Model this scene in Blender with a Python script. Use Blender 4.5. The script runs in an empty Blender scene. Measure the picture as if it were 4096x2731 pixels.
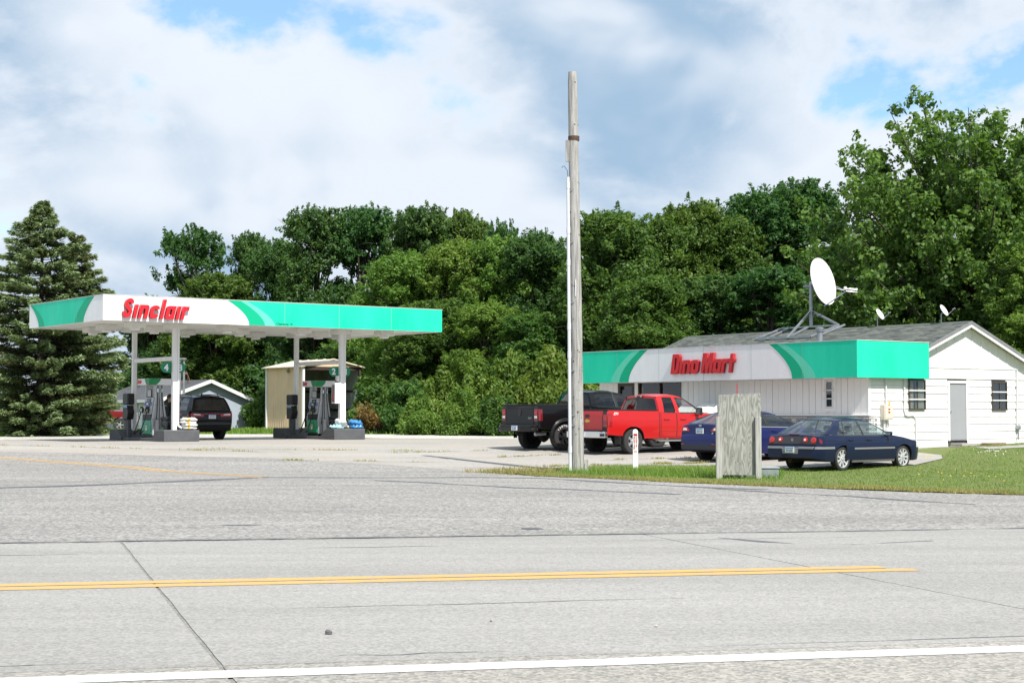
import bpy, bmesh, math, random
import numpy as np
from mathutils import Vector, Matrix
R = math.radians
PI = math.pi
random.seed(7)
sc = bpy.context.scene
C = sc.collection

# ---------------------------------------------------------------- camera
CAM_H = 1.6
F = 6400.0                       # focal length in photo pixels (photo 4096 wide)
HOR = 1645.0                     # horizon row in the photo
PITCH = math.atan((HOR - 1365.5) / F)
cd = bpy.data.cameras.new('camera')
cam = bpy.data.objects.new('camera', cd)
C.objects.link(cam)
cam.location = (0, 0, CAM_H)
cam.rotation_euler = (PI / 2 + PITCH, 0, 0)
cd.sensor_width = 36
cd.lens = 36 * F / 4096
cd.clip_start = 0.1
cd.clip_end = 6000
sc.camera = cam

# ---------------------------------------------------------------- sun + sky
SUN_EL = R(51)
SUN_H = Vector((0.515, -0.857, 0)).normalized()      # horizontal direction towards the sun
sun_d = bpy.data.lights.new('sun', 'SUN')
sun_d.energy = 4.1
sun_d.angle = R(0.55)
sun_d.color = (1.0, 0.955, 0.89)
sun = bpy.data.objects.new('sun', sun_d)
C.objects.link(sun)
to_sun = Vector((SUN_H.x * math.cos(SUN_EL), SUN_H.y * math.cos(SUN_EL), math.sin(SUN_EL)))
sun.rotation_euler = (-to_sun).to_track_quat('-Z', 'Y').to_euler()
sun.location = (30, -30, 60)

w = bpy.data.worlds.new('World')
sc.world = w
w.use_nodes = True
nt = w.node_tree
nt.nodes.clear()


def N(tree, typ, **kw):
    n = tree.nodes.new(typ)
    for k, v in kw.items():
        if k.startswith('i_'):
            key = k[2:]
            n.inputs[int(key) if key.isdigit() else key.replace('_', ' ')].default_value = v
        else:
            setattr(n, k, v)
    return n


def build_world():
    L = nt.links.new
    out = N(nt, 'ShaderNodeOutputWorld')
    bg = N(nt, 'ShaderNodeBackground')
    bg.inputs['Strength'].default_value = 0.14
    sky = N(nt, 'ShaderNodeTexSky', sky_type='NISHITA')
    sky.sun_disc = False
    sky.sun_elevation = SUN_EL
    sky.sun_rotation = math.atan2(SUN_H.x, SUN_H.y)
    sky.altitude = 300
    sky.air_density = 1.0
    sky.dust_density = 0.6
    sky.ozone_density = 2.0
    tc = N(nt, 'ShaderNodeTexCoord')

    def field(off, scale, detail, rough, dist=0.0, zs=1.75):
        mp = N(nt, 'ShaderNodeMapping')
        mp.inputs['Location'].default_value = off
        mp.inputs['Scale'].default_value = (1, 1, zs)
        L(tc.outputs['Generated'], mp.inputs['Vector'])
        n = N(nt, 'ShaderNodeTexNoise')
        n.inputs['Scale'].default_value = scale
        n.inputs['Detail'].default_value = detail
        n.inputs['Roughness'].default_value = rough
        n.inputs['Distortion'].default_value = dist
        L(mp.outputs['Vector'], n.inputs['Vector'])
        return n.outputs['Fac']

    def math_n(op, a, b=None, clamp=False):
        m = N(nt, 'ShaderNodeMath', operation=op, use_clamp=clamp)
        for i, v in enumerate((a, b)):
            if v is None:
                continue
            if isinstance(v, (int, float)):
                m.inputs[i].default_value = v
            else:
                L(v, m.inputs[i])
        return m.outputs[0]

    def ramp(v, p0, p1, smooth=True):
        m = N(nt, 'ShaderNodeMapRange', interpolation_type='SMOOTHSTEP' if smooth else 'LINEAR')
        m.inputs['From Min'].default_value = p0
        m.inputs['From Max'].default_value = p1
        L(v, m.inputs['Value'])
        return m.outputs['Result']

    O = CLOUD_OFF
    n1 = field(O, 4.2, 9, 0.56, 0.25)
    n1u = field((O[0], O[1], O[2] + 0.075), 4.2, 3, 0.5, 0.25)
    n2 = field((O[0] + 5.1, O[1] + 2.3, O[2] + 1.7), 2.2, 5, 0.5)
    dens = math_n('ADD', math_n('MULTIPLY', n1, 0.72), math_n('MULTIPLY', n2, 0.40))
    mask = ramp(dens, CLOUD_T[0], CLOUD_T[1])
    n1s = field(O, 4.2, 5, 0.5, 0.25)
    relief = math_n('SUBTRACT', n1s, n1u)
    lit = ramp(relief, -0.05, 0.115)
    thick = ramp(dens, CLOUD_T[1] - 0.04, CLOUD_T[1] + 0.10)
    # white tops, blue grey bases where the cloud is thick
    shade = math_n('MULTIPLY', thick, math_n('SUBTRACT', 1.0, math_n('MULTIPLY', lit, 0.93)), clamp=True)
    colm = N(nt, 'ShaderNodeMix', data_type='RGBA')
    colm.inputs['A'].default_value = CLOUD_WHITE
    colm.inputs['B'].default_value = CLOUD_GREY
    L(shade, colm.inputs['Factor'])
    # thin veil everywhere
    veil = math_n('MAXIMUM', mask, 0.16)
    skyc = N(nt, 'ShaderNodeMix', data_type='RGBA', blend_type='MULTIPLY')
    skyc.inputs['Factor'].default_value = 1.0
    skyc.inputs['B'].default_value = SKY_TINT
    L(sky.outputs['Color'], skyc.inputs['A'])
    mx = N(nt, 'ShaderNodeMix', data_type='RGBA')
    L(veil, mx.inputs['Factor'])
    L(skyc.outputs['Result'], mx.inputs['A'])
    L(colm.outputs['Result'], mx.inputs['B'])
    L(mx.outputs['Result'], bg.inputs['Color'])
    L(bg.outputs['Background'], out.inputs['Surface'])


CLOUD_OFF = (3.1, 1.2, 0.7)
CLOUD_T = (0.405, 0.475)
CLOUD_WHITE = (3.65, 3.9, 4.25, 1)
CLOUD_GREY = (1.62, 2.32, 3.12, 1)
SKY_TINT = (0.55, 0.75, 0.9, 1)
build_world()

sc.view_settings.view_transform = 'Standard'
sc.view_settings.look = 'None'
sc.view_settings.gamma = 1
sc.view_settings.use_curve_mapping = False
sc.view_settings.exposure = 0.78
sc.render.engine = 'CYCLES'
sc.cycles.use_denoising = True
sc.cycles.max_bounces = 6
sc.cycles.transparent_max_bounces = 12
sc.cycles.caustics_reflective = False
sc.cycles.caustics_refractive = False

# ---------------------------------------------------------------- pixel -> place
K = 4096 / 2352.0                # the coordinates below were read off a 2352 pixel wide view


def terrain(y):
    return float(np.interp(y, [0, 43, 57, 98, 112, 400], [0, 0, 0.47, 0.46, 0.27, 0.2]))


def ray(u, v):
    x = (u - 2048) / F
    y = (1365.5 - v) / F
    return Vector((x, math.cos(PITCH) - y * math.sin(PITCH), math.sin(PITCH) + y * math.cos(PITCH)))


CAMP = Vector((0, 0, CAM_H))


def ground(u, v):
    d = ray(u, v)
    z = 0.0
    for _ in range(60):
        t = (z - CAM_H) / d.z
        z = 0.5 * z + 0.5 * terrain(d.y * t)
    t = (z - CAM_H) / d.z
    return CAMP + d * t


def gd(x, y):
    return ground(x * K, y * K)


def at(u, v, Y):
    d = ray(u, v)
    return CAMP + d * (Y / d.y)


def hit(u, v, P, n):
    d = ray(u, v)
    t = (P - CAMP).dot(n) / d.dot(n)
    return CAMP + d * t


ANG = math.atan2(0.6, 0.8)       # the buildings share one orientation
AX = Vector((0.8, 0.6, 0))
BX = Vector((-0.6, 0.8, 0))
# ---------------------------------------------------------------- objects
def thing(name, label, cat, loc=(0, 0, 0), rotz=0.0, group=None):
    o = bpy.data.objects.new(name, None)
    C.objects.link(o)
    o.empty_display_size = 0.2
    o.location = loc
    o.rotation_euler = (0, 0, rotz)
    o['label'] = label
    o['category'] = cat
    if group:
        o['group'] = group
    return o


def tag(o, label=None, cat=None, group=None, kind=None):
    if label:
        o['label'] = label
    if cat:
        o['category'] = cat
    if group:
        o['group'] = group
    if kind:
        o['kind'] = kind
    return o


def link(name, me, parent=None, loc=None, rot=None, scale=None):
    o = bpy.data.objects.new(name, me)
    C.objects.link(o)
    if parent:
        o.parent = parent
    if loc is not None:
        o.location = loc
    if rot is not None:
        o.rotation_euler = rot
    if scale is not None:
        o.scale = scale
    return o


def copy_tree(o, parent=None):
    c = o.copy()
    C.objects.link(c)
    c.parent = parent
    for ch in CH.get(o.name, []):
        copy_tree(ch, c)
    return c


CH = {}


def index_children():
    CH.clear()
    for o in bpy.data.objects:
        if o.parent:
            CH.setdefault(o.parent.name, []).append(o)


class MB:
    """collects shapes for ONE mesh"""

    def __init__(s):
        s.v = []
        s.f = []
        s.m = []
        s.mi = 0

    def add(s, vs, fs):
        o = len(s.v)
        s.v.extend([tuple(p) for p in vs])
        for f in fs:
            s.f.append([i + o for i in f])
            s.m.append(s.mi)
        return s

    def mat(s, i):
        s.mi = i
        return s

    def box(s, x0, x1, y0, y1, z0, z1):
        vs = [(x, y, z) for z in (z0, z1) for y in (y0, y1) for x in (x0, x1)]
        return s.add(vs, [(0, 2, 3, 1), (4, 5, 7, 6), (0, 1, 5, 4), (2, 6, 7, 3), (0, 4, 6, 2), (1, 3, 7, 5)])

    def obox(s, M, sx, sy, sz):
        vs = [M @ Vector((x * sx / 2, y * sy / 2, z * sz / 2)) for z in (-1, 1) for y in (-1, 1) for x in (-1, 1)]
        return s.add(vs, [(0, 2, 3, 1), (4, 5, 7, 6), (0, 1, 5, 4), (2, 6, 7, 3), (0, 4, 6, 2), (1, 3, 7, 5)])

    def bar(s, p, q, wx, wy=None, up=(0, 0, 1)):
        p, q = Vector(p), Vector(q)
        d = q - p
        ln = d.length
        d.normalize()
        u = Vector(up)
        sd = d.cross(u)
        if sd.length < 1e-4:
            sd = d.cross(Vector((1, 0, 0)))
        sd.normalize()
        u = sd.cross(d)
        M = Matrix((sd, d, u)).transposed().to_4x4()
        M.translation = (p + q) / 2
        return s.obox(M, wx, ln, wy if wy else wx)

    def tube(s, pts, r, n=8, caps=True):
        pts = [Vector(p) for p in pts]
        rs = r if isinstance(r, (list, tuple)) else [r] * len(pts)
        vs = []
        prev = None
        for i, p in enumerate(pts):
            a = pts[max(0, i - 1)]
            b = pts[min(len(pts) - 1, i + 1)]
            d = (b - a)
            if d.length < 1e-9:
                d = Vector((0, 0, 1))
            d.normalize()
            if prev is None:
                sd = d.cross(Vector((0, 0, 1)))
                if sd.length < 1e-3:
                    sd = d.cross(Vector((1, 0, 0)))
            else:
                sd = prev - d * prev.dot(d)
            sd.normalize()
            prev = sd
            up = d.cross(sd)
            for k in range(n):
                t = 2 * PI * k / n
                vs.append(p + (sd * math.cos(t) + up * math.sin(t)) * rs[i])
        fs = []
        for i in range(len(pts) - 1):
            for k in range(n):
                fs.append((i * n + k, i * n + (k + 1) % n, (i + 1) * n + (k + 1) % n, (i + 1) * n + k))
        if caps:
            fs.append(tuple(range(n))[::-1])
            fs.append(tuple((len(pts) - 1) * n + k for k in range(n)))
        return s.add(vs, fs)

    def lathe(s, prof, n=24, axis='Z', M=None, cap=True):
        """prof: list of (r, h)"""
        vs = []
        for r, h in prof:
            for k in range(n):
                t = 2 * PI * k / n
                x, y = r * math.cos(t), r * math.sin(t)
                if axis == 'Z':
                    p = Vector((x, y, h))
                elif axis == 'Y':
                    p = Vector((x, h, y))
                else:
                    p = Vector((h, x, y))
                vs.append(M @ p if M else p)
        fs = []
        for i in range(len(prof) - 1):
            for k in range(n):
                fs.append((i * n + k, i * n + (k + 1) % n, (i + 1) * n + (k + 1) % n, (i + 1) * n + k))
        if cap:
            if prof[0][0] > 1e-5:
                fs.append(tuple(range(n))[::-1])
            if prof[-1][0] > 1e-5:
                fs.append(tuple((len(prof) - 1) * n + k for k in range(n)))
        return s.add(vs, fs)

    def prism(s, poly, f0, f1):
        """poly: 2D points; f0/f1 map a 2D point to 3D on the two ends"""
        n = len(poly)
        vs = [f0(*p) for p in poly] + [f1(*p) for p in poly]
        fs = [tuple(range(n))[::-1], tuple(range(n, 2 * n))]
        fs += [(i, (i + 1) % n, n + (i + 1) % n, n + i) for i in range(n)]
        return s.add(vs, fs)

    def grid(s, fn, nu, nv):
        vs = [fn(i / nu, j / nv) for j in range(nv + 1) for i in range(nu + 1)]
        fs = [(j * (nu + 1) + i, j * (nu + 1) + i + 1, (j + 1) * (nu + 1) + i + 1, (j + 1) * (nu + 1) + i)
              for j in range(nv) for i in range(nu)]
        return s.add(vs, fs)

    def mesh(s, name, mats, smooth=None, fix=True):
        me = bpy.data.meshes.new(name)
        me.from_pydata([tuple(p) for p in s.v], [], s.f)
        for m in (mats if isinstance(mats, (list, tuple)) else [mats]):
            me.materials.append(m)
        if max(s.m, default=0):
            me.polygons.foreach_set('material_index', s.m)
        if fix:
            bm = bmesh.new()
            bm.from_mesh(me)
            bmesh.ops.recalc_face_normals(bm, faces=bm.faces)
            bm.to_mesh(me)
            bm.free()
        if smooth is not None:
            me.polygons.foreach_set('use_smooth', [True] * len(me.polygons))
            me.set_sharp_from_angle(angle=R(smooth))
        me.update()
        return me

    def build(s, name, mats, parent=None, smooth=None, bevel=0.0, loc=None, rot=None, fix=True, seg=2):
        o = link(name, s.mesh(name, mats, smooth, fix), parent, loc, rot)
        if bevel:
            b = o.modifiers.new('bevel', 'BEVEL')
            b.width = bevel
            b.segments = seg
            b.limit_method = 'ANGLE'
            b.angle_limit = R(40)
        return o


def np_mesh(name, co, quads, mat, tint=None, tris=False):
    """co (n,3) ; quads (m,4) or (m,3)"""
    k = quads.shape[1]
    me = bpy.data.meshes.new(name)
    me.vertices.add(len(co))
    me.vertices.foreach_set('co', co.astype(np.float32).ravel())
    me.loops.add(quads.size)
    me.loops.foreach_set('vertex_index', quads.astype(np.int32).ravel())
    me.polygons.add(len(quads))
    me.polygons.foreach_set('loop_start', np.arange(0, quads.size, k, dtype=np.int32))
    if tint is not None:
        a = me.attributes.new('tint', 'FLOAT', 'FACE')
        a.data.foreach_set('value', tint.astype(np.float32))
    me.materials.append(mat)
    me.update(calc_edges=True)
    return me


# ---------------------------------------------------------------- materials
MATS = {}


def mat(name, col, rough=0.6, metal=0.0, spec=0.5, coat=0.0, var=0.0, vscale=4.0, bump=0.0, bscale=40.0, bdist=0.01,
        coord='Object', col2=None, emit=None, detail=6, stretch=None):
    """principled material; var mixes towards col2 (or a darker/lighter tone) with noise, bump adds fine relief"""
    if name in MATS:
        return MATS[name]
    m = bpy.data.materials.new(name)
    m.use_nodes = True
    t = m.node_tree
    b = t.nodes['Principled BSDF']
    b.inputs['Base Color'].default_value = (*col, 1)
    b.inputs['Roughness'].default_value = rough
    b.inputs['Metallic'].default_value = metal
    b.inputs['Specular IOR Level'].default_value = spec
    if coat:
        b.inputs['Coat Weight'].default_value = coat
        b.inputs['Coat Roughness'].default_value = 0.03
    if emit:
        b.inputs['Emission Color'].default_value = (*emit[:3], 1)
        b.inputs['Emission Strength'].default_value = emit[3]
    if var or bump:
        tc = N(t, 'ShaderNodeTexCoord')
    if var:
        n = N(t, 'ShaderNodeTexNoise')
        n.inputs['Scale'].default_value = vscale
        n.inputs['Detail'].default_value = detail
        n.inputs['Roughness'].default_value = 0.65
        if stretch:
            mp = N(t, 'ShaderNodeMapping')
            mp.inputs['Scale'].default_value = stretch
            t.links.new(tc.outputs[coord], mp.inputs['Vector'])
            t.links.new(mp.outputs['Vector'], n.inputs['Vector'])
        else:
            t.links.new(tc.outputs[coord], n.inputs['Vector'])
        mr = N(t, 'ShaderNodeMapRange')
        mr.inputs['From Min'].default_value = 0.34
        mr.inputs['From Max'].default_value = 0.68
        t.links.new(n.outputs['Fac'], mr.inputs['Value'])
        mx = N(t, 'ShaderNodeMix', data_type='RGBA')
        c2 = col2 if col2 else tuple(c * (1 - var) for c in col)
        mx.inputs['A'].default_value = (*col, 1)
        mx.inputs['B'].default_value = (*c2, 1)
        if col2:
            mm = N(t, 'ShaderNodeMath', operation='MULTIPLY')
            mm.inputs[1].default_value = var
            t.links.new(mr.outputs['Result'], mm.inputs[0])
            t.links.new(mm.outputs[0], mx.inputs['Factor'])
        else:
            t.links.new(mr.outputs['Result'], mx.inputs['Factor'])
        t.links.new(mx.outputs['Result'], b.inputs['Base Color'])
    if bump:
        n = N(t, 'ShaderNodeTexNoise')
        n.inputs['Scale'].default_value = bscale
        n.inputs['Detail'].default_value = 4
        t.links.new(tc.outputs[coord], n.inputs['Vector'])
        bp = N(t, 'ShaderNodeBump')
        bp.inputs['Strength'].default_value = bump
        bp.inputs['Distance'].default_value = bdist
        t.links.new(n.outputs['Fac'], bp.inputs['Height'])
        t.links.new(bp.outputs['Normal'], b.inputs['Normal'])
    MATS[name] = m
    return m


def glass(name, tint, refl=1.0, rough=0.02):
    m = bpy.data.materials.new(name)
    m.use_nodes = True
    t = m.node_tree
    t.nodes.clear()
    out = N(t, 'ShaderNodeOutputMaterial')
    tr = N(t, 'ShaderNodeBsdfTransparent')
    tr.inputs['Color'].default_value = (*tint, 1)
    gl = N(t, 'ShaderNodeBsdfGlossy')
    gl.inputs['Roughness'].default_value = rough
    gl.inputs['Color'].default_value = (refl, refl, refl, 1)
    lw = N(t, 'ShaderNodeLayerWeight')
    pw = N(t, 'ShaderNodeMath', operation='POWER')
    pw.inputs[1].default_value = 4.0
    t.links.new(lw.outputs['Facing'], pw.inputs[0])
    fr = N(t, 'ShaderNodeMath', operation='MULTIPLY_ADD')
    fr.inputs[1].default_value = 0.85
    fr.inputs[2].default_value = 0.06
    t.links.new(pw.outputs[0], fr.inputs[0])
    mx = N(t, 'ShaderNodeMixShader')
    t.links.new(fr.outputs[0], mx.inputs['Fac'])
    t.links.new(tr.outputs[0], mx.inputs[1])
    t.links.new(gl.outputs[0], mx.inputs[2])
    t.links.new(mx.outputs[0], out.inputs['Surface'])
    return m


def text_mesh(txt, size=1.0, extrude=0.0, offset=0.0, shear=0.0, xs=1.0, bevel=0.0, align='LEFT'):
    cu = bpy.data.curves.new('lettering', 'FONT')
    cu.body = txt
    cu.size = size
    cu.extrude = extrude
    cu.offset = offset
    cu.shear = shear
    cu.bevel_depth = bevel
    cu.resolution_u = 4
    cu.align_x = align
    o = bpy.data.objects.new('lettering_source', cu)
    C.objects.link(o)
    bpy.context.view_layer.update()
    dg = bpy.context.evaluated_depsgraph_get()
    me = bpy.data.meshes.new_from_object(o.evaluated_get(dg))
    bpy.data.objects.remove(o)
    bpy.data.curves.remove(cu)
    if xs != 1.0:
        me.transform(Matrix.Diagonal((xs, 1, 1, 1)))
    return me


def add_text(parent, txt, m, p, xdir, up, size, name='lettering', xs=1.0, offset=0.0, shear=0.0, extrude=0.002, align='CENTER'):
    """flat lettering on a face; p local to parent; xdir reading direction"""
    me = text_mesh(txt, size, extrude, offset, shear, xs, align=align)
    me.materials.clear()
    me.materials.append(m)
    o = link(name, me, parent)
    x = Vector(xdir).normalized()
    u = Vector(up).normalized()
    n = x.cross(u)
    M = Matrix((x, u, n)).transposed().to_4x4()
    M.translation = Vector(p)
    o.matrix_local = M
    return o


def local(o, p):
    """world point -> local of a root object with z rotation"""
    d = Vector(p) - Vector(o.location)
    c, s = math.cos(o.rotation_euler.z), math.sin(o.rotation_euler.z)
    return Vector((d.x * c + d.y * s, -d.x * s + d.y * c, d.z))
# ---------------------------------------------------------------- ground
def speckle(name, base, dark, light, cell=28.0, big=0.35, rough=0.9, patch=None, patch_amt=0.5, bump=0.5, wear=0.3, amt=0.55):
    """aggregate surface: cells of stone, broad soft stains, fine relief"""
    m = bpy.data.materials.new(name)
    m.use_nodes = True
    t = m.node_tree
    L = t.links.new
    b = t.nodes['Principled BSDF']
    b.inputs['Roughness'].default_value = rough
    b.inputs['Specular IOR Level'].default_value = 0.25
    tc = N(t, 'ShaderNodeTexCoord')
    vo = N(t, 'ShaderNodeTexVoronoi')
    vo.inputs['Scale'].default_value = cell
    L(tc.outputs['Object'], vo.inputs['Vector'])
    sep = N(t, 'ShaderNodeSeparateColor')
    L(vo.outputs['Color'], sep.inputs[0])
    cr = N(t, 'ShaderNodeValToRGB')
    e = cr.color_ramp.elements
    e[0].color = (*dark, 1)
    e[0].position = 0.0
    e[1].color = (*light, 1)
    e[1].position = 1.0
    e.new(0.5).color = (*base, 1)
    L(sep.outputs[0], cr.inputs['Fac'])
    flat = N(t, 'ShaderNodeMix', data_type='RGBA')
    flat.inputs['Factor'].default_value = amt
    flat.inputs['A'].default_value = (*base, 1)
    L(cr.outputs['Color'], flat.inputs['B'])
    n1 = N(t, 'ShaderNodeTexNoise')
    n1.inputs['Scale'].default_value = big
    n1.inputs['Detail'].default_value = 7
    n1.inputs['Roughness'].default_value = 0.62
    mp = N(t, 'ShaderNodeMapping')
    mp.inputs['Rotation'].default_value = (0, 0, -R(11.5))
    mp.inputs['Scale'].default_value = (0.35, 1.6, 1)
    L(tc.outputs['Object'], mp.inputs['Vector'])
    L(mp.outputs['Vector'], n1.inputs['Vector'])
    mr = N(t, 'ShaderNodeMapRange')
    mr.inputs['From Min'].default_value = 0.35
    mr.inputs['From Max'].default_value = 0.7
    mr.inputs['To Min'].default_value = 1.0 + wear * 0.35
    mr.inputs['To Max'].default_value = 1.0 - wear
    L(n1.outputs['Fac'], mr.inputs['Value'])
    mul = N(t, 'ShaderNodeMix', data_type='RGBA', blend_type='MULTIPLY')
    mul.inputs['Factor'].default_value = 1
    L(flat.outputs['Result'], mul.inputs['A'])
    L(mr.outputs['Result'], mul.inputs['B'])
    last = mul.outputs['Result']

    def layer(last, scale, sc_, lo, hi, amt_, dark_):
        mp2 = N(t, 'ShaderNodeMapping')
        mp2.inputs['Rotation'].default_value = (0, 0, -R(11.5))
        mp2.inputs['Scale'].default_value = scale
        L(tc.outputs['Object'], mp2.inputs['Vector'])
        nn = N(t, 'ShaderNodeTexNoise')
        nn.inputs['Scale'].default_value = sc_
        nn.inputs['Detail'].default_value = 5
        nn.inputs['Roughness'].default_value = 0.6
        L(mp2.outputs['Vector'], nn.inputs['Vector'])
        rr_ = N(t, 'ShaderNodeMapRange', interpolation_type='SMOOTHSTEP')
        rr_.inputs['From Min'].default_value = lo
        rr_.inputs['From Max'].default_value = hi
        rr_.inputs['To Max'].default_value = amt_
        L(nn.outputs['Fac'], rr_.inputs['Value'])
        x = N(t, 'ShaderNodeMix', data_type='RGBA')
        x.inputs['B'].default_value = (*dark_, 1)
        L(rr_.outputs['Result'], x.inputs['Factor'])
        L(last, x.inputs['A'])
        return x.outputs['Result']
    last = layer(last, (0.05, 1.5, 1), 1.0, 0.42, 0.72, 0.24, tuple(c * 0.62 for c in base))      # traffic-worn streaks
    last = layer(last, (0.9, 5.5, 1), 1.6, 0.66, 0.72, 0.55, tuple(c * 0.45 for c in base))       # scuffs and oil flecks
    last = layer(last, (0.5, 0.9, 1), 0.8, 0.62, 0.78, 0.35, (0.36, 0.32, 0.26))                  # dusty stains
    if patch:
        n2 = N(t, 'ShaderNodeTexNoise')
        n2.inputs['Scale'].default_value = 0.22
        n2.inputs['Detail'].default_value = 6
        n2.inputs['Roughness'].default_value = 0.7
        L(tc.outputs['Object'], n2.inputs['Vector'])
        m2 = N(t, 'ShaderNodeMapRange', interpolation_type='SMOOTHSTEP')
        m2.inputs['From Min'].default_value = 0.42
        m2.inputs['From Max'].default_value = 0.66
        m2.inputs['To Max'].default_value = patch_amt
        L(n2.outputs['Fac'], m2.inputs['Value'])
        mx = N(t, 'ShaderNodeMix', data_type='RGBA')
        mx.inputs['B'].default_value = (*patch, 1)
        L(m2.outputs['Result'], mx.inputs['Factor'])
        L(last, mx.inputs['A'])
        last = mx.outputs['Result']
    L(last, b.inputs['Base Color'])
    bp = N(t, 'ShaderNodeBump')
    bp.inputs['Strength'].default_value = bump
    bp.inputs['Distance'].default_value = 0.01
    L(vo.outputs['Distance'], bp.inputs['Height'])
    L(bp.outputs['Normal'], b.inputs['Normal'])
    return m


m_conc = speckle('road_concrete', (0.299, 0.290, 0.274), (0.184, 0.182, 0.177), (0.423, 0.405, 0.373), cell=44, wear=0.15, bump=0.25, amt=0.5)
m_shoulder = speckle('shoulder_concrete', (0.304, 0.290, 0.262), (0.138, 0.136, 0.129), (0.478, 0.442, 0.386), cell=36, wear=0.14, bump=0.35, amt=0.62)
m_chip = speckle('chip_seal', (0.262, 0.253, 0.241), (0.101, 0.105, 0.110), (0.478, 0.446, 0.396), cell=26, wear=0.2, bump=0.4, amt=0.72)
m_fore = speckle('forecourt_concrete', (0.345, 0.328, 0.302), (0.24, 0.228, 0.21), (0.46, 0.425, 0.38), cell=20, big=0.25, wear=0.2,
                 patch=(0.375, 0.33, 0.285), patch_amt=0.55, bump=0.3, amt=0.45)
m_gravel = speckle('gravel', (0.50, 0.48, 0.43), (0.24, 0.225, 0.2), (0.70, 0.68, 0.62), cell=14, wear=0.25, bump=1.0, amt=0.7)
m_tar = mat('tar_seal', (0.115, 0.122, 0.135), 0.75, var=0.35, vscale=9, bump=0.3, bscale=60)
m_yellow = mat('yellow_paint', (0.63, 0.35, 0.075), 0.75, var=0.85, vscale=5, col2=(0.38, 0.29, 0.18), bump=0.2, bscale=90, detail=9)
m_white_paint = mat('white_paint', (0.62, 0.62, 0.61), 0.7, var=0.28, vscale=7, col2=(0.35, 0.345, 0.33), bump=0.2, bscale=90, detail=9)
m_soil = mat('grass_ground', (0.11, 0.15, 0.03), 0.95, var=0.6, vscale=1.4, col2=(0.17, 0.16, 0.06), bump=0.6, bscale=22, bdist=0.04)

YB = [43, 45, 47, 49, 51, 53, 55, 57, 70, 85, 98, 105, 112, 150]


def sheet(name, pts, m, dz, kind='structure', parent=None):
    """flat polygon laid on the terrain (world x, y)"""
    bm = bmesh.new()
    vs = [bm.verts.new((p[0], p[1], 0)) for p in pts]
    f = bm.faces.new(vs)
    bmesh.ops.triangulate(bm, faces=[f])
    for y in YB:
        bmesh.ops.bisect_plane(bm, geom=bm.verts[:] + bm.edges[:] + bm.faces[:], plane_co=(0, y, 0), plane_no=(0, 1, 0))
    for v in bm.verts:
        v.co.z = terrain(v.co.y) + dz
    bmesh.ops.recalc_face_normals(bm, faces=bm.faces)
    for f in bm.faces:
        if f.normal.z < 0:
            f.normal_flip()
    me = bpy.data.meshes.new(name)
    bm.to_mesh(me)
    bm.free()
    me.materials.append(m)
    o = link(name, me, parent)
    if kind:
        o['kind'] = kind
    return o


xy = lambda p: (p.x, p.y)
# one sheet to the horizon
sheet('ground', [(-2500, -60), (2500, -60), (2500, 3500), (-2500, 3500)], m_soil, -0.05)

RD = R(11.5)
r_ax = Vector((math.cos(RD), math.sin(RD), 0))
q_ax = Vector((-math.sin(RD), math.cos(RD), 0))
road = lambda al, c: (r_ax * al + q_ax * c)
C_EDGE = 20.15

# highway: sealed bed with the concrete slabs as pieces
hw = sheet('highway', [xy(road(-70, C_EDGE + 0.05)), xy(road(-70, -6)), xy(road(70, -6)), xy(road(70, C_EDGE + 0.05))], mat('joint_fill', (0.13, 0.126, 0.115), 0.95, var=0.8, vscale=18, col2=(0.34, 0.33, 0.30)), -0.003)
rows = [(-6.0, 2.4, m_shoulder), (2.43, 10.28, m_shoulder), (10.31, C_EDGE, m_conc)]
SP = 6.6
for (c0, c1, mm) in rows:
    for k in range(-6, 7):
        a0 = -0.76 + SP * k + (0.011 if k == 0 else 0.004)
        a1 = -0.76 + SP * (k + 1) - (0.011 if k == -1 else 0.004)
        pts = []
        n = 26
        rr = random.Random(k * 7 + int(c0 * 10))
        for i in range(n + 1):                       # worn, slightly ragged joint edges
            c = c0 + (c1 - c0) * i / n
            pts.append(road(a0 + (C_EDGE - c) * 0.1 + rr.uniform(0, 0.010), c))
        for i in range(n, -1, -1):
            c = c0 + (c1 - c0) * i / n
            pts.append(road(a1 + (C_EDGE - c) * 0.1 - rr.uniform(0, 0.010), c))
        mb = MB()
        mb.add([(p.x, p.y, 0.004) for p in pts] + [(p.x, p.y, -0.02) for p in pts],
               [tuple(range(len(pts)))] + [(i, (i + 1) % len(pts), len(pts) + (i + 1) % len(pts), len(pts) + i) for i in range(len(pts))])
        mb.build('concrete_slab', mm, hw)


def strip(name, pts, wid, m, dz, parent, ragged=0.0, seed=1, fade=None):
    """ribbon of paint or tar along world points"""
    rr = random.Random(seed)
    P = [Vector((p[0], p[1], 0)) for p in pts]
    dense = []
    for i in range(len(P) - 1):
        n = max(2, int((P[i + 1] - P[i]).length / 0.25))
        for k in range(n):
            dense.append(P[i].lerp(P[i + 1], k / n))
    dense.append(P[-1])
    vs, fs = [], []
    for i, p in enumerate(dense):
        d = dense[min(i + 1, len(dense) - 1)] - dense[max(0, i - 1)]
        d.normalize()
        sd = Vector((-d.y, d.x, 0))
        w = wid(i / (len(dense) - 1)) if callable(wid) else wid
        j0, j1 = (rr.uniform(-1, 1) * ragged for _ in range(2))
        for q in (p + sd * (w / 2 + j0), p - sd * (w / 2 + j1)):
            vs.append((q.x, q.y, terrain(q.y) + dz))
    for i in range(len(dense) - 1):
        fs.append((2 * i, 2 * i + 1, 2 * i + 3, 2 * i + 2))
    mb = MB()
    mb.add(vs, fs)
    o = mb.build(name, m, parent, fix=False)
    return o


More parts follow.
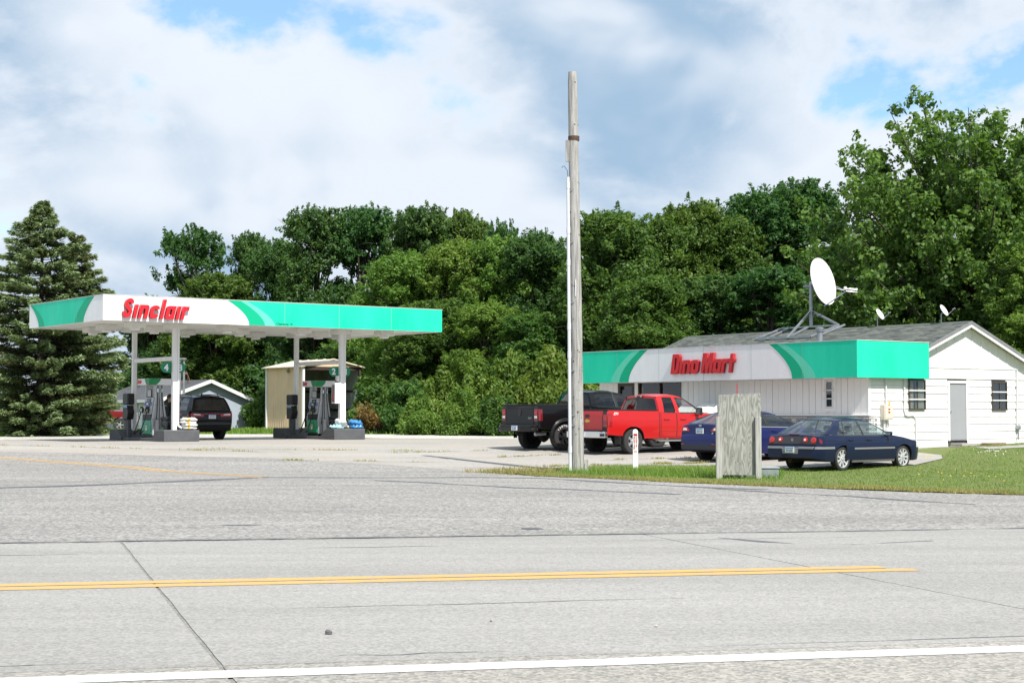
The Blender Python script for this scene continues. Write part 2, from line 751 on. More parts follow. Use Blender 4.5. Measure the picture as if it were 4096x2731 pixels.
end_al = gd(2026, 1303).dot(r_ax)
strip('edge_line', [xy(road(-40, 9.95)), xy(road(40, 9.95))], 0.27, m_white_paint, 0.008, hw, 0.008, 3)
strip('centre_line', [xy(road(-40, 15.425)), xy(road(end_al, 15.425))], 0.235, m_yellow, 0.008, hw, 0.006, 4)
strip('centre_line', [xy(road(-40, 15.115)), xy(road(end_al + 0.22, 15.115))], 0.235, m_yellow, 0.008, hw, 0.006, 5)
# thin cracks in the slabs, sealed dark
for k, (a0, a1, c, wv) in enumerate([(-6.5, -3.2, 10.62, 0.018), (-2.2, -0.4, 10.55, 0.014), (1.0, 2.1, 10.55, 0.016), (3.4, 9.0, 10.5, 0.016), (0.6, 4.2, 13.2, 0.02),
                                     (-3.2, -1.2, 18.6, 0.03), (1.4, 3.2, 18.9, 0.03), (4.5, 9, 19.2, 0.02), (-6.4, -1.4, 11.55, 0.022)]):
    rr = random.Random(k)
    strip('crack', [xy(road(a0 + (a1 - a0) * i / 8, c + rr.uniform(-0.03, 0.03))) for i in range(9)],
          lambda t, wv=wv: wv * (0.25 + 0.75 * math.sin(PI * t)), m_tar, 0.0065, hw, 0.004, k)
# tar spilled along a joint
strip('tar_patch', [xy(gd(1650, 1235)), xy(gd(1760, 1245)), xy(gd(1830, 1249)), xy(gd(1960, 1251)), xy(gd(2140, 1242))],
      lambda t: 0.02 + 0.16 * max(0, math.sin(7 * t)) ** 2, m_tar, 0.0065, hw, 0.02, 21)

# chip-sealed intersection throat and side road
grass_front = [gd(*p) for p in [(1092, 1083), (1150, 1087), (1230, 1093), (1400, 1100), (1560, 1108), (1750, 1116), (1960, 1124), (2150, 1131), (2352, 1137)]]
fore_edge = [gd(*p) for p in [(-520, 1023), (0, 1037), (600, 1052), (900, 1068), (1040, 1079)]]
asp = [xy(road(-75, C_EDGE)), xy(road(75, C_EDGE)), (60, 42), (24, 33.5)]
asp += [xy(p) for p in grass_front[::-1]] + [xy(p) for p in fore_edge[::-1]] + [(-75, 75), (-85, 45)]
side = sheet('side_road', asp, m_chip, 0.0)
for k, off in enumerate((-0.13, 0.17)):
    a, b, c, d = (gd(-400, 1024), gd(0, 1051), gd(300, 1073), gd(604, 1095.5))
    strip('centre_line', [xy(p + Vector((0.6, 0.8, 0)) * off) for p in (a, b, c, d)], 0.13, m_yellow, 0.005, side, 0.006, 30 + k)
tw = lambda a, b, f: (lambda t: a + b * abs(math.sin(f * t + 0.6)))
strip('tar_seal', [xy(gd(*p)) for p in [(-200, 1135), (0, 1120), (120, 1117), (300, 1110), (520, 1100), (585, 1097)]], tw(0.26, 0.3, 9), m_tar, 0.005, side, 0.03, 41)
strip('tar_seal', [xy(gd(*p)) for p in [(600, 1096), (900, 1097), (1100, 1096), (1240, 1098), (1330, 1103), (1480, 1112), (1640, 1120), (1760, 1124)]], tw(0.1, 0.2, 11), m_tar, 0.005, side, 0.03, 42)
strip('tar_seal', [xy(gd(*p)) for p in [(860, 1103), (960, 1107), (1080, 1114), (1190, 1120), (1300, 1123), (1420, 1129), (1560, 1135)]], tw(0.06, 0.2, 7), m_tar, 0.005, side, 0.025, 43)
strip('tar_seal', [xy(gd(*p)) for p in [(1640, 1122), (1800, 1132), (1960, 1140), (2080, 1149), (2240, 1158)]], tw(0.04, 0.18, 6), m_tar, 0.005, side, 0.02, 44)
strip('tar_seal', [xy(gd(*p)) for p in [(500, 1206), (560, 1206), (600, 1205)]], lambda t: 0.02 + 0.13 * t * (1 - t) * 4, m_tar, 0.005, side, 0.01, 45)
strip('tar_seal', [xy(gd(*p)) for p in [(1200, 1212), (1225, 1214), (1250, 1214)]], lambda t: 0.03 + 0.3 * t * (1 - t) * 4, m_tar, 0.005, side, 0.02, 46)
strip('tar_seal', [xy(gd(*p)) for p in [(-60, 1248), (500, 1240), (1180, 1230), (1900, 1221), (2420, 1212.5)]], tw(0.05, 0.06, 23), m_tar, 0.0085, side, 0.03, 47)

# gravel apron, concrete forecourt
sheet('gravel_apron', [(-90, 53), (-40, 55), (-22, 57), (2, 57), (9, 60), (6, 74), (0, 80), (-6, 82.5), (-20, 83), (-24, 76), (-40, 74), (-90, 80)], m_gravel, -0.035)
fc = [xy(p) for p in fore_edge] + [xy(gd(1092, 1083)), xy(gd(1250, 1074.5)), xy(gd(1420, 1069.5)), xy(gd(1640, 1071)), xy(gd(1800, 1076)), xy(gd(1960, 1075)), xy(gd(2085, 1071)),
      (13.6, 49.5), (12.6, 53.2), (2.0, 68), (0.5, 67), (-0.8, 66.4), (-6, 68.4), (-16.5, 65.2), (-20, 64), (-28, 61.5), (-46, 60.5)]
sheet('gravel_strip', [xy(gd(*p)) for p in [(1050, 1080), (1092, 1083.5), (1150, 1087.5), (1230, 1093.5), (1345, 1088), (1345, 1068), (1250, 1073)]], m_gravel, -0.01)
fore = sheet('forecourt', fc, m_fore, 0.002)
# weedy, dirty joints in the forecourt
m_joint = mat('joint_dirt', (0.12, 0.115, 0.085), 0.95, var=0.5, vscale=3, col2=(0.20, 0.19, 0.10))
rj = random.Random(5)
for k, (p, q) in enumerate([((0, 1022), (700, 1040)), ((420, 1030), (1000, 1036)), ((900, 1040), (1140, 1034)), ((1140, 1050), (1300, 1044)),
                            ((640, 1056), (1010, 1062)), ((1380, 1057), (1640, 1050)), ((1250, 1070), (1640, 1061))]):
    a, b = gd(*p), gd(*q)
    pts = [a.lerp(b, i / 14) + Vector((rj.uniform(-0.12, 0.12), rj.uniform(-0.12, 0.12), 0)) for i in range(15)]
    strip('crack', [xy(x) for x in pts], lambda t: 0.02 + 0.05 * abs(math.sin(13 * t)) ** 3, m_joint, 0.006, fore, 0.012, 60 + k)
# loose stones on the highway
m_stone = mat('road_stone', (0.13, 0.13, 0.135), 0.8, var=0.4, vscale=30)
m_stone2 = mat('pale_stone', (0.5, 0.44, 0.36), 0.8, var=0.3, vscale=30)


def stone_mesh(name, m, seed):
    bm = bmesh.new()
    bmesh.ops.create_icosphere(bm, subdivisions=2, radius=1)
    rr = random.Random(seed)
    ph = [rr.uniform(0, 6) for _ in range(6)]
    for v in bm.verts:
        k = 1 + 0.16 * math.sin(3 * v.co.x + ph[0]) * math.cos(2.5 * v.co.y + ph[1]) + 0.12 * math.sin(4 * v.co.z + ph[2])
        v.co = Vector((v.co.x * 1.25 * k, v.co.y * 0.9 * k, max(-0.45, v.co.z * 0.62 * k)))
    me = bpy.data.meshes.new(name)
    bm.to_mesh(me)
    bm.free()
    me.materials.append(m)
    return me


st_d, st_l = stone_mesh('stone', m_stone, 1), stone_mesh('stone', m_stone2, 2)
for (x, y, s, me, lab) in [(755, 1457, 0.029, st_d, 'largest dark grey pebble lying on the concrete lane between white and yellow lines'),
                           (1507, 1440, 0.014, st_l, 'pale tan pebble lying on the near concrete lane'),
                           (1128, 1428, 0.010, st_d, 'tiny dark stone chip between the grey pebble and the pale pebble')]:
    p = gd(x, y)
    o = link('stone', me, None, (p.x, p.y, 0.004 + 0.45 * s), (0, 0, random.uniform(0, 6)), (s, s, s))
    tag(o, lab, 'stone', 'loose stones on the highway')
# ---------------------------------------------------------------- fuel canopy
m_white = mat('white_metal', (0.82, 0.825, 0.825), 0.45, var=0.14, vscale=2.0, stretch=(3, 3, 0.3), bump=0.05, bscale=8)
m_offwhite = mat('offwhite_metal', (0.74, 0.735, 0.70), 0.55, var=0.16, vscale=1.6)
m_face_white = mat('sign_white', (0.84, 0.845, 0.85), 0.4, var=0.5, vscale=2.0, spec=0.25, stretch=(1.6, 1.6, 0.35), col2=(0.70, 0.71, 0.70), detail=8)
m_green = mat('sign_green', (0.010, 0.56, 0.335), 0.45, spec=0.15, var=0.9, vscale=1.1, stretch=(0.7, 0.7, 0.25), col2=(0.03, 0.66, 0.43), detail=7)
m_green_d = mat('sign_green_deep', (0.008, 0.41, 0.22), 0.45, spec=0.15)
m_green_l = mat('sign_green_pale', (0.13, 0.66, 0.46), 0.45, spec=0.15, var=0.1, vscale=1)
m_red = mat('sign_red', (0.62, 0.012, 0.022), 0.4)
m_red_side = mat('sign_red_edge', (0.36, 0.010, 0.016), 0.45)
m_island = mat('island_grey', (0.095, 0.10, 0.108), 0.75, var=0.3, vscale=3, bump=0.2, bscale=30)
m_curb = mat('island_edge', (0.22, 0.22, 0.215), 0.85, var=0.35, vscale=6)
m_black = mat('black_plastic', (0.012, 0.012, 0.013), 0.42, var=0.3, vscale=5)
m_rubber = mat('rubber', (0.014, 0.014, 0.014), 0.7)
m_silver = mat('silver_panel', (0.50, 0.51, 0.52), 0.4, metal=0.15, var=0.15, vscale=3)
m_greyp = mat('grey_plastic', (0.20, 0.205, 0.21), 0.5)
m_chrome = mat('chrome', (0.75, 0.76, 0.77), 0.14, metal=1.0)
m_galv = mat('galvanised', (0.42, 0.44, 0.46), 0.42, metal=0.7, var=0.25, vscale=6)

CORN = Vector((-14.56, 57.0, 0))
GZ = 0.47                                          # forecourt height here
CLEAR = 4.38
FH = 0.915
CL, CWD = 14.5, 7.2
canopy = thing('fuel_canopy', 'white and green fuel canopy on four white posts over the pump islands', 'canopy', (CORN.x, CORN.y, GZ), ANG)
# roof deck (slightly below the fascia top), ceiling with seams, fascia boards
mb = MB()
mb.box(0.05, CL - 0.05, 0.05, CWD - 0.05, CLEAR + FH - 0.22, CLEAR + FH - 0.14)
mb.build('roof_deck', m_offwhite, canopy)
npan = 24
for i in range(npan):
    x0 = 0.06 + (CL - 0.12) * i / npan
    x1 = 0.06 + (CL - 0.12) * (i + 1) / npan - 0.025
    mb = MB()
    mb.box(x0, x1, 0.06, CWD - 0.06, CLEAR + 0.05, CLEAR + 0.075)
    mb.build('ceiling_panel', m_offwhite, canopy)
mb = MB()
mb.box(0.06, CL - 0.06, 0.06, CWD - 0.06, CLEAR + 0.085, CLEAR + 0.1)
mb.build('ceiling_backing', m_greyp, canopy)
for (x0, x1, y0, y1) in [(0, CL, -0.06, 0.05), (0, CL, CWD - 0.05, CWD + 0.06), (-0.06, 0.05, 0.053, CWD - 0.053), (CL - 0.05, CL + 0.06, 0.053, CWD - 0.053)]:
    mb = MB()
    if x1 - x0 > 5:
        x0, x1 = x0 - 0.06, x1 + 0.06
    mb.box(x0, x1, y0, y1, CLEAR, CLEAR + FH)
    mb.build('fascia', m_face_white, canopy, bevel=0.008)
# fascia bottom trim
for (x0, x1, y0, y1) in [(0.055, CL - 0.055, 0.052, 0.13), (0.055, CL - 0.055, CWD - 0.13, CWD - 0.052), (0.055, 0.13, 0.132, CWD - 0.132), (CL - 0.13, CL - 0.055, 0.132, CWD - 0.132)]:
    mb = MB()
    mb.box(x0, x1, y0, y1, CLEAR + 0.006, CLEAR + 0.048)
    mb.build('gutter', m_offwhite, canopy)


def sstep(t):
    return t * t * (3 - 2 * t)


def print_panel(parent, m, left, right, z0, z1, place, name='printed_panel', n=14):
    """thin print between two edge curves left(t), right(t), t=0 bottom..1 top, laid by place(s, z)"""
    L_ = [(left(i / n), z0 + (z1 - z0) * i / n) for i in range(n + 1)]
    R_ = [(right(i / n), z0 + (z1 - z0) * i / n) for i in range(n + 1)]
    mb = MB()
    vs = [place(*p) for p in L_] + [place(*p) for p in R_]
    mb.add(vs, [(i, n + 1 + i, n + 2 + i, i + 1) for i in range(n)])
    return mb.build(name, m, parent, fix=False)


def face_s(u, v, P, d):
    """distance along a vertical face from P in direction d, at photo pixel (u, v)"""
    n = Vector((-d.y, d.x, 0))
    h = hit(u, v, P, n)
    return (h - P).dot(d)


def zoomp(z, ox, oy, x, y):
    return ox + x / z, oy + y / z


Pc = Vector((CORN.x, CORN.y, GZ))
fs1 = lambda x, y: face_s(*zoomp(2.24, 0, 1100, x, y), Pc, AX)
fs2 = lambda x, y: face_s(*zoomp(2.24, 950, 1100, x, y), Pc, AX)
s_top, s_bot = fs1(2030, 218), fs2(97, 443)
wcur = lambda t: s_bot + (s_top - s_bot) * (t ** 1.9)
front = lambda s, z, o=-0.063: (s, o, z)
zb, zt = CLEAR + 0.006, CLEAR + FH - 0.006
print_panel(canopy, m_green, wcur, lambda t: CL + 0.055, zb, zt, lambda s, z: front(s, z, -0.064))
d0, d1 = fs2(240, 445), fs2(20, 225)
dcur = lambda t: d0 + (d1 - d0) * (t ** 1.7)
d2 = lambda t: fs2(330, 450) + (fs2(75, 228) - fs2(330, 450)) * (t ** 1.6)
print_panel(canopy, m_green_d, wcur, dcur, zb, zt, lambda s, z: front(s, z, -0.0665), 'printed_band')
print_panel(canopy, m_green_l, dcur, d2, zb, zt, lambda s, z: front(s, z, -0.0665), 'printed_band')
# left end
fl = lambda x, y: face_s(*zoomp(2.24, 0, 1100, x, y), Pc, BX)
l_r_b, l_r_t = fl(762, 412), fl(862, 180)
l_l_b, l_l_t = fl(362, 438), fl(285, 235)
endp = lambda s, z, o=-0.064: (o, s, z)
rc = lambda t: l_r_b + (l_r_t - l_r_b) * t ** 1.7
lc = lambda t: l_l_b + (l_l_t - l_l_b) * t ** 1.7
print_panel(canopy, m_green, rc, lc, zb, zt, lambda s, z: endp(s, z))
rb2 = lambda t: fl(685, 415) + (fl(800, 185) - fl(685, 415)) * t ** 1.7
lb2 = lambda t: fl(412, 434) + (fl(305, 233) - fl(412, 434)) * t ** 1.7
print_panel(canopy, m_green_d, rc, rb2, zb, zt, lambda s, z: endp(s, z, -0.0665), 'printed_band')
print_panel(canopy, m_green_d, lb2, lc, zb, zt, lambda s, z: endp(s, z, -0.0665), 'printed_band')


# panel joints of the fascia sheets
m_fseam = mat('fascia_joint', (0.30, 0.42, 0.37), 0.6)
for k in range(1, 6):
    mb = MB()
    xk = CL * k / 6
    mb.box(xk - 0.005, xk + 0.005, -0.0685, -0.0672, CLEAR + 0.002, CLEAR + FH - 0.002)
    mb.build('panel_joint', m_fseam, canopy)
for k in range(1, 3):
    mb = MB()
    yk = CWD * k / 3
    mb.box(-0.0685, -0.0672, yk - 0.005, yk + 0.005, CLEAR + 0.002, CLEAR + FH - 0.002)
    mb.build('panel_joint', m_fseam, canopy)
# metal cap along the fascia top
for (x0, x1, y0, y1) in [(-0.075, CL + 0.075, -0.075, 0.06), (-0.075, 0.06, 0.061, CWD - 0.061)]:
    mb = MB()
    mb.box(x0, x1, y0, y1, CLEAR + FH + 0.001, CLEAR + FH + 0.018)
    mb.build('top_cap', m_offwhite, canopy)


def arc_(cx, cy, rx, ry, a0, a1, n=7):
    return [(cx + rx * math.cos(R(a0 + (a1 - a0) * k / n)), cy + ry * math.sin(R(a0 + (a1 - a0) * k / n))) for k in range(n + 1)]


def rrect(x0, y0, x1, y1, r, sq=()):
    out = []
    for k, (cx, cy, a) in enumerate(((x1 - r, y1 - r, 0), (x0 + r, y1 - r, 90), (x0 + r, y0 + r, 180), (x1 - r, y0 + r, 270))):
        if k in sq:
            out.append(((x1, y1), (x0, y1), (x0, y0), (x1, y0))[k])
        else:
            out += arc_(cx, cy, r, r, a, a + 90)
    return out


def stroke_(pts, w):
    P = [Vector((*p, 0)) for p in pts]
    A, B = [], []
    for k, p in enumerate(P):
        d = P[min(k + 1, len(P) - 1)] - P[max(k - 1, 0)]
        d.normalize()
        n = Vector((-d.y, d.x, 0)) * (w / 2)
        A.append((p.x + n.x, p.y + n.y))
        B.append((p.x - n.x, p.y - n.y))
    return A + B[::-1]


XH, SW_ = 0.68, 0.185
S_path = arc_(0.27, 0.71, 0.17, 0.185, 8, 205, 14) + arc_(0.27, 0.285, 0.175, 0.185, 25, -188, 14)
c_path = arc_(0.27, 0.485, 0.175, 0.10, 0, 180, 8) + arc_(0.27, 0.195, 0.175, 0.10, 180, 360, 8)
GLYPH = {
    'S': (0.54, [stroke_(S_path, SW_)]),
    '\u0131': (SW_, [[(0, 0), (SW_, 0), (SW_, XH), (0, XH)]]),
    'l': (SW_, [[(0, 0), (SW_, 0), (SW_, 1), (0, 1)]]),
    'n': (0.56, [[(0, 0), (SW_, 0), (SW_, 0.46)] + arc_(0.28, 0.43, 0.08, 0.07, 150, 0, 4) + [(0.36, 0), (0.56, 0)] + arc_(0.41, 0.53, 0.15, 0.15, 0, 90, 5) + [(0, XH)]]),
    'c': (0.54, [stroke_(c_path, SW_)]),
    'a': (0.56, [rrect(0, 0, 0.56, XH, 0.15, (0, 3)), rrect(0.19, 0.16, 0.36, 0.52, 0.07)]),
    'r': (0.40, [[(0, 0), (SW_, 0), (SW_, 0.42)] + arc_(0.27, 0.42, 0.07, 0.06, 180, 90, 4) + [(0.40, 0.48), (0.40, XH), (0.26, XH), (SW_, 0.62), (SW_, XH), (0, XH)]]),
    'o': (0.54, [rrect(0, 0, 0.54, XH, 0.17), rrect(0.19, 0.16, 0.35, 0.52, 0.07)]),
    'D': (0.58, [rrect(0, 0, 0.58, 1.0, 0.22, (1, 2)), rrect(0.21, 0.18, 0.37, 0.82, 0.075, (1, 2))]),
    'M': (0.80, [[(0, 0), (0.19, 0), (0.19, 0.62), (0.33, 0), (0.47, 0), (0.61, 0.62), (0.61, 0), (0.80, 0), (0.80, 1), (0.52, 1), (0.40, 0.46), (0.28, 1), (0, 1)]]),
    't': (0.40, [[(0.09, 0), (0.29, 0), (0.29, 0.50), (0.40, 0.50), (0.40, XH), (0.29, XH), (0.29, 0.92), (0.09, 0.92), (0.09, XH), (0, XH), (0, 0.50), (0.09, 0.50)]]),
}


def sign_letters(parent, txt, s0, s1, zbase, cap_h, place, depth, m_face, m_side, shear=0.28, gap=0.06):
    """raised channel letters, each its own piece. place = 4x4 with x reading direction, y up, z out"""
    tot = sum(0.2 if ch == ' ' else GLYPH[ch][0] + gap for ch in txt) - gap + shear * 0.8
    k = (s1 - s0) / tot
    x = 0.0
    for ch in txt:
        if ch == ' ':
            x += 0.2
            continue
        wd, polys = GLYPH[ch]
        cu = bpy.data.curves.new('letter', 'CURVE')
        cu.dimensions = '2D'
        cu.fill_mode = 'BOTH'
        cu.extrude = depth / 2
        cu.bevel_depth = 0.006
        for poly in polys:
            sp = cu.splines.new('POLY')
            sp.points.add(len(poly) - 1)
            for q, (a, b) in enumerate(poly):
                sp.points[q].co = ((x + a + shear * b) * k, b * cap_h, 0, 1)
            sp.use_cyclic_u = True
        tmp = bpy.data.objects.new('letter_source', cu)
        C.objects.link(tmp)
        bpy.context.view_layer.update()
        me = bpy.data.meshes.new_from_object(tmp.evaluated_get(bpy.context.evaluated_depsgraph_get()))
        bpy.data.objects.remove(tmp)
        bpy.data.curves.remove(cu)
        me.transform(Matrix.Translation((0, 0, depth / 2 + 0.012)))
        me.materials.clear()
        me.materials.append(m_face)
        me.materials.append(m_side)
        me.polygons.foreach_set('material_index', [0 if abs(p.normal.z) > 0.7 else 1 for p in me.polygons])
        o = link('letter', me, parent)
        o.matrix_local = place @ Matrix.Translation((s0, zbase, 0))
        x += wd + gap


sa, sb_ = fs1(1072, 385), fs1(1683, 300)
Mfront = Matrix(((1, 0, 0, 0), (0, 0, -1, -0.075), (0, 1, 0, 0), (0, 0, 0, 1)))
sign_letters(canopy, 'S\u0131ncla\u0131r', sa, sb_, CLEAR + 0.115, 0.70, Mfront, 0.12, m_red, m_red_side, shear=0.27, gap=0.13)
sx = fs2(415, 440)
add_text(canopy, "Clearance 14'", m_black, (sx, -0.067, CLEAR + 0.05), (1, 0, 0), (0, 0, 1), 0.13, xs=1.0, offset=0.001)

# columns with their caps
COLS = [(3.55, 5.45), (3.55, 1.75), (10.85, 5.45), (10.85, 1.75)]
for (x, y) in COLS:
    mb = MB()
    mb.box(x - 0.085, x + 0.085, y - 0.085, y + 0.085, 0.12, CLEAR + 0.05)
    c = mb.build('column', m_white, canopy, bevel=0.015)
    mb = MB()
    mb.box(x - 0.33, x + 0.33, y - 0.33, y + 0.33, CLEAR - 0.13, CLEAR + 0.048)
    mb.build('column_cap', m_offwhite, c, bevel=0.01)
for x in (3.55, 10.85):
    mb = MB()
    mb.box(x - 0.05, x + 0.05, 1.84, 5.36, 3.05, 3.21)
    mb.build('cross_bar', m_white, canopy, bevel=0.01)
# rain pipes on the near posts
for x in (3.55, 10.85):
    mb = MB()
    mb.tube([(x + 0.12, 1.66, CLEAR + 0.02), (x + 0.12, 1.66, 0.7), (x + 0.12, 1.62, 0.58), (x + 0.18, 1.45, 0.5)], 0.04, 10)
    mb.build('downpipe', m_white, canopy, smooth=40)
# under-canopy light boxes
for (x, y) in [(1.6, 3.6), (1.75, 1.3), (3.55, 3.6), (5.6, 1.5), (5.8, 5.6), (7.2, 3.6), (8.9, 1.6), (9.0, 5.6), (10.85, 3.6), (12.8, 1.6), (12.9, 5.2), (2.0, 5.9)]:
    mb = MB()
    mb.box(x - 0.31, x + 0.31, y - 0.31, y + 0.31, CLEAR - 0.16, CLEAR + 0.047)
    lb = mb.build('light_box', m_offwhite, canopy, bevel=0.012)
    mb = MB()
    mb.box(x - 0.14, x + 0.14, y - 0.14, y + 0.14, CLEAR - 0.25, CLEAR - 0.163)
    mb.build('lens', m_white, lb, bevel=0.01)
# lane number plates
m_plate = mat('number_green', (0.008, 0.22, 0.12), 0.4)
m_lwhite = mat('lettering_white', (0.8, 0.8, 0.8), 0.5)


def pill(parent, x, y, z, digits):
    mb = MB()
    poly = []
    for i in range(13):
        t = PI / 2 + PI * i / 12
        poly.append((-0.30 + 0.2 * math.cos(t), 0.2 * math.sin(t)))
    for i in range(13):
        t = -PI / 2 + PI * i / 12
        poly.append((0.30 + 0.2 * math.cos(t), 0.2 * math.sin(t)))
    mb.prism(poly, lambda a, b: (x + a, y + 0.10, z + b), lambda a, b: (x + a, y + 0.12, z + b))
    p = mb.build('number_plate', m_plate, parent)
    for dx, ch in ((-0.29, digits[0]), (0.29, digits[1])):
        add_text(p, ch, m_lwhite, (x + dx, y + 0.096, z - 0.12), (1, 0, 0), (0, 0, 1), 0.34, offset=0.012, name='digit')


pill(canopy, 3.55, 1.75, 2.79, '43')
pill(canopy, 10.85, 1.75, 2.75, '21')

# ---------------------------------------------------------------- pump islands
IW = 0.72


def make_island(x, label):
    t = thing('pump_island', label, 'pump island', CORN + AX * x + BX * 1.05 + Vector((0, 0, GZ)), ANG, 'pump islands')
    L_ = 5.1
    mb = MB()
    mb.box(-IW + 0.08, IW - 0.08, 0.5, L_ - 0.5, 0, 0.12)
    mb.build('low_curb', m_island, t, bevel=0.015)
    for y0, y1, sgn in ((0, 0.72, 1), (L_, L_ - 0.72, -1)):
        poly = [(y0, 0.0), (y0, 0.42), (y1, 0.42), (y1 + 0.42 * sgn, 0.125), (y1 + 0.42 * sgn, 0.0)]
        mb = MB()
        mb.prism(poly, lambda a, b: (-IW, a, b), lambda a, b: (IW, a, b))
        e = mb.build('end_block', m_island, t, bevel=0.02)
        mb = MB()
        ya, yb_ = min(y0, y1) + 0.012, max(y0, y1) - 0.012
        mb.box(-IW + 0.012, IW - 0.012, ya, yb_, 0.4215, 0.432)
        mb.build('top_slab', m_curb, e)
    # grey guard posts beside the dispenser
    for yy in (1.28, L_ - 1.28):
        mb = MB()
        mb.box(-0.52, -0.38, yy - 0.07, yy + 0.07, 0.12, 0.8)
        mb.build('guard_post', m_island, t, bevel=0.01)
    return t


isl1 = make_island(3.55, 'dark grey pump island with four white bags stacked on its end')
isl2 = make_island(10.85, 'dark grey pump island with blue bags on its end')

# ---------------------------------------------------------------- dispensers
m_pump_green = mat('pump_green', (0.008, 0.26, 0.10), 0.35, coat=0.3)
m_pump_teal = mat('pump_teal', (0.06, 0.30, 0.33), 0.35, coat=0.3)
m_pump_pale = mat('pump_pale_green', (0.02, 0.33, 0.16), 0.35, coat=0.3)
m_screen = mat('pump_screen', (0.035, 0.045, 0.055), 0.12)
m_poster = mat('poster_blue', (0.24, 0.43, 0.53), 0.3, var=0.9, vscale=7, col2=(0.62, 0.42, 0.30))
m_pwhite = mat('topper_white', (0.72, 0.725, 0.735), 0.4)
m_tgreen = mat('topper_green', (0.012, 0.22, 0.07), 0.38)
m_yellow_b = mat('button_yellow', (0.6, 0.5, 0.05), 0.5)
m_blue_lab = mat('label_blue', (0.10, 0.17, 0.42), 0.5)


def make_pump(label, lower):
    t = thing('fuel_dispenser', label, 'fuel pump', (0, 0, 0), ANG, 'fuel pumps under the canopy')
    hb = 0.40                        # half width along the island (local y), faces look along -x / +x
    hd = 0.30
    mb = MB()
    mb.box(-hd, hd, -hb, hb, 0.0, 0.14)
    mb.build('plinth', m_black, t, bevel=0.01)
    mb = MB()
    mb.box(-hd - 0.015, hd + 0.015, -hb - 0.01, hb + 0.01, 0.14, 0.74)
    lo = mb.build('lower_cabinet', m_pump_green, t, bevel=0.03, seg=3)
    for sx in (-1, 1):
        # domed graphic, shield emblem
        arc = [(-0.33 + 0.66 * i / 20, 0.17 + 0.5 * math.sqrt(max(0, 1 - ((i - 10) / 10) ** 2)) ** 0.8) for i in range(21)]
        ox = sx * (hd + 0.019)
        mb = MB()
        mb.add([(ox, a, b) for a, b in [(-0.39, 0.16)] + [(-0.39, 0.71), (0.39, 0.71), (0.39, 0.16)]], [(0, 1, 2, 3)])
        mb.build('graphic_ground', m_pump_teal if lower == 'teal' else m_pump_pale, lo)
        ox = sx * (hd + 0.022)
        mb = MB()
        mb.add([(ox, a, b) for a, b in [(-0.33, 0.16)] + arc + [(0.33, 0.16)]], [tuple(range(23))])
        mb.build('graphic_dome', m_pump_pale if lower == 'teal' else m_pump_green, lo)
        ox = sx * (hd + 0.025)
        sh = [(-0.085, 0.50), (0.085, 0.50), (0.075, 0.36), (0.03, 0.28), (-0.03, 0.28), (-0.075, 0.36)]
        mb = MB()
        mb.add([(ox, a, b) for a, b in sh], [tuple(range(6))])
        em = mb.build('shield_emblem', m_pwhite, lo)
        add_text(em, 'Sinclair', m_red, (ox + sx * 0.003, 0, 0.425), (0, -1 if sx < 0 else 1, 0), (0, 0, 1), 0.062, offset=0.002, xs=0.8)
    mb = MB()
    mb.box(-hd, hd, -hb, hb, 0.74, 0.98)
    mb.build('middle_band', m_black, t, bevel=0.015)
    # sloped control heads on both faces
    for sx in (-1, 1):
        poly = [(sx * 0.05, 0.98), (sx * 0.31, 0.98), (sx * 0.19, 1.68), (sx * 0.05, 1.68)]
        mb = MB()
        mb.prism(poly, lambda a, b: (a, -0.36, b), lambda a, b: (a, 0.36, b))
        hdm = mb.build('control_head', m_silver, t, bevel=0.015)
        nx = Vector((sx * 0.70, 0, 0.12)).normalized()
        ud = Vector((-sx * 0.12, 0, 0.70)).normalized()
        base = Vector((sx * 0.31, 0, 0.98))

        def slab(nm, y0, y1, k0, k1, off, m):
            mb = MB()
            p = lambda y, k, o: base + Vector((0, y, 0)) + ud * k + nx * o
            vs = [p(y, k, o) for o in (0.0, off) for k in (k0, k1) for y in (y0, y1)]
            mb.add(vs, [(0, 2, 3, 1), (4, 5, 7, 6), (0, 1, 5, 4), (2, 6, 7, 3), (0, 4, 6, 2), (1, 3, 7, 5)])
            return mb.build(nm, m, hdm)
        slab('screen_panel', -0.17, 0.17, 0.04, 0.66, 0.02, m_screen)
        slab('display', -0.11, 0.08, 0.52, 0.62, 0.026, m_greyp)
        slab('card_reader', -0.02, 0.13, 0.40, 0.47, 0.026, m_pwhite)
        slab('keypad', -0.12, 0.0, 0.27, 0.37, 0.026, m_greyp)
        slab('button', -0.11, -0.03, 0.06, 0.11, 0.03, m_yellow_b)
        slab('button', 0.03, 0.11, 0.06, 0.11, 0.03, m_yellow_b)
        for yy in (-0.27, 0.27):
            slab('grade_label', yy - 0.06, yy + 0.06, 0.36, 0.52, 0.014, m_blue_lab)
            # nozzle in its boot
            b = base + Vector((0, yy, 0)) + ud * 0.16 + nx * 0.06
            mb = MB()
            mb.tube([b - ud * 0.12, b + ud * 0.04, b + ud * 0.12 + nx * 0.05, b + ud * 0.10 + nx * 0.12], [0.035, 0.045, 0.04, 0.03], 8)
            mb.tube([b + ud * 0.10 + nx * 0.12, b - ud * 0.05 + nx * 0.14, b - ud * 0.13 + nx * 0.05], 0.014, 6)
            mb.build('nozzle', m_rubber, t, smooth=50)
    # poster above the island-facing head
    mb = MB()
    mb.box(-0.20, -0.16, -0.19, 0.19, 1.69, 2.03)
    ps = mb.build('poster_frame', m_black, t, bevel=0.008)
    mb = MB()
    mb.box(-0.206, -0.203, -0.16, 0.16, 1.72, 2.0)
    mb.build('poster', m_poster, ps)
    mb = MB()
    mb.box(0.0, 0.04, 0.2, 0.3, 1.70, 1.86)
    mb.build('notice', m_pwhite, t)
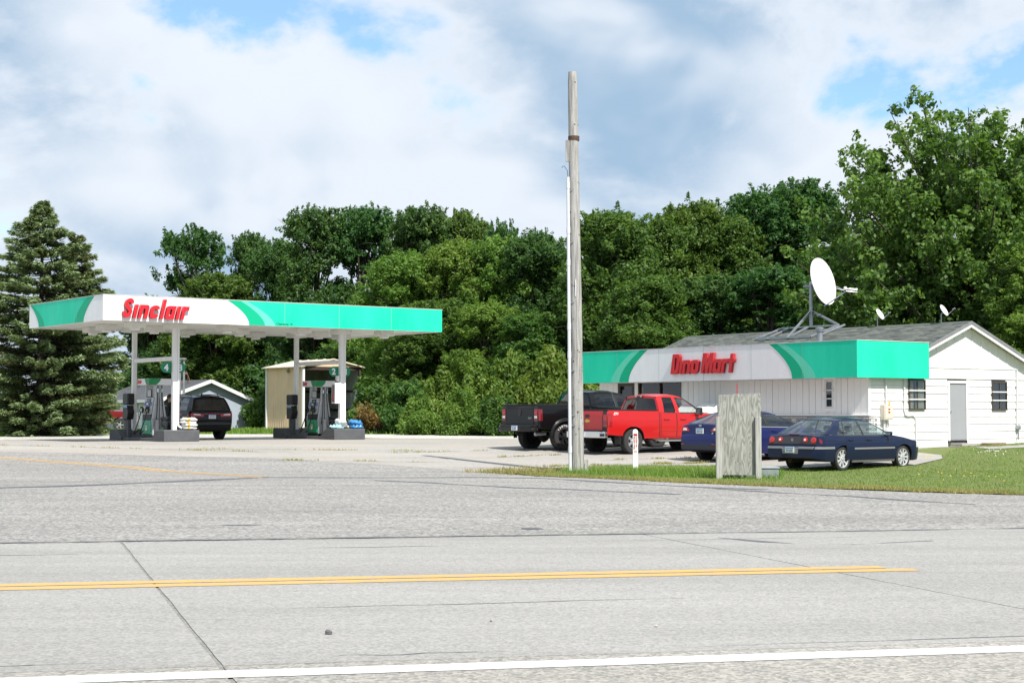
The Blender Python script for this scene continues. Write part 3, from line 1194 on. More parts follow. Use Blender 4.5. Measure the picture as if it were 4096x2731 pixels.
    # flared side columns carrying the topper
    for sy in (-1, 1):
        for sx in (-1, 1):
            poly = [(0.02, 0.1), (0.27, 0.1), (0.30, 0.75), (0.26, 1.05), (0.17, 1.6), (0.15, 2.2), (0.02, 2.2)]
            mb = MB()
            mb.prism([(a * sx, b) for a, b in poly], lambda a, b: (a, sy * (hb + 0.012), b), lambda a, b: (a, sy * (hb + 0.085), b))
            mb.build('side_column', m_silver, t, bevel=0.012)
            # seams of the column covers
            for zz in (0.78, 1.35):
                mb = MB()
                mb.box(min(0.03 * sx, 0.28 * sx), max(0.03 * sx, 0.28 * sx), sy * (hb + 0.0865) - 0.002, sy * (hb + 0.0865) + 0.002, zz, zz + 0.012)
                mb.build('seam', m_greyp, t)
    # topper
    T0, T1 = 2.2, 2.47
    tl, td = 0.54, 0.46
    mb = MB()
    mb.box(-td, td, -tl, tl, T0, T1)
    tp = mb.build('topper_sign', m_pwhite, t, bevel=0.012)
    # green quadrant graphic meeting at the near corner, on the two long and two short faces
    for sx in (-1, 1):
        o = sx * (td + 0.003)
        for sy in (-1, 1):
            pts = [(sy * tl * 0.999, T0 + 0.004), (sy * tl * 0.999, T1 - 0.006)]
            cur = [(sy * tl * (0.28 + 0.30 * (1 - k / 8) ** 1.8 * 1.0), T0 + 0.004 + (T1 - T0 - 0.01) * k / 8) for k in range(8, -1, -1)]
            if sy > 0 and sx < 0:
                continue
            mb = MB()
            mb.add([(o, a, b) for a, b in pts + cur], [tuple(range(11))])
            mb.build('topper_graphic', m_tgreen, tp)
    for sy in (-1, 1):
        o = sy * (tl + 0.003)
        for sx in (-1, 1):
            if sx > 0:
                continue
            pts = [(sx * td * 0.999, T0 + 0.004), (sx * td * 0.999, T1 - 0.006)]
            cur = [(sx * td * (-0.05 + 0.42 * (1 - k / 8) ** 1.8), T0 + 0.004 + (T1 - T0 - 0.01) * k / 8) for k in range(8, -1, -1)]
            mb = MB()
            mb.add([(a, o, b) for a, b in pts + cur], [tuple(range(11))])
            mb.build('topper_graphic', m_tgreen, tp)
    add_text(tp, 'S\u0131ncla\u0131r', m_red, (-td - 0.005, 0.33, T0 + 0.07), (0, -1, 0), (0, 0, 1), 0.24, xs=0.50, offset=0.012, shear=0.25)
    # hoses
    for sy in (-1, 1):
        for k, sx in enumerate((-1, 1)):
            y0 = sy * (hb + 0.12)
            mb = MB()
            pts = [(sx * 0.08, y0, 2.18), (sx * 0.09, y0, 1.6), (sx * 0.13, y0 + sy * 0.03, 1.0), (sx * 0.2, y0 + sy * 0.05, 0.55)]
            mb.tube(pts, 0.018, 6)
            mb.build('hose', m_rubber, t, smooth=60)
            mb = MB()
            mb.tube([(sx * 0.08, y0, 2.05), (sx * 0.08, y0, 1.9)], 0.03, 8)
            mb.build('breakaway', m_chrome, t, smooth=40)
    for yy, drop in ((0.27, 0.16), (-0.27, 0.2)):
        mb = MB()
        pts = [(-0.42, yy, 1.08), (-0.50, yy - 0.02, 0.8), (-0.58, yy + 0.05, 0.45), (-0.62, yy + 0.2, drop), (-0.52, yy + 0.34, 0.14), (-0.38, yy + 0.38, 0.3)]
        # smooth the run
        sm = []
        for i in range(len(pts) - 1):
            for q in range(5):
                sm.append(Vector(pts[i]).lerp(Vector(pts[i + 1]), q / 5))
        sm.append(Vector(pts[-1]))
        for _ in range(4):
            sm = [sm[0]] + [(sm[i - 1] + sm[i] * 2 + sm[i + 1]) / 4 for i in range(1, len(sm) - 1)] + [sm[-1]]
        mb.tube(sm, 0.02, 6)
        mb.build('hose', m_rubber, t, smooth=60)
    return t


pump1 = make_pump('fuel pump with a teal lower cabinet between the island posts numbered 4 and 3', 'teal')
pump2 = make_pump('fuel pump with an all-green lower cabinet between the posts numbered 2 and 1', 'green')
for p, x in ((pump1, 3.55), (pump2, 10.85)):
    w_ = CORN + AX * (x) + BX * 3.55
    p.location = (w_.x, w_.y, GZ + 0.12)
    p.scale = (1, 1, 0.92)


def at_canopy(x, y, z):
    p = CORN + AX * x + BX * y
    return (p.x, p.y, GZ + z)


# towel dispensers with squeegee on the far posts
def make_towel(x, label):
    t = thing('towel_dispenser', label, 'towel dispenser', at_canopy(x - 0.36, 5.15, 0.42), ANG, 'towel dispensers on the far posts')
    mb = MB()
    mb.box(-0.09, 0.09, -0.09, 0.09, 0, 0.42)
    mb.build('stand', m_island, t, bevel=0.01)
    mb = MB()
    mb.box(-0.15, 0.15, -0.26, 0.26, 0.97, 1.42)
    mb.build('upper_cabinet', m_black, t, bevel=0.06, seg=4)
    mb = MB()
    poly = [(-0.24, 0.40), (0.18, 0.40), (0.28, 0.68), (0.2, 0.85), (0.2, 0.95), (-0.24, 0.95)]
    mb.prism(poly, lambda a, b: (-0.14, -a, b), lambda a, b: (0.14, -a, b))
    mb.build('wash_bucket', m_black, t, bevel=0.03, seg=3)
    mb = MB()
    mb.box(-0.149, -0.141, -0.18, 0.16, 0.86, 0.955)
    mb.build('towel_slot', mat('towel_blue', (0.24, 0.42, 0.62), 0.6), t)
    mb = MB()
    mb.tube([(0, -0.2, 0.75), (-0.02, -0.42, 1.0)], 0.016, 6)
    mb.tube([(-0.02, -0.42, 1.0), (-0.02, -0.36, 1.06)], 0.02, 6)
    mb.build('squeegee', m_rubber, t)
    return t


make_towel(3.55, 'black towel and squeegee dispenser on the post behind the teal pump')
make_towel(10.85, 'black towel and squeegee dispenser on the post behind the all-green pump')


def make_bin(x, y, label, sticker):
    t = thing('trash_bin', label, 'trash bin', at_canopy(x, y, 0.12), ANG, 'trash bins on the islands')
    mb = MB()
    mb.box(-0.26, 0.26, -0.24, 0.24, 0, 0.62)
    mb.build('bin_body', m_black, t, bevel=0.03)
    mb = MB()
    mb.box(-0.29, 0.29, -0.27, 0.27, 0.66, 0.80)
    mb.build('lid', m_black, t, bevel=0.03)
    # ruffled liner hanging over the rim
    m_lin = mat('bin_liner', (0.02, 0.02, 0.021), 0.22)
    rr = random.Random(int(x * 10))
    mb = MB()
    ring = []
    for i in range(48):
        a = 2 * PI * i / 48
        cx, cy = math.cos(a), math.sin(a)
        k = 1 / max(abs(cx), abs(cy))
        ring.append((0.275 * cx * min(k, 1.25), 0.255 * cy * min(k, 1.25)))
    vs = []
    for j, (zz, ex) in enumerate(((0.67, 1.0), (0.6, 1.05), (0.52, 1.06), (0.45, 1.02))):
        for i, (a, b) in enumerate(ring):
            e = ex + rr.uniform(-0.02, 0.035)
            vs.append((a * e, b * e, zz + (rr.uniform(-0.05, 0.03) if j == 3 else 0)))
    mb.add(vs, [(j * 48 + i, j * 48 + (i + 1) % 48, (j + 1) * 48 + (i + 1) % 48, (j + 1) * 48 + i) for j in range(3) for i in range(48)])
    mb.build('liner', m_lin, t, fix=False)
    if sticker:
        mb = MB()
        mb.box(-0.2645, -0.2615, 0.02, 0.2, 0.02, 0.44)
        st = mb.build('sticker', m_tgreen, t)
        mb = MB()
        mb.box(-0.268, -0.2655, 0.05, 0.17, 0.04, 0.16)
        mb.build('emblem', m_pwhite, st)
    return t


make_bin(3.75, 2.52, 'black trash bin with a green sticker and drooping liner beside the teal pump', True)
make_bin(11.15, 2.52, 'black trash bin beside the all-green pump', False)

# bags of salt stacked on the near block
m_bag = mat('bag_white', (0.72, 0.72, 0.7), 0.4, var=0.12, vscale=6, bump=0.4, bscale=7, bdist=0.03)
m_bag_y = mat('bag_yellow', (0.65, 0.42, 0.03), 0.4)
m_bag_t = mat('bag_teal', (0.2, 0.52, 0.58), 0.35, var=0.6, vscale=5, col2=(0.7, 0.72, 0.72), bump=0.5, bscale=9, bdist=0.04)
m_bag_b = mat('bag_blue', (0.05, 0.24, 0.55), 0.3, var=0.3, vscale=6, bump=0.6, bscale=9, bdist=0.04)


def bag_mesh(name, lx, ly, h, m, seed, m2=None, crumple=0.012):
    rr = random.Random(seed)
    ph = [rr.uniform(0, 6.28) for _ in range(8)]
    nu, nv = 18, 12
    mb = MB()
    for sgn in (1, -1):
        def fn(u, v):
            x, y = (u - 0.5), (v - 0.5)
            e = (1 - abs(2 * x) ** 4) * (1 - abs(2 * y) ** 4)
            e = max(0, e) ** 0.5
            c = crumple * (math.sin(17 * x + ph[0] + 5 * y) + math.sin(23 * y + ph[1] - 9 * x) + math.sin(31 * x * y + ph[2]))
            pin = 1 - 0.06 * abs(2 * y) ** 2
            return (x * lx * pin, y * ly * (1 - 0.05 * abs(2 * x) ** 2), sgn * (h / 2) * e + c * e)
        mb.grid(fn, nu, nv)
    if m2:
        mb.m = [1 if (i % nu) in (3, 4, 5) and (i // nu) % nv < 7 else 0 for i in range(len(mb.f))]
    return mb.mesh(name, [m, m2] if m2 else m, smooth=70)


for k in range(4):
    me = bag_mesh('salt_bag', 0.52, 0.62, 0.135, m_bag, k + 3, m_bag_y)
    o = link('salt_bag', me, None, at_canopy(3.55 + 0.44 + 0.02 * math.sin(k * 2.1), 1.42 + 0.02 * math.cos(k * 3), 0.44 + 0.065 + 0.105 * k), (0.02 * (-1) ** k, 0.02, ANG + 0.06 * math.sin(5 * k)))
    tag(o, ['white salt bag with yellow print at the bottom of the stack on the island end',
            'second white salt bag from the bottom of the stack on the island end',
            'third white salt bag from the bottom of the stack on the island end',
            'white salt bag with yellow print on top of the stack on the island end'][k], 'bag', 'white salt bags on the island end')
for k, (dx, dz, lab, m, s, tilt) in enumerate([(0.5, 0.09, 'lower blue plastic bag on the island end beside the white post', m_bag_b, 0.5, 0.0),
                                               (0.47, 0.24, 'upper blue plastic bag folded on the other blue bag', m_bag_b, 0.46, 0.12),
                                               (-0.38, 0.07, 'flat white and teal bag lying on the island end', m_bag_t, 0.6, 0.0),
                                               (-0.2, 0.22, 'crumpled white bag slumped against the white post', m_bag, 0.5, 0.55)]):
    me = bag_mesh('plastic_bag', s, 0.5, 0.19 if k != 2 else 0.12, m, 20 + k, None, 0.03)
    o = link('plastic_bag', me, None, at_canopy(10.85 + dx, 1.4, 0.43 + dz), (0.1, tilt, ANG + 0.3 * k))
    tag(o, lab, 'bag', 'bags on the island end')

# fire extinguisher cabinet on the post
fx = thing('extinguisher_cabinet', 'white wall box with a red fire extinguisher on the post numbered 2 and 1', 'cabinet', at_canopy(10.85 - 0.24, 1.72, 1.45), ANG)
mb = MB()
mb.box(-0.14, 0.145, -0.14, 0.14, 0, 0.84)
bx_ = mb.build('box', m_white, fx, bevel=0.01)
mb = MB()
mb.box(-0.146, -0.142, -0.10, 0.10, 0.05, 0.76)
mb.build('door_glass', mat('cabinet_glass', (0.10, 0.05, 0.045), 0.1), bx_)
mb = MB()
mb.lathe([(0.0, 0.1), (0.045, 0.1), (0.045, 0.42), (0.025, 0.48), (0.015, 0.52), (0.0, 0.52)], 12, M=Matrix.Translation((-0.11, 0, 0)) @ Matrix.Diagonal((1, 1.3, 1, 1)))
mb.build('extinguisher', mat('extinguisher_red', (0.28, 0.03, 0.02), 0.3), fx, smooth=40)
# junction box above it
mb = MB()
mb.box(0.0, 0.1, -0.08, 0.08, 0.9, 1.12)
mb.build('junction_box', m_offwhite, fx, bevel=0.01)
# ---------------------------------------------------------------- store
m_board = mat('white_board', (0.80, 0.80, 0.79), 0.6, var=0.12, vscale=2.5, bump=0.15, bscale=12, col2=(0.68, 0.68, 0.66))
m_siding = mat('white_siding', (0.80, 0.805, 0.80), 0.6, var=0.55, vscale=2.4, stretch=(1.5, 1.5, 0.5), col2=(0.62, 0.61, 0.57), detail=9, bump=0.12, bscale=10)
m_gapdark = mat('board_gap', (0.10, 0.098, 0.09), 0.9, var=0.5, vscale=5)
m_shingle = [mat('shingle_%s' % k, c, 0.9, var=0.35, vscale=14, bump=0.6, bscale=120, bdist=0.004)
             for k, c in (('dark', (0.070, 0.081, 0.074)), ('mid', (0.108, 0.119, 0.107)), ('pale', (0.148, 0.160, 0.140)))]
m_brick = [mat('brick_%s' % k, c, 0.85, var=0.3, vscale=20, bump=0.4, bscale=60) for k, c in
           (('white', (0.64, 0.63, 0.61)), ('grey', (0.46, 0.455, 0.44)), ('dark', (0.31, 0.305, 0.30)))]
m_mortar = mat('mortar', (0.26, 0.255, 0.25), 0.95, var=0.2, vscale=15)
m_metal_edge = mat('drip_edge', (0.22, 0.225, 0.235), 0.5, var=0.3, vscale=5)
m_dark_in = mat('dark_interior', (0.018, 0.017, 0.017), 0.6)
m_frame_w = mat('window_frame_white', (0.66, 0.665, 0.66), 0.5)
m_frame_b = mat('window_frame_bronze', (0.06, 0.045, 0.035), 0.4)
m_curtain = mat('curtain', (0.42, 0.40, 0.31), 0.9, var=0.4, vscale=12)
m_door_grey = mat('door_grey', (0.30, 0.31, 0.325), 0.5, var=0.06, vscale=2)
m_winglass = glass('window_glass', (0.82, 0.85, 0.85), 1.0)
m_store_glass = glass('shop_glass', (0.35, 0.36, 0.37), 1.0)

WC = Vector((11.8, 53.0, 0))
SZ = 0.47
store = thing('store_building', 'white low store with a grey shingle roof, gable wall and brick base', 'building', (WC.x, WC.y, SZ), ANG)
GW, SL = 10.2, 13.8                  # gable width, building length
PK = 4.26                            # ridge height
SLOPE = 0.385
roofz = lambda x: PK - SLOPE * abs(x - GW / 2)
EAVE = roofz(0)
P0 = Vector((WC.x, WC.y, SZ))


def fw(u, v):
    """front wall: photo pixel -> (y along wall, z)"""
    p = local(store, hit(u, v, P0, AX))
    return p.y, p.z


def gw5(x, y):
    """gable wall, read off the zoom (2.24x, origin 3300,1200)"""
    p = local(store, hit(3300 + x / 2.24, 1200 + y / 2.24, P0, BX))
    return p.x, p.z


# core walls
mb = MB()
mb.box(0.03, GW - 0.03, 0.03, SL - 0.03, -0.5, EAVE - 0.05)
# keep the shop window and door openings hollow: separate rooms below
bpy.data.meshes  # (core is built as four slabs so that openings can be cut)
y_w0, _ = fw(2728, 1560)
y_w1, z_w1 = fw(2554, 1560)
y_d0, _ = fw(2541, 1560)
y_d1, _ = fw(2475, 1560)
m_core = m_siding
mb = MB()
for (ya, yb_) in ((0.0, y_w0), (y_w1, y_d0), (y_d1, SL)):
    mb.box(0.0, 0.14, ya, yb_, -0.5, EAVE - 0.03)
mb.box(0.0, 0.14, y_w0, y_w1, -0.5, 0.75)
mb.box(0.0, 0.14, y_w0, y_d1, 2.23, EAVE - 0.03)
mb.build('wall', m_core, store)
mb = MB()
mb.prism([(0.141, -0.5), (GW, -0.5), (GW, EAVE - 0.06), (GW / 2, PK - 0.06), (0.141, EAVE - 0.06)], lambda a, b: (a, 0.0, b), lambda a, b: (a, 0.14, b))
mb.build('wall', m_core, store)
mb = MB()
mb.prism([(0.141, -0.5), (GW, -0.5), (GW, EAVE - 0.06), (GW / 2, PK - 0.06), (0.141, EAVE - 0.06)], lambda a, b: (a, SL - 0.14, b), lambda a, b: (a, SL, b))
mb.build('wall', m_core, store)
mb = MB()
mb.box(GW - 0.14, GW - 0.001, 0.141, SL - 0.141, -0.5, EAVE - 0.06)
mb.build('wall', m_core, store)
mb = MB()
mb.box(0.15, 3.0, y_w0 - 0.5, y_d1 + 0.5, 0.02, 0.06)
mb.box(2.9, 3.0, y_w0 - 0.5, y_d1 + 0.5, 0.06, 2.4)
mb.build('shop_interior', m_dark_in, store)
# shop fittings seen through the glass
m_fit = mat('shelf_red', (0.22, 0.02, 0.025), 0.5)
for k, (y, h, mm) in enumerate([(y_w0 + 0.45, 1.6, m_fit), (y_w0 + 1.35, 1.35, m_greyp), (y_w0 + 2.1, 1.9, m_fit), (y_d0 + 0.3, 1.5, m_fit)]):
    mb = MB()
    mb.box(0.9 + 0.25 * (k % 2), 1.3 + 0.25 * (k % 2), y - 0.3, y + 0.3, 0.06, h)
    for j in range(3):
        mb.box(0.82 + 0.25 * (k % 2), 0.9 + 0.25 * (k % 2), y - 0.28, y + 0.28, 0.5 + 0.4 * j, 0.53 + 0.4 * j)
    mb.build('shop_shelf', mm, store)
mb = MB()
mb.box(0.055, 0.07, y_w0 + 0.03, y_w1 - 0.03, 0.78, 2.21)
mb.build('shop_window', m_store_glass, store)
for (ya, yb_) in ((y_w0, y_w0 + 0.05), (y_w1 - 0.05, y_w1), ((y_w0 + y_w1) / 2 - 0.02, (y_w0 + y_w1) / 2 + 0.02)):
    mb = MB()
    mb.box(-0.02, 0.1, ya, yb_, 0.76, 2.225)
    mb.build('window_frame', m_frame_b, store)
mb = MB()
mb.box(0.05, 0.07, y_d0 + 0.08, y_d1 - 0.08, 0.12, 2.12)
dr = mb.build('shop_door', m_store_glass, store)
for b in ((y_d0, y_d0 + 0.08, -0.1, 2.23), (y_d1 - 0.08, y_d1, -0.1, 2.23), (y_d0 + 0.081, y_d1 - 0.081, -0.1, 0.12), (y_d0 + 0.081, y_d1 - 0.081, 2.12, 2.23)):
    mb = MB()
    mb.box(-0.02, 0.1, *b)
    mb.build('door_frame', m_frame_b, dr)

# vertical front boards, dark joints between them
BW = 0.288
y = 0.02
k = 0
rb = random.Random(3)
zb0 = 1.0
nw_y0, nw_z1 = fw(3346, 1518)
nw_y1, nw_z0 = fw(3298, 1643)
while y < SL - 0.1:
    y1 = min(y + BW - rb.choice([0.008, 0.012, 0.018]), SL)
    lo = zb0 + 0.002
    segs = [(y, y1)]
    for a, b_ in ((y_w0, y_w1), (y_d0 - 0.0, y_d1)):
        if y1 > a and y < b_:
            segs = []
            if y < a - 0.03:
                segs.append((y, a))
            if y1 > b_ + 0.03:
                segs.append((b_, y1))
    for a, b_ in segs:
        if b_ - a > 0.02:
            mb = MB()
            mb.box(-0.022 - rb.uniform(0, 0.004), -0.002, a, b_, lo, EAVE - 0.05)
            mb.build('wall_board', m_board, store)
    y += BW
    k += 1
mb = MB()
mb.box(-0.002, -0.0005, 0.02, y_w0, zb0, EAVE - 0.05)
mb.box(-0.002, -0.0005, y_d1, SL, zb0, EAVE - 0.05)
mb.build('board_joint_backing', m_gapdark, store)
mb = MB()
mb.box(-0.035, 0.0, y_w1, y_d0, -0.4, EAVE - 0.05)
mb.build('door_post', m_board, store)
# corner trim
mb = MB()
mb.box(-0.03, 0.09, -0.032, 0.018, zb0 + 0.03, EAVE - 0.03)
mb.build('corner_trim', m_board, store)

# brick base: individual bricks near the corner, the rest joined
mb = MB()
mb.box(-0.075, -0.0, 0.0, y_w0, -0.45, zb0 - 0.02)
mb.box(-0.075, 0.33, -0.075, -0.0, -0.45, zb0 - 0.02)
bb = mb.build('brick_base', m_mortar, store)
bl, bh, bj = 0.195, 0.062, 0.012
brick_me = []
for m in m_brick:
    b1 = MB()
    b1.box(0, 0.028, 0, bl, 0, bh)
    brick_me.append(b1.mesh('brick', m))
rest = MB()
nind = 0
rows_ = int((zb0 - 0.02 + 0.45) / (bh + bj))
for r in range(rows_ - 1, -1, -1):
    z = -0.45 + r * (bh + bj)
    y = -0.055 - (0.1 if r % 2 else 0)
    while y < y_w0 - 0.1:
        kx = rb.choices([0, 1, 2], [3, 4, 2])[0]
        if y > -0.08:
            jx = -0.099 + rb.uniform(-0.003, 0.003)
            if y < 4.3 and z > -0.15 and nind < 290:
                link('brick', brick_me[kx], bb, (jx, y, z))
                nind += 1
            else:
                rest.mat(kx)
                rest.box(jx, jx + 0.028, y, y + bl, z, z + bh)
        y += bl + bj
    # return on the gable side
    x = -0.09 + (0.1 if r % 2 else 0)
    while x < 0.16:
        rest.mat(rb.choice([0, 0, 1]))
        rest.box(x, x + bl, -0.097, -0.07, z, z + bh)
        x += bl + bj
o = rest.build('bricks', m_brick, bb, fix=False)
o['kind'] = 'stuff'
mb = MB()
mb.box(-0.115, 0.0, -0.11, y_w0, zb0 - 0.018, zb0 + 0.02)
mb.build('brick_ledge', m_board, store, bevel=0.006)


def sash(parent, name, x0, x1, z0, z1, plane, outw, m_frame, m_pane, bars=2, fr=0.06, back=None, mid=True, trim=None):
    """window built proud of a wall. plane(s, z, out) -> local point"""
    def bxs(nm, s0, s1, a0, a1, o0, o1, m, par):
        mb = MB()
        vs = [plane(s, z, o) for o in (o0, o1) for z in (a0, a1) for s in (s0, s1)]
        mb.add(vs, [(0, 2, 3, 1), (4, 5, 7, 6), (0, 1, 5, 4), (2, 6, 7, 3), (0, 4, 6, 2), (1, 3, 7, 5)])
        return mb.build(nm, m, par)
    win = bxs(name, x0, x1, z0, z1, 0.003, 0.012, back or m_dark_in, parent)
    bxs('pane', x0 + fr, x1 - fr, z0 + fr, z1 - fr, 0.03, 0.036, m_pane, win)
    for (a, b, c, d) in ((x0, x0 + fr, z0, z1), (x1 - fr, x1, z0, z1), (x0 + fr + 0.001, x1 - fr - 0.001, z0, z0 + fr), (x0 + fr + 0.001, x1 - fr - 0.001, z1 - fr, z1)):
        bxs('frame', a, b, c, d, 0.013, 0.055, m_frame, win)
    if trim:
        tw_ = 0.09
        for (a, b, c, d) in ((x0 - tw_, x0 - 0.001, z0 - tw_, z1 + tw_), (x1 + 0.001, x1 + tw_, z0 - tw_, z1 + tw_), (x0, x1, z1 + 0.001, z1 + tw_), (x0, x1, z0 - tw_, z0 - 0.001)):
            bxs('casing', a, b, c, d, 0.001, 0.05, trim, win)
    for i in range(bars):
        zz = z0 + (z1 - z0) * (0.345 + 0.29 * i)
        bxs('guard_bar', x0 - 0.04, x1 + 0.05, zz - 0.02, zz + 0.02, 0.06, 0.085, m_frame_w, win)
    return win, bxs


front_pl = lambda s, z, o: (-0.024 - o, s, z)
sash(store, 'window', nw_y0 + 0.08, nw_y1 - 0.08, nw_z0 + 0.08, min(nw_z1, 2.2), front_pl, 1, m_frame_w, m_winglass, bars=2, fr=0.07, trim=m_board)

# gable siding: lap boards cut round door and windows
gx_d0, z_d1 = gw5(1104, 745)
gx_d1, z_d0 = gw5(1257, 1250)
gx_a0, z_a1 = gw5(738, 710)
gx_a1, z_a0 = gw5(888, 982)
gx_b0, z_b1 = gw5(1485, 728)
gx_b1, z_b0 = gw5(1618, 987)
ZF0 = gw5(1000, 697)[1]
ZF1 = gw5(1000, 603)[1]
LAP = 0.262
zrow = ZF0 - 0.02
r = 0
while zrow > -0.45:
    z1, z0 = zrow, zrow - LAP + 0.006
    cuts = []
    for (a, b, c, d) in ((gx_d0 - 0.09, gx_d1 + 0.09, z_d0 - 0.03, z_d1 + 0.09), (gx_a0, gx_a1, z_a0, z_a1), (gx_b0, gx_b1, z_b0, z_b1)):
        if z1 > c + 0.05 and z0 < d - 0.05:
            cuts.append((a, b))
    cuts.sort()
    x = 0.095 if z1 > 1.04 else 0.345
    for a, b in cuts + [(GW, GW)]:
        n = max(1, int((a - x) / 3.6 + 0.5))
        for i in range(n):
            xa, xb = x + (a - x) * i / n, x + (a - x) * (i + 1) / n - (0.004 if i < n - 1 else 0)
            mb = MB()
            o1, o0 = -0.033 - rb.uniform(0, 0.004), -0.012
            mb.add([(xa, -0.001, z0), (xb, -0.001, z0), (xb, o1, z0), (xa, o1, z0), (xa, -0.001, z1), (xb, -0.001, z1), (xb, o0, z1), (xa, o0, z1)],
                   [(0, 1, 2, 3), (4, 5, 6, 7), (3, 2, 6, 7), (0, 1, 5, 4), (0, 3, 7, 4), (1, 2, 6, 5)])
            mb.build('siding_board', m_siding, store)
        x = b
    zrow -= LAP
    r += 1
# dark sheet behind the rows, its colour standing in for seam shadows
mb = MB()
mb.box(0.1, GW, -0.0015, -0.0006, -0.4, ZF0)
mb.build('siding_shadow_backing', m_gapdark, store)
# frieze band with short battens, gable panels above
for (za, zb_) in ((ZF0 - 0.018, ZF0 + 0.03), (ZF1 - 0.02, ZF1 + 0.03)):
    mb = MB()
    mb.box(0.0, GW, -0.045, -0.003, za, zb_)
    mb.build('frieze_rail', m_siding, store)
xb = 0.1
PWD = 0.49
while xb < GW - 0.1:
    x1 = min(xb + PWD - 0.006, GW)
    poly = [(xb, ZF1 + 0.031), (x1, ZF1 + 0.031), (x1, roofz(x1) - 0.12)]
    if xb < GW / 2 < x1:
        poly.append((GW / 2, roofz(GW / 2) - 0.12))
    poly.append((xb, roofz(xb) - 0.12))
    if roofz(xb) - 0.12 > ZF1 + 0.06:
        mb = MB()
        mb.prism(poly, lambda a, b: (a, -0.02, b), lambda a, b: (a, -0.002, b))
        mb.build('gable_panel', m_siding, store)
    mb = MB()
    mb.box(xb, x1, -0.022, -0.002, ZF0 + 0.031, ZF1 - 0.021)
    mb.build('frieze_panel', m_siding, store)
    if roofz(xb) - 0.14 > ZF1 + 0.1:
        mb = MB()
        mb.box(xb - 0.025, xb + 0.02, -0.038, -0.021, ZF1 + 0.032, roofz(xb) - 0.14)
        mb.build('batten', m_siding, store)
    xb += PWD
gab = lambda s, z, o: (s, -0.030 - o, z)
wA, bxa = sash(store, 'window', gx_a0, gx_a1, z_a0, z_a1, gab, 1, m_frame_b, m_winglass, bars=2, fr=0.045, back=m_curtain)
bxa('mullion', (gx_a0 + gx_a1) / 2 - 0.02, (gx_a0 + gx_a1) / 2 + 0.02, z_a0 + 0.05, z_a1 - 0.05, 0.0365, 0.05, m_frame_b, wA)
bxa('curtain_gap', gx_a0 + 0.30 * (gx_a1 - gx_a0), gx_a0 + 0.42 * (gx_a1 - gx_a0), z_a0 + 0.05, z_a1 - 0.05, 0.0125, 0.016, m_dark_in, wA)
wB, bxb = sash(store, 'window', gx_b0, gx_b1, z_b0, z_b1, gab, 1, m_frame_b, m_winglass, bars=2, fr=0.045)
bxb('mullion', (gx_b0 + gx_b1) / 2 - 0.02, (gx_b0 + gx_b1) / 2 + 0.02, z_b0 + 0.05, z_b1 - 0.05, 0.0365, 0.05, m_frame_b, wB)
# grey side door
mb = MB()
mb.box(gx_d0, gx_d1, -0.03, -0.004, z_d0 + 0.02, z_d1)
sd = mb.build('side_door', m_door_grey, store)
for (a, b, c, d) in ((gx_d0 - 0.09, gx_d0 - 0.002, z_d0 - 0.03, z_d1 + 0.09), (gx_d1 + 0.002, gx_d1 + 0.09, z_d0 - 0.03, z_d1 + 0.09), (gx_d0 - 0.001, gx_d1 + 0.001, z_d1 + 0.003, z_d1 + 0.09)):
    mb = MB()
    mb.box(a, b, -0.07, -0.003, c, d)
    mb.build('door_frame', m_siding, sd, bevel=0.005)
mb = MB()
mb.lathe([(0.0, 0), (0.03, 0), (0.03, 0.03), (0.0, 0.035)], 10, axis='Y', M=Matrix.Translation((gx_d0 + 0.07, -0.065, z_d0 + 0.98)))
mb.build('door_knob', m_chrome, sd, smooth=40)
mb = MB()
mb.box(gx_d0 - 0.02, gx_d1 + 0.03, -0.05, -0.003, z_d0 - 0.02, z_d0 + 0.018)
mb.build('threshold', m_metal_edge, sd)

# roof: deck, rake boards, shingles
RO0, RO1 = -0.28, SL + 0.3
xo = 0.42
xf = -0.30                            # the front slope stops behind the fascia
for sgn in (0, 1):
    xs_ = (-xf, GW / 2) if sgn == 0 else (GW / 2, GW + xo)
    mb = MB()
    mb.add([(x, y, roofz(x) + dz) for dz in (-0.07, 0.0) for y in (RO0, RO1) for x in xs_],
           [(0, 2, 3, 1), (4, 5, 7, 6), (0, 1, 5, 4), (2, 6, 7, 3), (0, 4, 6, 2), (1, 3, 7, 5)])
    mb.build('roof', m_shingle[0], store)
    if sgn == 0:
        xs_ = (0.75, GW / 2)
    for yy, nm in ((RO0 - 0.02, 'rake_board'), (RO1 - 0.0, 'rake_board')):
        mb = MB()
        mb.add([(x, y, roofz(x) + dz) for dz in (-0.19, 0.012) for y in (yy, yy + 0.02) for x in xs_],
               [(0, 2, 3, 1), (4, 5, 7, 6), (0, 1, 5, 4), (2, 6, 7, 3), (0, 4, 6, 2), (1, 3, 7, 5)])
        mb.mat(0)
        rk = mb.build(nm, m_siding, store)
        mb = MB()
        mb.add([(x, y, roofz(x) + dz) for dz in (-0.09, 0.03) for y in (yy - 0.012, yy - 0.002) for x in xs_],
               [(0, 2, 3, 1), (4, 5, 7, 6), (0, 1, 5, 4), (2, 6, 7, 3), (0, 4, 6, 2), (1, 3, 7, 5)])
        mb.build('drip_edge', m_metal_edge, rk)
    # soffit under the rake
    mb = MB()
    mb.add([(x, y, roofz(x) - 0.085) for y in (RO0, -0.04) for x in xs_], [(0, 1, 3, 2)])
    mb.build('soffit', m_siding, store)
th = math.atan(SLOPE)
ud = Vector((math.cos(th), 0, math.sin(th)))
nd = Vector((-math.sin(th), 0, math.cos(th)))
slope_len = (GW / 2 + xf) / math.cos(th)
EXP = 0.142
nrow = int(slope_len / EXP)
tab = 0.31
tab_me = []
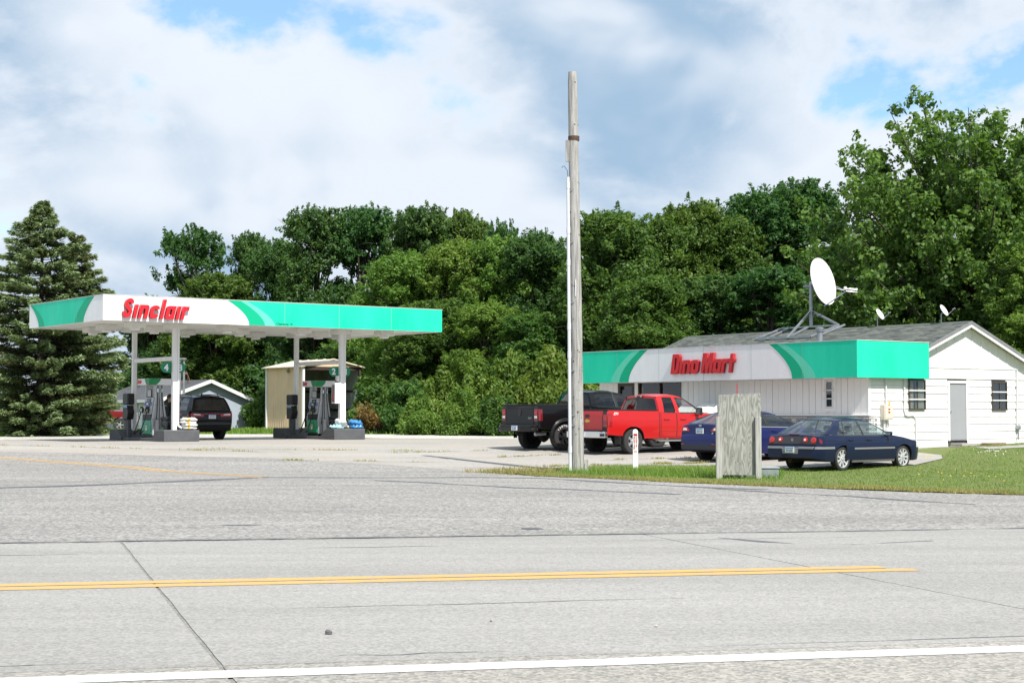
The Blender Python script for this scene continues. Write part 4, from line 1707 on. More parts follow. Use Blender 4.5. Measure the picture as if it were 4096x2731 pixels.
for m in m_shingle:
    b1 = MB()
    b1.add([(0, 0, 0.004), (0, tab - 0.008, 0.004), (EXP + 0.03, tab - 0.008, -0.004), (EXP + 0.03, 0, -0.004),
            (0, 0, -0.006), (0, tab - 0.008, -0.006)], [(0, 3, 2, 1), (0, 1, 5, 4)])
    tab_me.append(b1.mesh('shingle', m, fix=False))
rest = MB()
nind = 0
for r in range(nrow - 1, -1, -1):
    base = Vector((-xf, 0, roofz(-xf))) + ud * (r * EXP) + nd * 0.012
    y = RO0 - (tab / 2 if r % 2 else 0)
    while y < RO1:
        kx = rb.choices([0, 1, 2], [2, 5, 3])[0]
        ya, yb_ = max(y, RO0), min(y + tab, RO1)
        lift = rb.uniform(0, 0.004)
        if yb_ - ya > tab - 0.01 and y < 7.0 and nind < 300 and r > 15:
            link('shingle', tab_me[kx], store, base + Vector((0, y, 0)) + nd * lift, (0, -th, 0))
            nind += 1
        elif yb_ - ya > 0.02:
            rest.mat(kx)
            b_ = base + nd * lift
            e_ = b_ + ud * (EXP + 0.03) - nd * 0.008
            q_ = b_ - nd * 0.011
            rest.add([(b_.x, ya, b_.z), (b_.x, yb_ - 0.008, b_.z), (e_.x, yb_ - 0.008, e_.z), (e_.x, ya, e_.z), (q_.x, ya, q_.z), (q_.x, yb_ - 0.008, q_.z)],
                     [(0, 3, 2, 1), (0, 1, 5, 4)])
        y += tab
o = rest.build('shingles', m_shingle, store, fix=False)
o['kind'] = 'stuff'
mb = MB()
mb.add([(GW / 2 - 0.14, RO0, PK - 0.03), (GW / 2, RO0, PK + 0.028), (GW / 2 + 0.14, RO0, PK - 0.03), (GW / 2 - 0.14, RO1, PK - 0.03), (GW / 2, RO1, PK + 0.028), (GW / 2 + 0.14, RO1, PK - 0.03)],
       [(0, 1, 4, 3), (1, 2, 5, 4)])
mb.build('ridge_cap', m_shingle[1], store, fix=False)

# ---------------------------------------------------------------- store fascia sign
FX, FY = -0.91, -0.316
FZ0, FZ1 = 2.24, 3.46
FLEN_F, FLEN_R = 14.4, 3.66
fas = thing('store_fascia_sign', 'green and white fascia wrapped round the store with raised red lettering', 'sign', tuple(P0 + AX * FX + BX * FY), ANG)
T_ = 0.06
mb = MB()
mb.box(0, T_, 0.026, FLEN_F, FZ0, FZ1)
mb.build('front_panel', m_face_white, fas, bevel=0.006)
mb = MB()
mb.box(-0.003, FLEN_R, 0.0, 0.024, FZ0, FZ1)
mb.build('side_panel', m_green, fas, bevel=0.004)
mb = MB()
mb.box(T_ + 0.001, T_ + 0.80, 0.026, FLEN_F - 0.01, FZ0 + 0.03, FZ0 + 0.06)
mb.build('soffit', m_offwhite, fas)
mb = MB()
mb.box(T_ + 0.001, T_ + 0.85, 0.026, FLEN_F - 0.01, FZ1 - 0.10, FZ1 - 0.06)
mb.build('top_flashing', m_metal_edge, fas)
mb = MB()
mb.box(0.0, T_ + 0.8, FLEN_F + 0.001, FLEN_F + 0.05, FZ0, FZ1)
mb.build('end_panel', m_green, fas)
PF = Vector(fas.location)
fz3 = lambda x, y: face_s(1950 + x / 2.352, 1350 + y / 2.352, PF, BX)
fz4 = lambda x, y: face_s(2700 + x / 2.306, 1300 + y / 2.306, PF, BX)
# right green: from the corner to the white curve
ct, cb = fz4(868, 176), fz4(1082, 490)
cw = lambda t: cb + (ct - cb) * t ** 1.8
fpl = lambda s, z, o=-0.004: (o, s, z)
z0_, z1_ = FZ0 + 0.004, FZ1 - 0.004
print_panel(fas, m_green, lambda t: 0.027, cw, z0_, z1_, lambda s, z: fpl(s, z))
cb2 = lambda t: fz4(1190, 490) + (fz4(935, 174) - fz4(1190, 490)) * t ** 1.8
cb3 = lambda t: fz4(1300, 488) + (fz4(1005, 172) - fz4(1300, 488)) * t ** 1.6
print_panel(fas, m_green_d, cb2, cw, z0_, z1_, lambda s, z: fpl(s, z, -0.0065), 'printed_band')
print_panel(fas, m_green_l, cb3, cb2, z0_, z1_, lambda s, z: fpl(s, z, -0.0065), 'printed_band')
# left green
ft, fb = fz3(1508, 102), fz3(1328, 408)
cl = lambda t: fb + (ft - fb) * t ** 1.8
print_panel(fas, m_green, cl, lambda t: FLEN_F - 0.004, z0_, z1_, lambda s, z: fpl(s, z))
e2 = lambda t: fz3(1240, 408) + (fz3(1440, 106) - fz3(1240, 408)) * t ** 1.7
e3 = lambda t: fz3(1160, 410) + (fz3(1380, 108) - fz3(1160, 410)) * t ** 1.6
print_panel(fas, m_green_d, cl, e2, z0_, z1_, lambda s, z: fpl(s, z, -0.0065), 'printed_band')
print_panel(fas, m_green_l, e2, e3, z0_, z1_, lambda s, z: fpl(s, z, -0.0065), 'printed_band')
for k in range(1, 6):
    mb = MB()
    yk = FLEN_F * k / 6
    mb.box(-0.0085, -0.0072, yk - 0.005, yk + 0.005, FZ0 + 0.002, FZ1 - 0.002)
    mb.build('panel_joint', m_fseam, fas)
for (x0, x1, y0, y1) in [(-0.015, T_ + 0.03, -0.015, FLEN_F), (T_ + 0.031, FLEN_R, -0.015, 0.03)]:
    mb = MB()
    mb.box(x0, x1, y0, y1, FZ1 + 0.001, FZ1 + 0.018)
    mb.build('top_cap', m_offwhite, fas)
# raised letters read towards the corner: reading direction is -y
Mst = Matrix(((0, 0, -1, -0.012), (-1, 0, 0, 0), (0, 1, 0, 0), (0, 0, 0, 1)))
sA, sB = fz3(1742, 335), fz4(572, 330)
sign_letters(fas, 'D\u0131no Mart', -sA, -sB, FZ0 + 0.27, 0.72, Mst, 0.09, m_red, m_red_side, shear=0.2)

# ---------------------------------------------------------------- fittings on and around the store
def on_gable(x, y, out=0.03):
    a, z = gw5(x, y)
    return P0 + AX * a - BX * out + Vector((0, 0, z))


m_cream = mat('meter_cream', (0.62, 0.57, 0.48), 0.5, var=0.12, vscale=4)
m_conduit = mat('conduit_white', (0.62, 0.62, 0.61), 0.5)
x0, z1 = gw5(485, 935)
x1, z0 = gw5(563, 1073)
mbx = thing('meter_box', 'cream electric meter box with small stickers on the siding wall', 'meter box', tuple(P0 + AX * x0 - BX * 0.03 + Vector((0, 0, z0))), ANG)
mb = MB()
mb.box(0, x1 - x0, -0.2, 0, 0, z1 - z0)
mb.build('box', m_cream, mbx, bevel=0.015)
mb = MB()
mb.box(0.03, x1 - x0 - 0.03, -0.212, -0.2015, 0.05, z1 - z0 - 0.05)
mb.build('cover', m_cream, mbx, bevel=0.006)
for (zz, h_, mm) in ((0.50, 0.11, m_bag_y), (0.33, 0.05, m_red_side), (0.23, 0.05, m_red_side)):
    mb = MB()
    mb.box((x1 - x0) / 2 - 0.04, (x1 - x0) / 2 + 0.05, -0.216, -0.2125, zz, zz + h_)
    mb.build('sticker', mm, mbx)
mb = MB()
mb.tube([(0.15, -0.06, -0.001), (0.15, -0.06, -z0 - 0.3)], 0.035, 8)
mb.tube([(0.28, -0.06, -0.001), (0.28, -0.06, -z0 - 0.3)], 0.02, 8)
mb.build('conduit', m_conduit, mbx, smooth=40)
mb = MB()
mb.tube([(0.26, -0.05, z1 - z0 + 0.001), (0.26, -0.05, 2.3 - z0)], 0.03, 8)
mb.build('conduit', m_conduit, mbx, smooth=40)


def wall_pipe(pts, r, label, extra=None):
    P = [on_gable(*p, out=0.06) for p in pts]
    b = P[0]
    t = thing('wall_pipe', label, 'pipe', tuple(b), 0)
    mb = MB()
    mb.tube([p - b for p in P], r, 8)
    mb.build('pipe', m_conduit, t, smooth=50)
    for i in (0.3, 0.7):
        q = P[0].lerp(P[1], i) - b
        mb = MB()
        mb.obox(Matrix.Translation(q) @ Matrix.Rotation(ANG, 4, 'Z'), r * 4, 0.03 + r, 0.03)
        mb.build('clamp', m_conduit, t)
    return t


wall_pipe([(697, 705), (697, 985), (706, 1030), (730, 1038), (775, 1034), (797, 1048), (800, 1075), (803, 1285)], 0.022, 'thin white pipe bending round below the curtained window')
wp = wall_pipe([(1706, 620), (1706, 1120)], 0.028, 'straight white pipe running down the gable wall to a meter')
mb = MB()
q = on_gable(1712, 1140, 0.1) - Vector(wp.location)
mb.lathe([(0.0, -0.06), (0.09, -0.05), (0.1, 0.0), (0.09, 0.05), (0, 0.06)], 14, axis='Y', M=Matrix.Translation(q) @ Matrix.Rotation(ANG, 4, 'Z'))
mb.tube([q, q + Vector((0, 0, -0.45))], 0.025, 8)
mb.build('gas_meter', m_galv, wp, smooth=40)

# concrete step with boards lying on it, path
m_step = mat('step_concrete', (0.36, 0.34, 0.31), 0.9, var=0.25, vscale=5, bump=0.3, bscale=40)
stx0, _ = gw5(1090, 1280)
stx1, _ = gw5(1500, 1280)
stp = thing('door_step', 'low concrete step below the grey side door', 'step', tuple(P0 + AX * stx0 - BX * 0.1 + Vector((0, 0, -0.30))), ANG)
mb = MB()
mb.box(0, stx1 - stx0, -1.35, 0.0, 0.0, 0.235)
mb.build('slab', m_step, stp, bevel=0.02)
mb = MB()
mb.box(0.06, stx1 - stx0 - 0.5, -0.5, -0.01, 0.2355, 0.33)
mb.build('sill_slab', m_step, stp, bevel=0.02)
m_plank = mat('weathered_plank', (0.30, 0.22, 0.13), 0.85, var=0.45, vscale=9)
for k in range(3):
    x0, _ = gw5(1232, 1262)
    o = MB()
    o.box(0, 1.35 - 0.1 * k, -0.1, 0.1, 0, 0.035)
    ob = o.build('plank', m_plank, None, bevel=0.004, loc=tuple(P0 + AX * (x0 + 0.05 * k) - BX * (0.78 + 0.02 * k) + Vector((0, 0, -0.064 + 0.037 * k))), rot=(0, 0, ANG + 0.03 * (k - 1)))
    tag(ob, ['brown plank lying flat on the concrete step', 'middle brown plank of the three on the step', 'top brown plank of the three on the step'][k], 'plank', 'planks on the step')

# vent pipe through the front slope
nroof = (Matrix.Rotation(ANG, 3, 'Z') @ Vector((-math.sin(th), 0, math.cos(th))))
Proof = P0 + AX * (GW / 2) + Vector((0, 0, PK + 0.02))


def roofhit(u, v):
    return hit(u, v, Proof, nroof)


RH = lambda x, y: roofhit(3000 + x / 3.734, 980 + y / 3.734)
v0 = RH(1045, 1470)
vp = thing('vent_pipe', 'short galvanised vent pipe with a cap on the store roof', 'vent pipe', tuple(v0), ANG)
mb = MB()
mb.lathe([(0.115, -0.12), (0.115, 0.40), (0.125, 0.40), (0.125, 0.43), (0.115, 0.43)], 18)
mb.build('flue', m_galv, vp, smooth=40)
mb = MB()
mb.lathe([(0.10, 0.43), (0.155, 0.45), (0.16, 0.5), (0.14, 0.505), (0.14, 0.53), (0.165, 0.535), (0.165, 0.58), (0.09, 0.6), (0.0, 0.605)], 18)
mb.build('cap', m_galv, vp, smooth=30)

# big satellite dish on its roof frame
cA, cB, cC, cD = RH(80, 1425), RH(480, 1262), RH(1330, 1212), RH(905, 1385)
dish = thing('satellite_dish', 'large white satellite dish on a galvanised frame on the store roof', 'satellite dish', tuple(RH(915, 1215)), 0)
dl = Vector(dish.location)
up_ = nroof * 0.05


def rel(p):
    return Vector(p) - dl + up_


m_dish = mat('dish_white', (0.78, 0.78, 0.77), 0.4, var=0.05, vscale=3)
for (a, b) in ((cA, cD), (cB, cC), (cA, cB), (cD, cC), (cA.lerp(cD, 0.22), cB.lerp(cC, 0.14)), (cA.lerp(cD, 0.60), cB.lerp(cC, 0.48)), (cA.lerp(cD, 1.12), cB.lerp(cC, 1.1)), (cA.lerp(cB, 0.12), cD.lerp(cC, 0.12))):
    mb = MB()
    mb.bar(rel(a), rel(b), 0.075, 0.06)
    mb.build('frame_rail', m_galv, dish)
mast_top = Vector((0, 0, 1.55))
mb = MB()
mb.tube([(0, 0, 0), tuple(mast_top)], 0.075, 14)
mb.build('mast', m_galv, dish, smooth=40)
for q in (cA.lerp(cD, 0.6), cC, cB.lerp(cC, 0.98) + Vector((0.15, 0.4, 0))):
    mb = MB()
    mb.bar((0, 0, 0.62), rel(q), 0.07, 0.07)
    mb.build('brace', m_galv, dish)
nrm = Vector((0.76, -0.62, 0.21)).normalized()
# dish centre along the photo ray, in front of the mast
dc = at(3000 + 1040 / 3.734, 980 + 558 / 3.734, dl.y - 0.25) - dl
xr = nrm.cross(Vector((0, 0, 1))).normalized()
yu = xr.cross(nrm).normalized()
Md = Matrix((xr, yu, nrm)).transposed().to_4x4()
Md.translation = dc
mb = MB()
RDI = 0.93
prof = [(RDI * k / 10, 0.17 * (k / 10) ** 2) for k in range(11)] + [(RDI + 0.012, 0.172), (RDI + 0.012, 0.15)] + [(RDI * k / 10, 0.17 * (k / 10) ** 2 - 0.02) for k in range(10, -1, -1)]
mb.lathe(prof, 48, M=Md, cap=False)
rf = mb.build('reflector', m_dish, dish, smooth=50)
mb = MB()
mb.tube([Md @ Vector((-0.88, -0.02, 0.16)), Md @ Vector((0.0, -0.02, 0.012)), Md @ Vector((0.88, -0.02, 0.16))], 0.006, 4)
mb.build('panel_seam', m_greyp, rf)
mb = MB()
mb.tube([tuple(mast_top - Vector((0, 0, 0.1))), tuple(mast_top + Vector((0, 0, 0.12))), tuple(dc - nrm * 0.06)], 0.09, 10)
mb.tube([tuple(mast_top + Vector((-0.3, 0, 0.0))), tuple(mast_top + Vector((0.1, 0, 0.02)))], 0.05, 8)
mb.build('mount', m_galv, dish, smooth=40)
foot = Md @ Vector((0.12, -0.98, 0.14))
tip = at(3000 + 1440 / 3.734, 980 + 690 / 3.734, dl.y - 0.8) - dl
for (a, b, r_) in ((foot - nrm * 0.1, tip, 0.03), (Md @ Vector((0.80, -0.1, 0.16)), tip, 0.014), (Md @ Vector((-0.80, -0.1, 0.16)), tip, 0.014)):
    mb = MB()
    mb.tube([tuple(a), tuple(b)], r_, 8)
    mb.build('feed_arm', m_galv, dish)
fd = (dc + nrm * 0.2 - tip).normalized()
ax_ = Vector((0.97, 0.1, -0.1)).normalized()
Mf = ax_.to_track_quat('Z', 'Y').to_matrix().to_4x4()
Mf.translation = tip + Vector((0.0, 0, 0.09))
mb = MB()
mb.lathe([(0.0, -0.1), (0.085, -0.09), (0.085, -0.02), (0.03, 0.02), (0.03, 0.1), (0.055, 0.1), (0.055, 0.36), (0.07, 0.36), (0.07, 0.42), (0.0, 0.42)], 16, M=Mf)
mb.build('feed_horn', m_offwhite, dish, smooth=35)
mb = MB()
mb.tube([tuple(tip), tuple(tip + ax_ * 0.42)], 0.03, 6)
mb.build('feed_bracket', m_galv, dish)
mb = MB()
pts = [foot + Vector((0, 0, -0.05)), foot + Vector((-0.25, 0, -0.42)), foot + Vector((-0.5, 0.1, -0.5)), Vector((0.08, 0, 0.75))]
sm = []
for i in range(3):
    for q in range(6):
        sm.append(pts[i].lerp(pts[i + 1], q / 6))
sm.append(pts[-1])
for _ in range(5):
    sm = [sm[0]] + [(sm[i - 1] + sm[i] * 2 + sm[i + 1]) / 4 for i in range(1, len(sm) - 1)] + [sm[-1]]
mb.tube(sm, 0.014, 6)
mb.build('cable', m_rubber, dish)


# small dishes along the ridge
def small_dish(x, y, label, flip):
    t = P0 + AX * (GW / 2) + BX * y + Vector((0, 0, PK + 0.02))
    o = thing('small_satellite_dish', label, 'satellite dish', tuple(t), 0, 'small dishes on the ridge')
    mb = MB()
    mb.tube([(0, 0, -0.05), (0, 0, 0.28), (0.04, -0.03, 0.36)], 0.022, 8)
    mb.build('mast', m_galv, o, smooth=40)
    n_ = Vector((0.7 * flip, -0.55, 0.5)).normalized()
    M_ = n_.to_track_quat('Z', 'Y').to_matrix().to_4x4()
    M_.translation = Vector((0.06 * flip, -0.05, 0.42))
    mb = MB()
    mb.lathe([(0.0, 0.0), (0.12, 0.012), (0.23, 0.045), (0.23, 0.035), (0.12, 0.0), (0, -0.012)], 24, M=M_, cap=False)
    mb.build('reflector', m_dish, o, smooth=60)
    mb = MB()
    a = M_ @ Vector((0, -0.22, 0.04))
    b = M_ @ Vector((0, -0.15, 0.42))
    mb.tube([a, b], 0.013, 6)
    mb.tube([b, b - n_ * 0.1], 0.03, 8)
    mb.build('feed_arm', m_galv, o)
    return o


small_dish(0, 1.0, 'small round dish on the ridge close to the gable end', 1)
small_dish(0, 3.9, 'small round dish on the ridge midway to the gable end', 1)

# white ice chest and snow marker by the front wall
y_i, z_i = fw(1950 + 2080 / 2.352, 1350 + 600 / 2.352)
ice = thing('ice_chest', 'white chest freezer against the boarded store front behind the red pickup', 'freezer', tuple(P0 + AX * -0.86 + BX * (y_i - 1.3) + Vector((0, 0, -0.2))), ANG)
mb = MB()
mb.prism([(-0.38, 0), (0.38, 0), (0.38, 1.6), (0.1, 1.6), (-0.38, 1.25)], lambda a, b: (a, 0, b), lambda a, b: (a, 1.9, b))
mb.build('cabinet', m_offwhite, ice, bevel=0.02)
for k in range(2):
    mb = MB()
    p = lambda a, y: (-0.38 + 0.48 * a - 0.012, y, 1.25 + 0.35 * a + 0.012)
    y0_, y1_ = 0.08 + 0.92 * k, 0.9 + 0.92 * k
    mb.add([p(0.1, y0_), p(0.1, y1_), p(0.92, y1_), p(0.92, y0_)], [(0, 1, 2, 3)])
    mb.build('lid', m_offwhite, ice)
mb = MB()
mb.box(-0.385, -0.382, 0.4, 1.5, 0.5, 1.0)
mb.build('label_panel', mat('ice_blue', (0.3, 0.45, 0.6), 0.5), ice)
pm = fw(2700 + 573 / 2.306, 1300 + 600 / 2.306)
mk = thing('marker_rod', 'thin red and white marker rod standing behind the plywood board', 'marker', tuple(at(2700 + 573 / 2.306, 1700, 46.0) * 1.0), 0)
mk.location.z = terrain(46.0)
ztop = at(2700 + 573 / 2.306, 1300 + 540 / 2.306, 46.0).z - mk.location.z
for k in range(6):
    mb = MB()
    mb.tube([(0, 0, ztop * k / 6), (0, 0, ztop * (k + 1) / 6)], 0.011, 8)
    mb.build('rod_band', m_red if k % 2 else m_lwhite, mk)
# ---------------------------------------------------------------- utility pole
def wood_mat(name, c1, c2, scale=(14, 14, 0.7), ring=6.0, rough=0.85, knots=True):
    m = bpy.data.materials.new(name)
    m.use_nodes = True
    t = m.node_tree
    L = t.links.new
    b = t.nodes['Principled BSDF']
    b.inputs['Roughness'].default_value = rough
    b.inputs['Specular IOR Level'].default_value = 0.2
    tc = N(t, 'ShaderNodeTexCoord')
    mp = N(t, 'ShaderNodeMapping')
    mp.inputs['Scale'].default_value = scale
    L(tc.outputs['Object'], mp.inputs['Vector'])
    n0 = N(t, 'ShaderNodeTexNoise')
    n0.inputs['Scale'].default_value = 0.8
    n0.inputs['Detail'].default_value = 3
    L(mp.outputs['Vector'], n0.inputs['Vector'])
    # warp rings into cathedral grain
    wv = N(t, 'ShaderNodeMath', operation='MULTIPLY')
    wv.inputs[1].default_value = ring
    L(n0.outputs['Fac'], wv.inputs[0])
    fr = N(t, 'ShaderNodeMath', operation='PINGPONG')
    fr.inputs[1].default_value = 0.5
    L(wv.outputs[0], fr.inputs[0])
    n1 = N(t, 'ShaderNodeTexNoise')
    n1.inputs['Scale'].default_value = 5
    n1.inputs['Detail'].default_value = 8
    n1.inputs['Roughness'].default_value = 0.7
    L(mp.outputs['Vector'], n1.inputs['Vector'])
    ad = N(t, 'ShaderNodeMath', operation='ADD')
    L(fr.outputs[0], ad.inputs[0])
    L(n1.outputs['Fac'], ad.inputs[1])
    mr = N(t, 'ShaderNodeMapRange')
    mr.inputs['From Min'].default_value = 0.45
    mr.inputs['From Max'].default_value = 1.05
    L(ad.outputs[0], mr.inputs['Value'])
    mx = N(t, 'ShaderNodeMix', data_type='RGBA')
    mx.inputs['A'].default_value = (*c1, 1)
    mx.inputs['B'].default_value = (*c2, 1)
    L(mr.outputs['Result'], mx.inputs['Factor'])
    L(mx.outputs['Result'], b.inputs['Base Color'])
    bp = N(t, 'ShaderNodeBump')
    bp.inputs['Strength'].default_value = 0.5
    bp.inputs['Distance'].default_value = 0.01
    L(mr.outputs['Result'], bp.inputs['Height'])
    L(bp.outputs['Normal'], b.inputs['Normal'])
    return m


m_pole = wood_mat('pole_wood', (0.19, 0.183, 0.172), (0.43, 0.42, 0.40), (22, 22, 0.9), 3.0)
m_ply = wood_mat('plywood', (0.185, 0.187, 0.165), (0.36, 0.365, 0.335), (3.4, 3.4, 0.55), 18.0)
m_post = wood_mat('post_wood', (0.25, 0.247, 0.23), (0.44, 0.435, 0.41), (16, 16, 0.8), 3.0)
m_rust = mat('rusty_band', (0.12, 0.075, 0.05), 0.8, metal=0.3, var=0.5, vscale=20)
m_pvc = mat('pvc_white', (0.64, 0.66, 0.68), 0.4, var=0.08, vscale=3)
m_hole = mat('bolt_hole', (0.03, 0.028, 0.025), 0.9)

pb = gd(1327, 1083)
PY = pb.y
ptop = at(1316 * K, 166 * K, PY)
pole = thing('utility_pole', 'bare weathered wooden utility pole with no wires', 'utility pole', (pb.x, pb.y, terrain(pb.y)), 0)
lean = Vector((ptop.x - pb.x, 0, ptop.z - pole.location.z))
mb = MB()
pts, rad = [], []
rp = random.Random(11)
for i in range(41):
    t = i / 40
    pts.append(tuple(lean * t + Vector((0.012 * math.sin(5 * t), 0.01 * math.cos(4 * t), 0))))
    rad.append(0.170 - 0.045 * t + rp.uniform(-0.003, 0.003) - (0.012 if t > 0.985 else 0))
pts[0] = (0, 0, -0.3)
mb.tube(pts, rad, 18)
shaft = mb.build('shaft', m_pole, pole, smooth=50)


def pp(t, ang, out=0.0):
    r_ = 0.170 - 0.045 * t + out
    return lean * t + Vector((r_ * math.sin(ang), -r_ * math.cos(ang), 0))


# grade of the pole: conduit on the left face with couplings and straps
ct = 1 - (410 - 166) / (1083 - 166)
mb = MB()
A = -1.15
mb.tube([pp(0.0, A, 0.05) - Vector((0, 0, 0.2)), pp(0.33, A, 0.05), pp(ct, A, 0.05)], 0.045, 12)
mb.build('conduit', m_pvc, pole, smooth=40)
for t in (0.055, 0.29, 0.36, 0.52, 0.60, ct - 0.02):
    mb = MB()
    a = pp(t, A, 0.05)
    mb.tube([a - Vector((0, 0, 0.09)), a + Vector((0, 0, 0.09))], 0.052, 12)
    mb.build('coupling', m_pvc, pole, smooth=40)
for t in (0.14, 0.25, 0.42, 0.57, 0.70, 0.115):
    mb = MB()
    a, b = pp(t, A - 0.35, 0.03), pp(t, A + 0.75, 0.012)
    mb.bar(a + Vector((0, -0.03, 0)), b, 0.03, 0.035)
    mb.build('strap', m_galv, pole)
# knots, old bolt holes, steel band, splice plate, tag
for k in range(60):
    t = rp.uniform(0.08, 0.99)
    a = rp.uniform(-1.2, 1.2)
    p = pp(t, a, 0.001)
    mb = MB()
    n_ = Vector((math.sin(a), -math.cos(a), 0))
    M_ = n_.to_track_quat('Z', 'Y').to_matrix().to_4x4()
    M_.translation = p
    r_ = rp.choice([0.012, 0.015, 0.02])
    mb.lathe([(r_, -0.004), (r_, 0.004), (0, 0.006)], 8, M=M_)
    mb.build('bolt_head', m_hole if k % 3 else m_galv, pole)
tb = 1 - (320 - 166) / (1083 - 166)
mb = MB()
M_ = Matrix.Translation(lean * tb)
mb.lathe([(0.145, -0.06), (0.152, -0.06), (0.152, 0.06), (0.145, 0.06)], 18, M=M_, cap=False)
mb.build('steel_band', m_rust, pole, smooth=40)
mb = MB()
a = pp(tb - 0.035, -1.35, 0.045)
mb.bar(a + Vector((0, 0, 0.32)), a - Vector((0, 0, 0.25)), 0.08, 0.1)
mb.build('wood_block', m_pole, pole)
mb = MB()
a = pp(1 - (665 - 166) / (1083 - 166), -0.05, 0.008)
mb.bar(a + Vector((0, 0, 0.22)), a - Vector((0, 0, 0.22)), 0.05, 0.012)
mb.build('white_plate', m_lwhite, pole)
mb = MB()
a = pp(ct, A, 0.05)
mb.tube([a, a + Vector((-0.02, 0, 0.18)), a + Vector((-0.10, 0, 0.3)), a + Vector((-0.17, 0, 0.26))], 0.008, 5)
mb.build('wire_stub', m_rubber, pole)
# stub post at its foot
sp = gd(1347, 1086)
o = MB()
o.box(-0.045, 0.045, -0.045, 0.045, -0.2, 0.36)
ob = o.build('stub_post', m_post, None, bevel=0.01, loc=(sp.x, sp.y, terrain(sp.y)))
tag(ob, 'short pale wooden stake in the grass close beside the utility pole', 'stake')

# ---------------------------------------------------------------- plywood board on posts
b0 = gd(1665, 1100)
b1 = gd(1736, 1101)
BY = b0.y
board = thing('plywood_board', 'bare weathered plywood board standing on two wooden posts in the grass', 'sign board', (b0.x, b0.y, terrain(b0.y)), 0)
zz = lambda v: at(2048, v * K, BY).z - board.location.z
xx = lambda u: at(u * K, 1645, BY).x - board.location.x
mb = MB()
xl, xr_ = xx(1650), xx(1747)
mb.add([(xl, -0.02, zz(1090)), (xr_, -0.02, zz(1090.5)), (xr_, -0.02, zz(903)), (xl, -0.02, zz(906)), (xl, 0.0, zz(1090)), (xr_, 0.0, zz(1090.5)), (xr_, 0.0, zz(903)), (xl, 0.0, zz(906))],
       [(0, 1, 2, 3), (4, 5, 6, 7), (0, 1, 5, 4), (1, 2, 6, 5), (2, 3, 7, 6), (3, 0, 4, 7)])
pan = mb.build('panel', m_ply, board)
for (ua, ub, top) in ((1643, 1657, 957), (1733, 1746.5, 957)):
    mb = MB()
    mb.box(xx(ua), xx(ub), -0.135, -0.022, -0.3, zz(top))
    mb.build('post', m_post, board, bevel=0.008)
for u in (1680, 1695, 1714):
    mb = MB()
    mb.box(xx(u) - 0.035, xx(u) + 0.035, 0.25, 0.32, -0.2, 0.30)
    mb.build('steel_leg', m_galv, board)
for k in range(14):
    mb = MB()
    x, z = random.uniform(xl + 0.1, xr_ - 0.1), random.uniform(0.3, 2.0)
    mb.box(x - 0.008, x + 0.008, -0.024, -0.0205, z - 0.008, z + 0.008)
    mb.build('nail', m_hole, pan)
# low utility vault behind the board
vb = thing('utility_vault', 'low grey green utility box in the grass behind the plywood board', 'utility box', (xx(1690) + board.location.x, BY + 0.9, 0), 0)
mb = MB()
mb.box(-0.1, 1.13, -0.2, 0.2, -0.1, 0.22)
mb.build('base', mat('vault_grey', (0.24, 0.28, 0.29), 0.8, var=0.2, vscale=6), vb, bevel=0.02)
mb = MB()
mb.box(-0.12, 1.15, -0.22, 0.22, 0.2205, 0.26)
mb.build('lid', mat('vault_lid', (0.30, 0.35, 0.36), 0.7, var=0.2, vscale=6), vb, bevel=0.015)

# ---------------------------------------------------------------- buried cable marker
cm = gd(1459.5, 1077)
mkr = thing('cable_marker', 'white plastic buried cable marker post with a rounded top', 'marker post', (cm.x, cm.y, terrain(cm.y)), 0)
mb = MB()
poly = [(-0.07, -0.2), (0.07, -0.2), (0.07, 1.02)] + [(0.07 * math.cos(t), 1.02 + 0.07 * math.sin(t)) for t in [PI * k / 8 for k in range(1, 8)]] + [(-0.07, 1.02)]
mb.prism(poly, lambda a, b: (a, -0.02, b), lambda a, b: (a, 0.02, b))
mb.build('post', m_lwhite, mkr, bevel=0.01)
mb = MB()
mb.box(-0.055, 0.055, -0.0235, -0.0205, 0.44, 0.98)
lab = mb.build('warning_label', mat('label_paper', (0.70, 0.69, 0.68), 0.5), mkr)
for k, ch in enumerate('BURIED'):
    add_text(lab, ch, m_red_side, (-0.028, -0.026, 0.84 - 0.058 * k), (1, 0, 0), (0, 0, 1), 0.065, offset=0.002, name='letter')
for k, ch in enumerate('CABLE'):
    add_text(lab, ch, m_red_side, (0.028, -0.026, 0.84 - 0.058 * k), (1, 0, 0), (0, 0, 1), 0.065, offset=0.002, name='letter')
mb = MB()
mb.box(-0.05, 0.05, -0.0255, -0.0237, 0.905, 0.965)
mb.build('red_header', m_red_side, lab)
mb = MB()
for zc in (0.46, 0.475, 0.49):
    mb.box(-0.04, 0.04, -0.0255, -0.0237, zc, zc + 0.006)
mb.build('fine_print', m_red_side, lab)

# ---------------------------------------------------------------- tan shed
def corr_panel(name, P, d, length, z0, z1, m, parent, pitch=0.23, n=None, rib=0.025, topfn=None):
    """ribbed metal sheet from local point P along d"""
    d = Vector(d).normalized()
    nrm_ = Vector((d.y, -d.x, 0))
    prof = []
    s = 0.0
    while s < length - 0.001:
        for ds, o in ((0, 0), (pitch * 0.62, 0), (pitch * 0.72, rib), (pitch * 0.90, rib)):
            if s + ds <= length:
                prof.append((s + ds, o))
        s += pitch
    prof.append((length, 0))
    vs = []
    for s_, o in prof:
        p = Vector(P) + d * s_ + nrm_ * o
        vs.append((p.x, p.y, z0))
        vs.append((p.x, p.y, topfn(s_) if topfn else z1))
    mb = MB()
    mb.add(vs, [(2 * i, 2 * i + 2, 2 * i + 3, 2 * i + 1) for i in range(len(prof) - 1)])
    return mb.build(name, m, parent, fix=False)


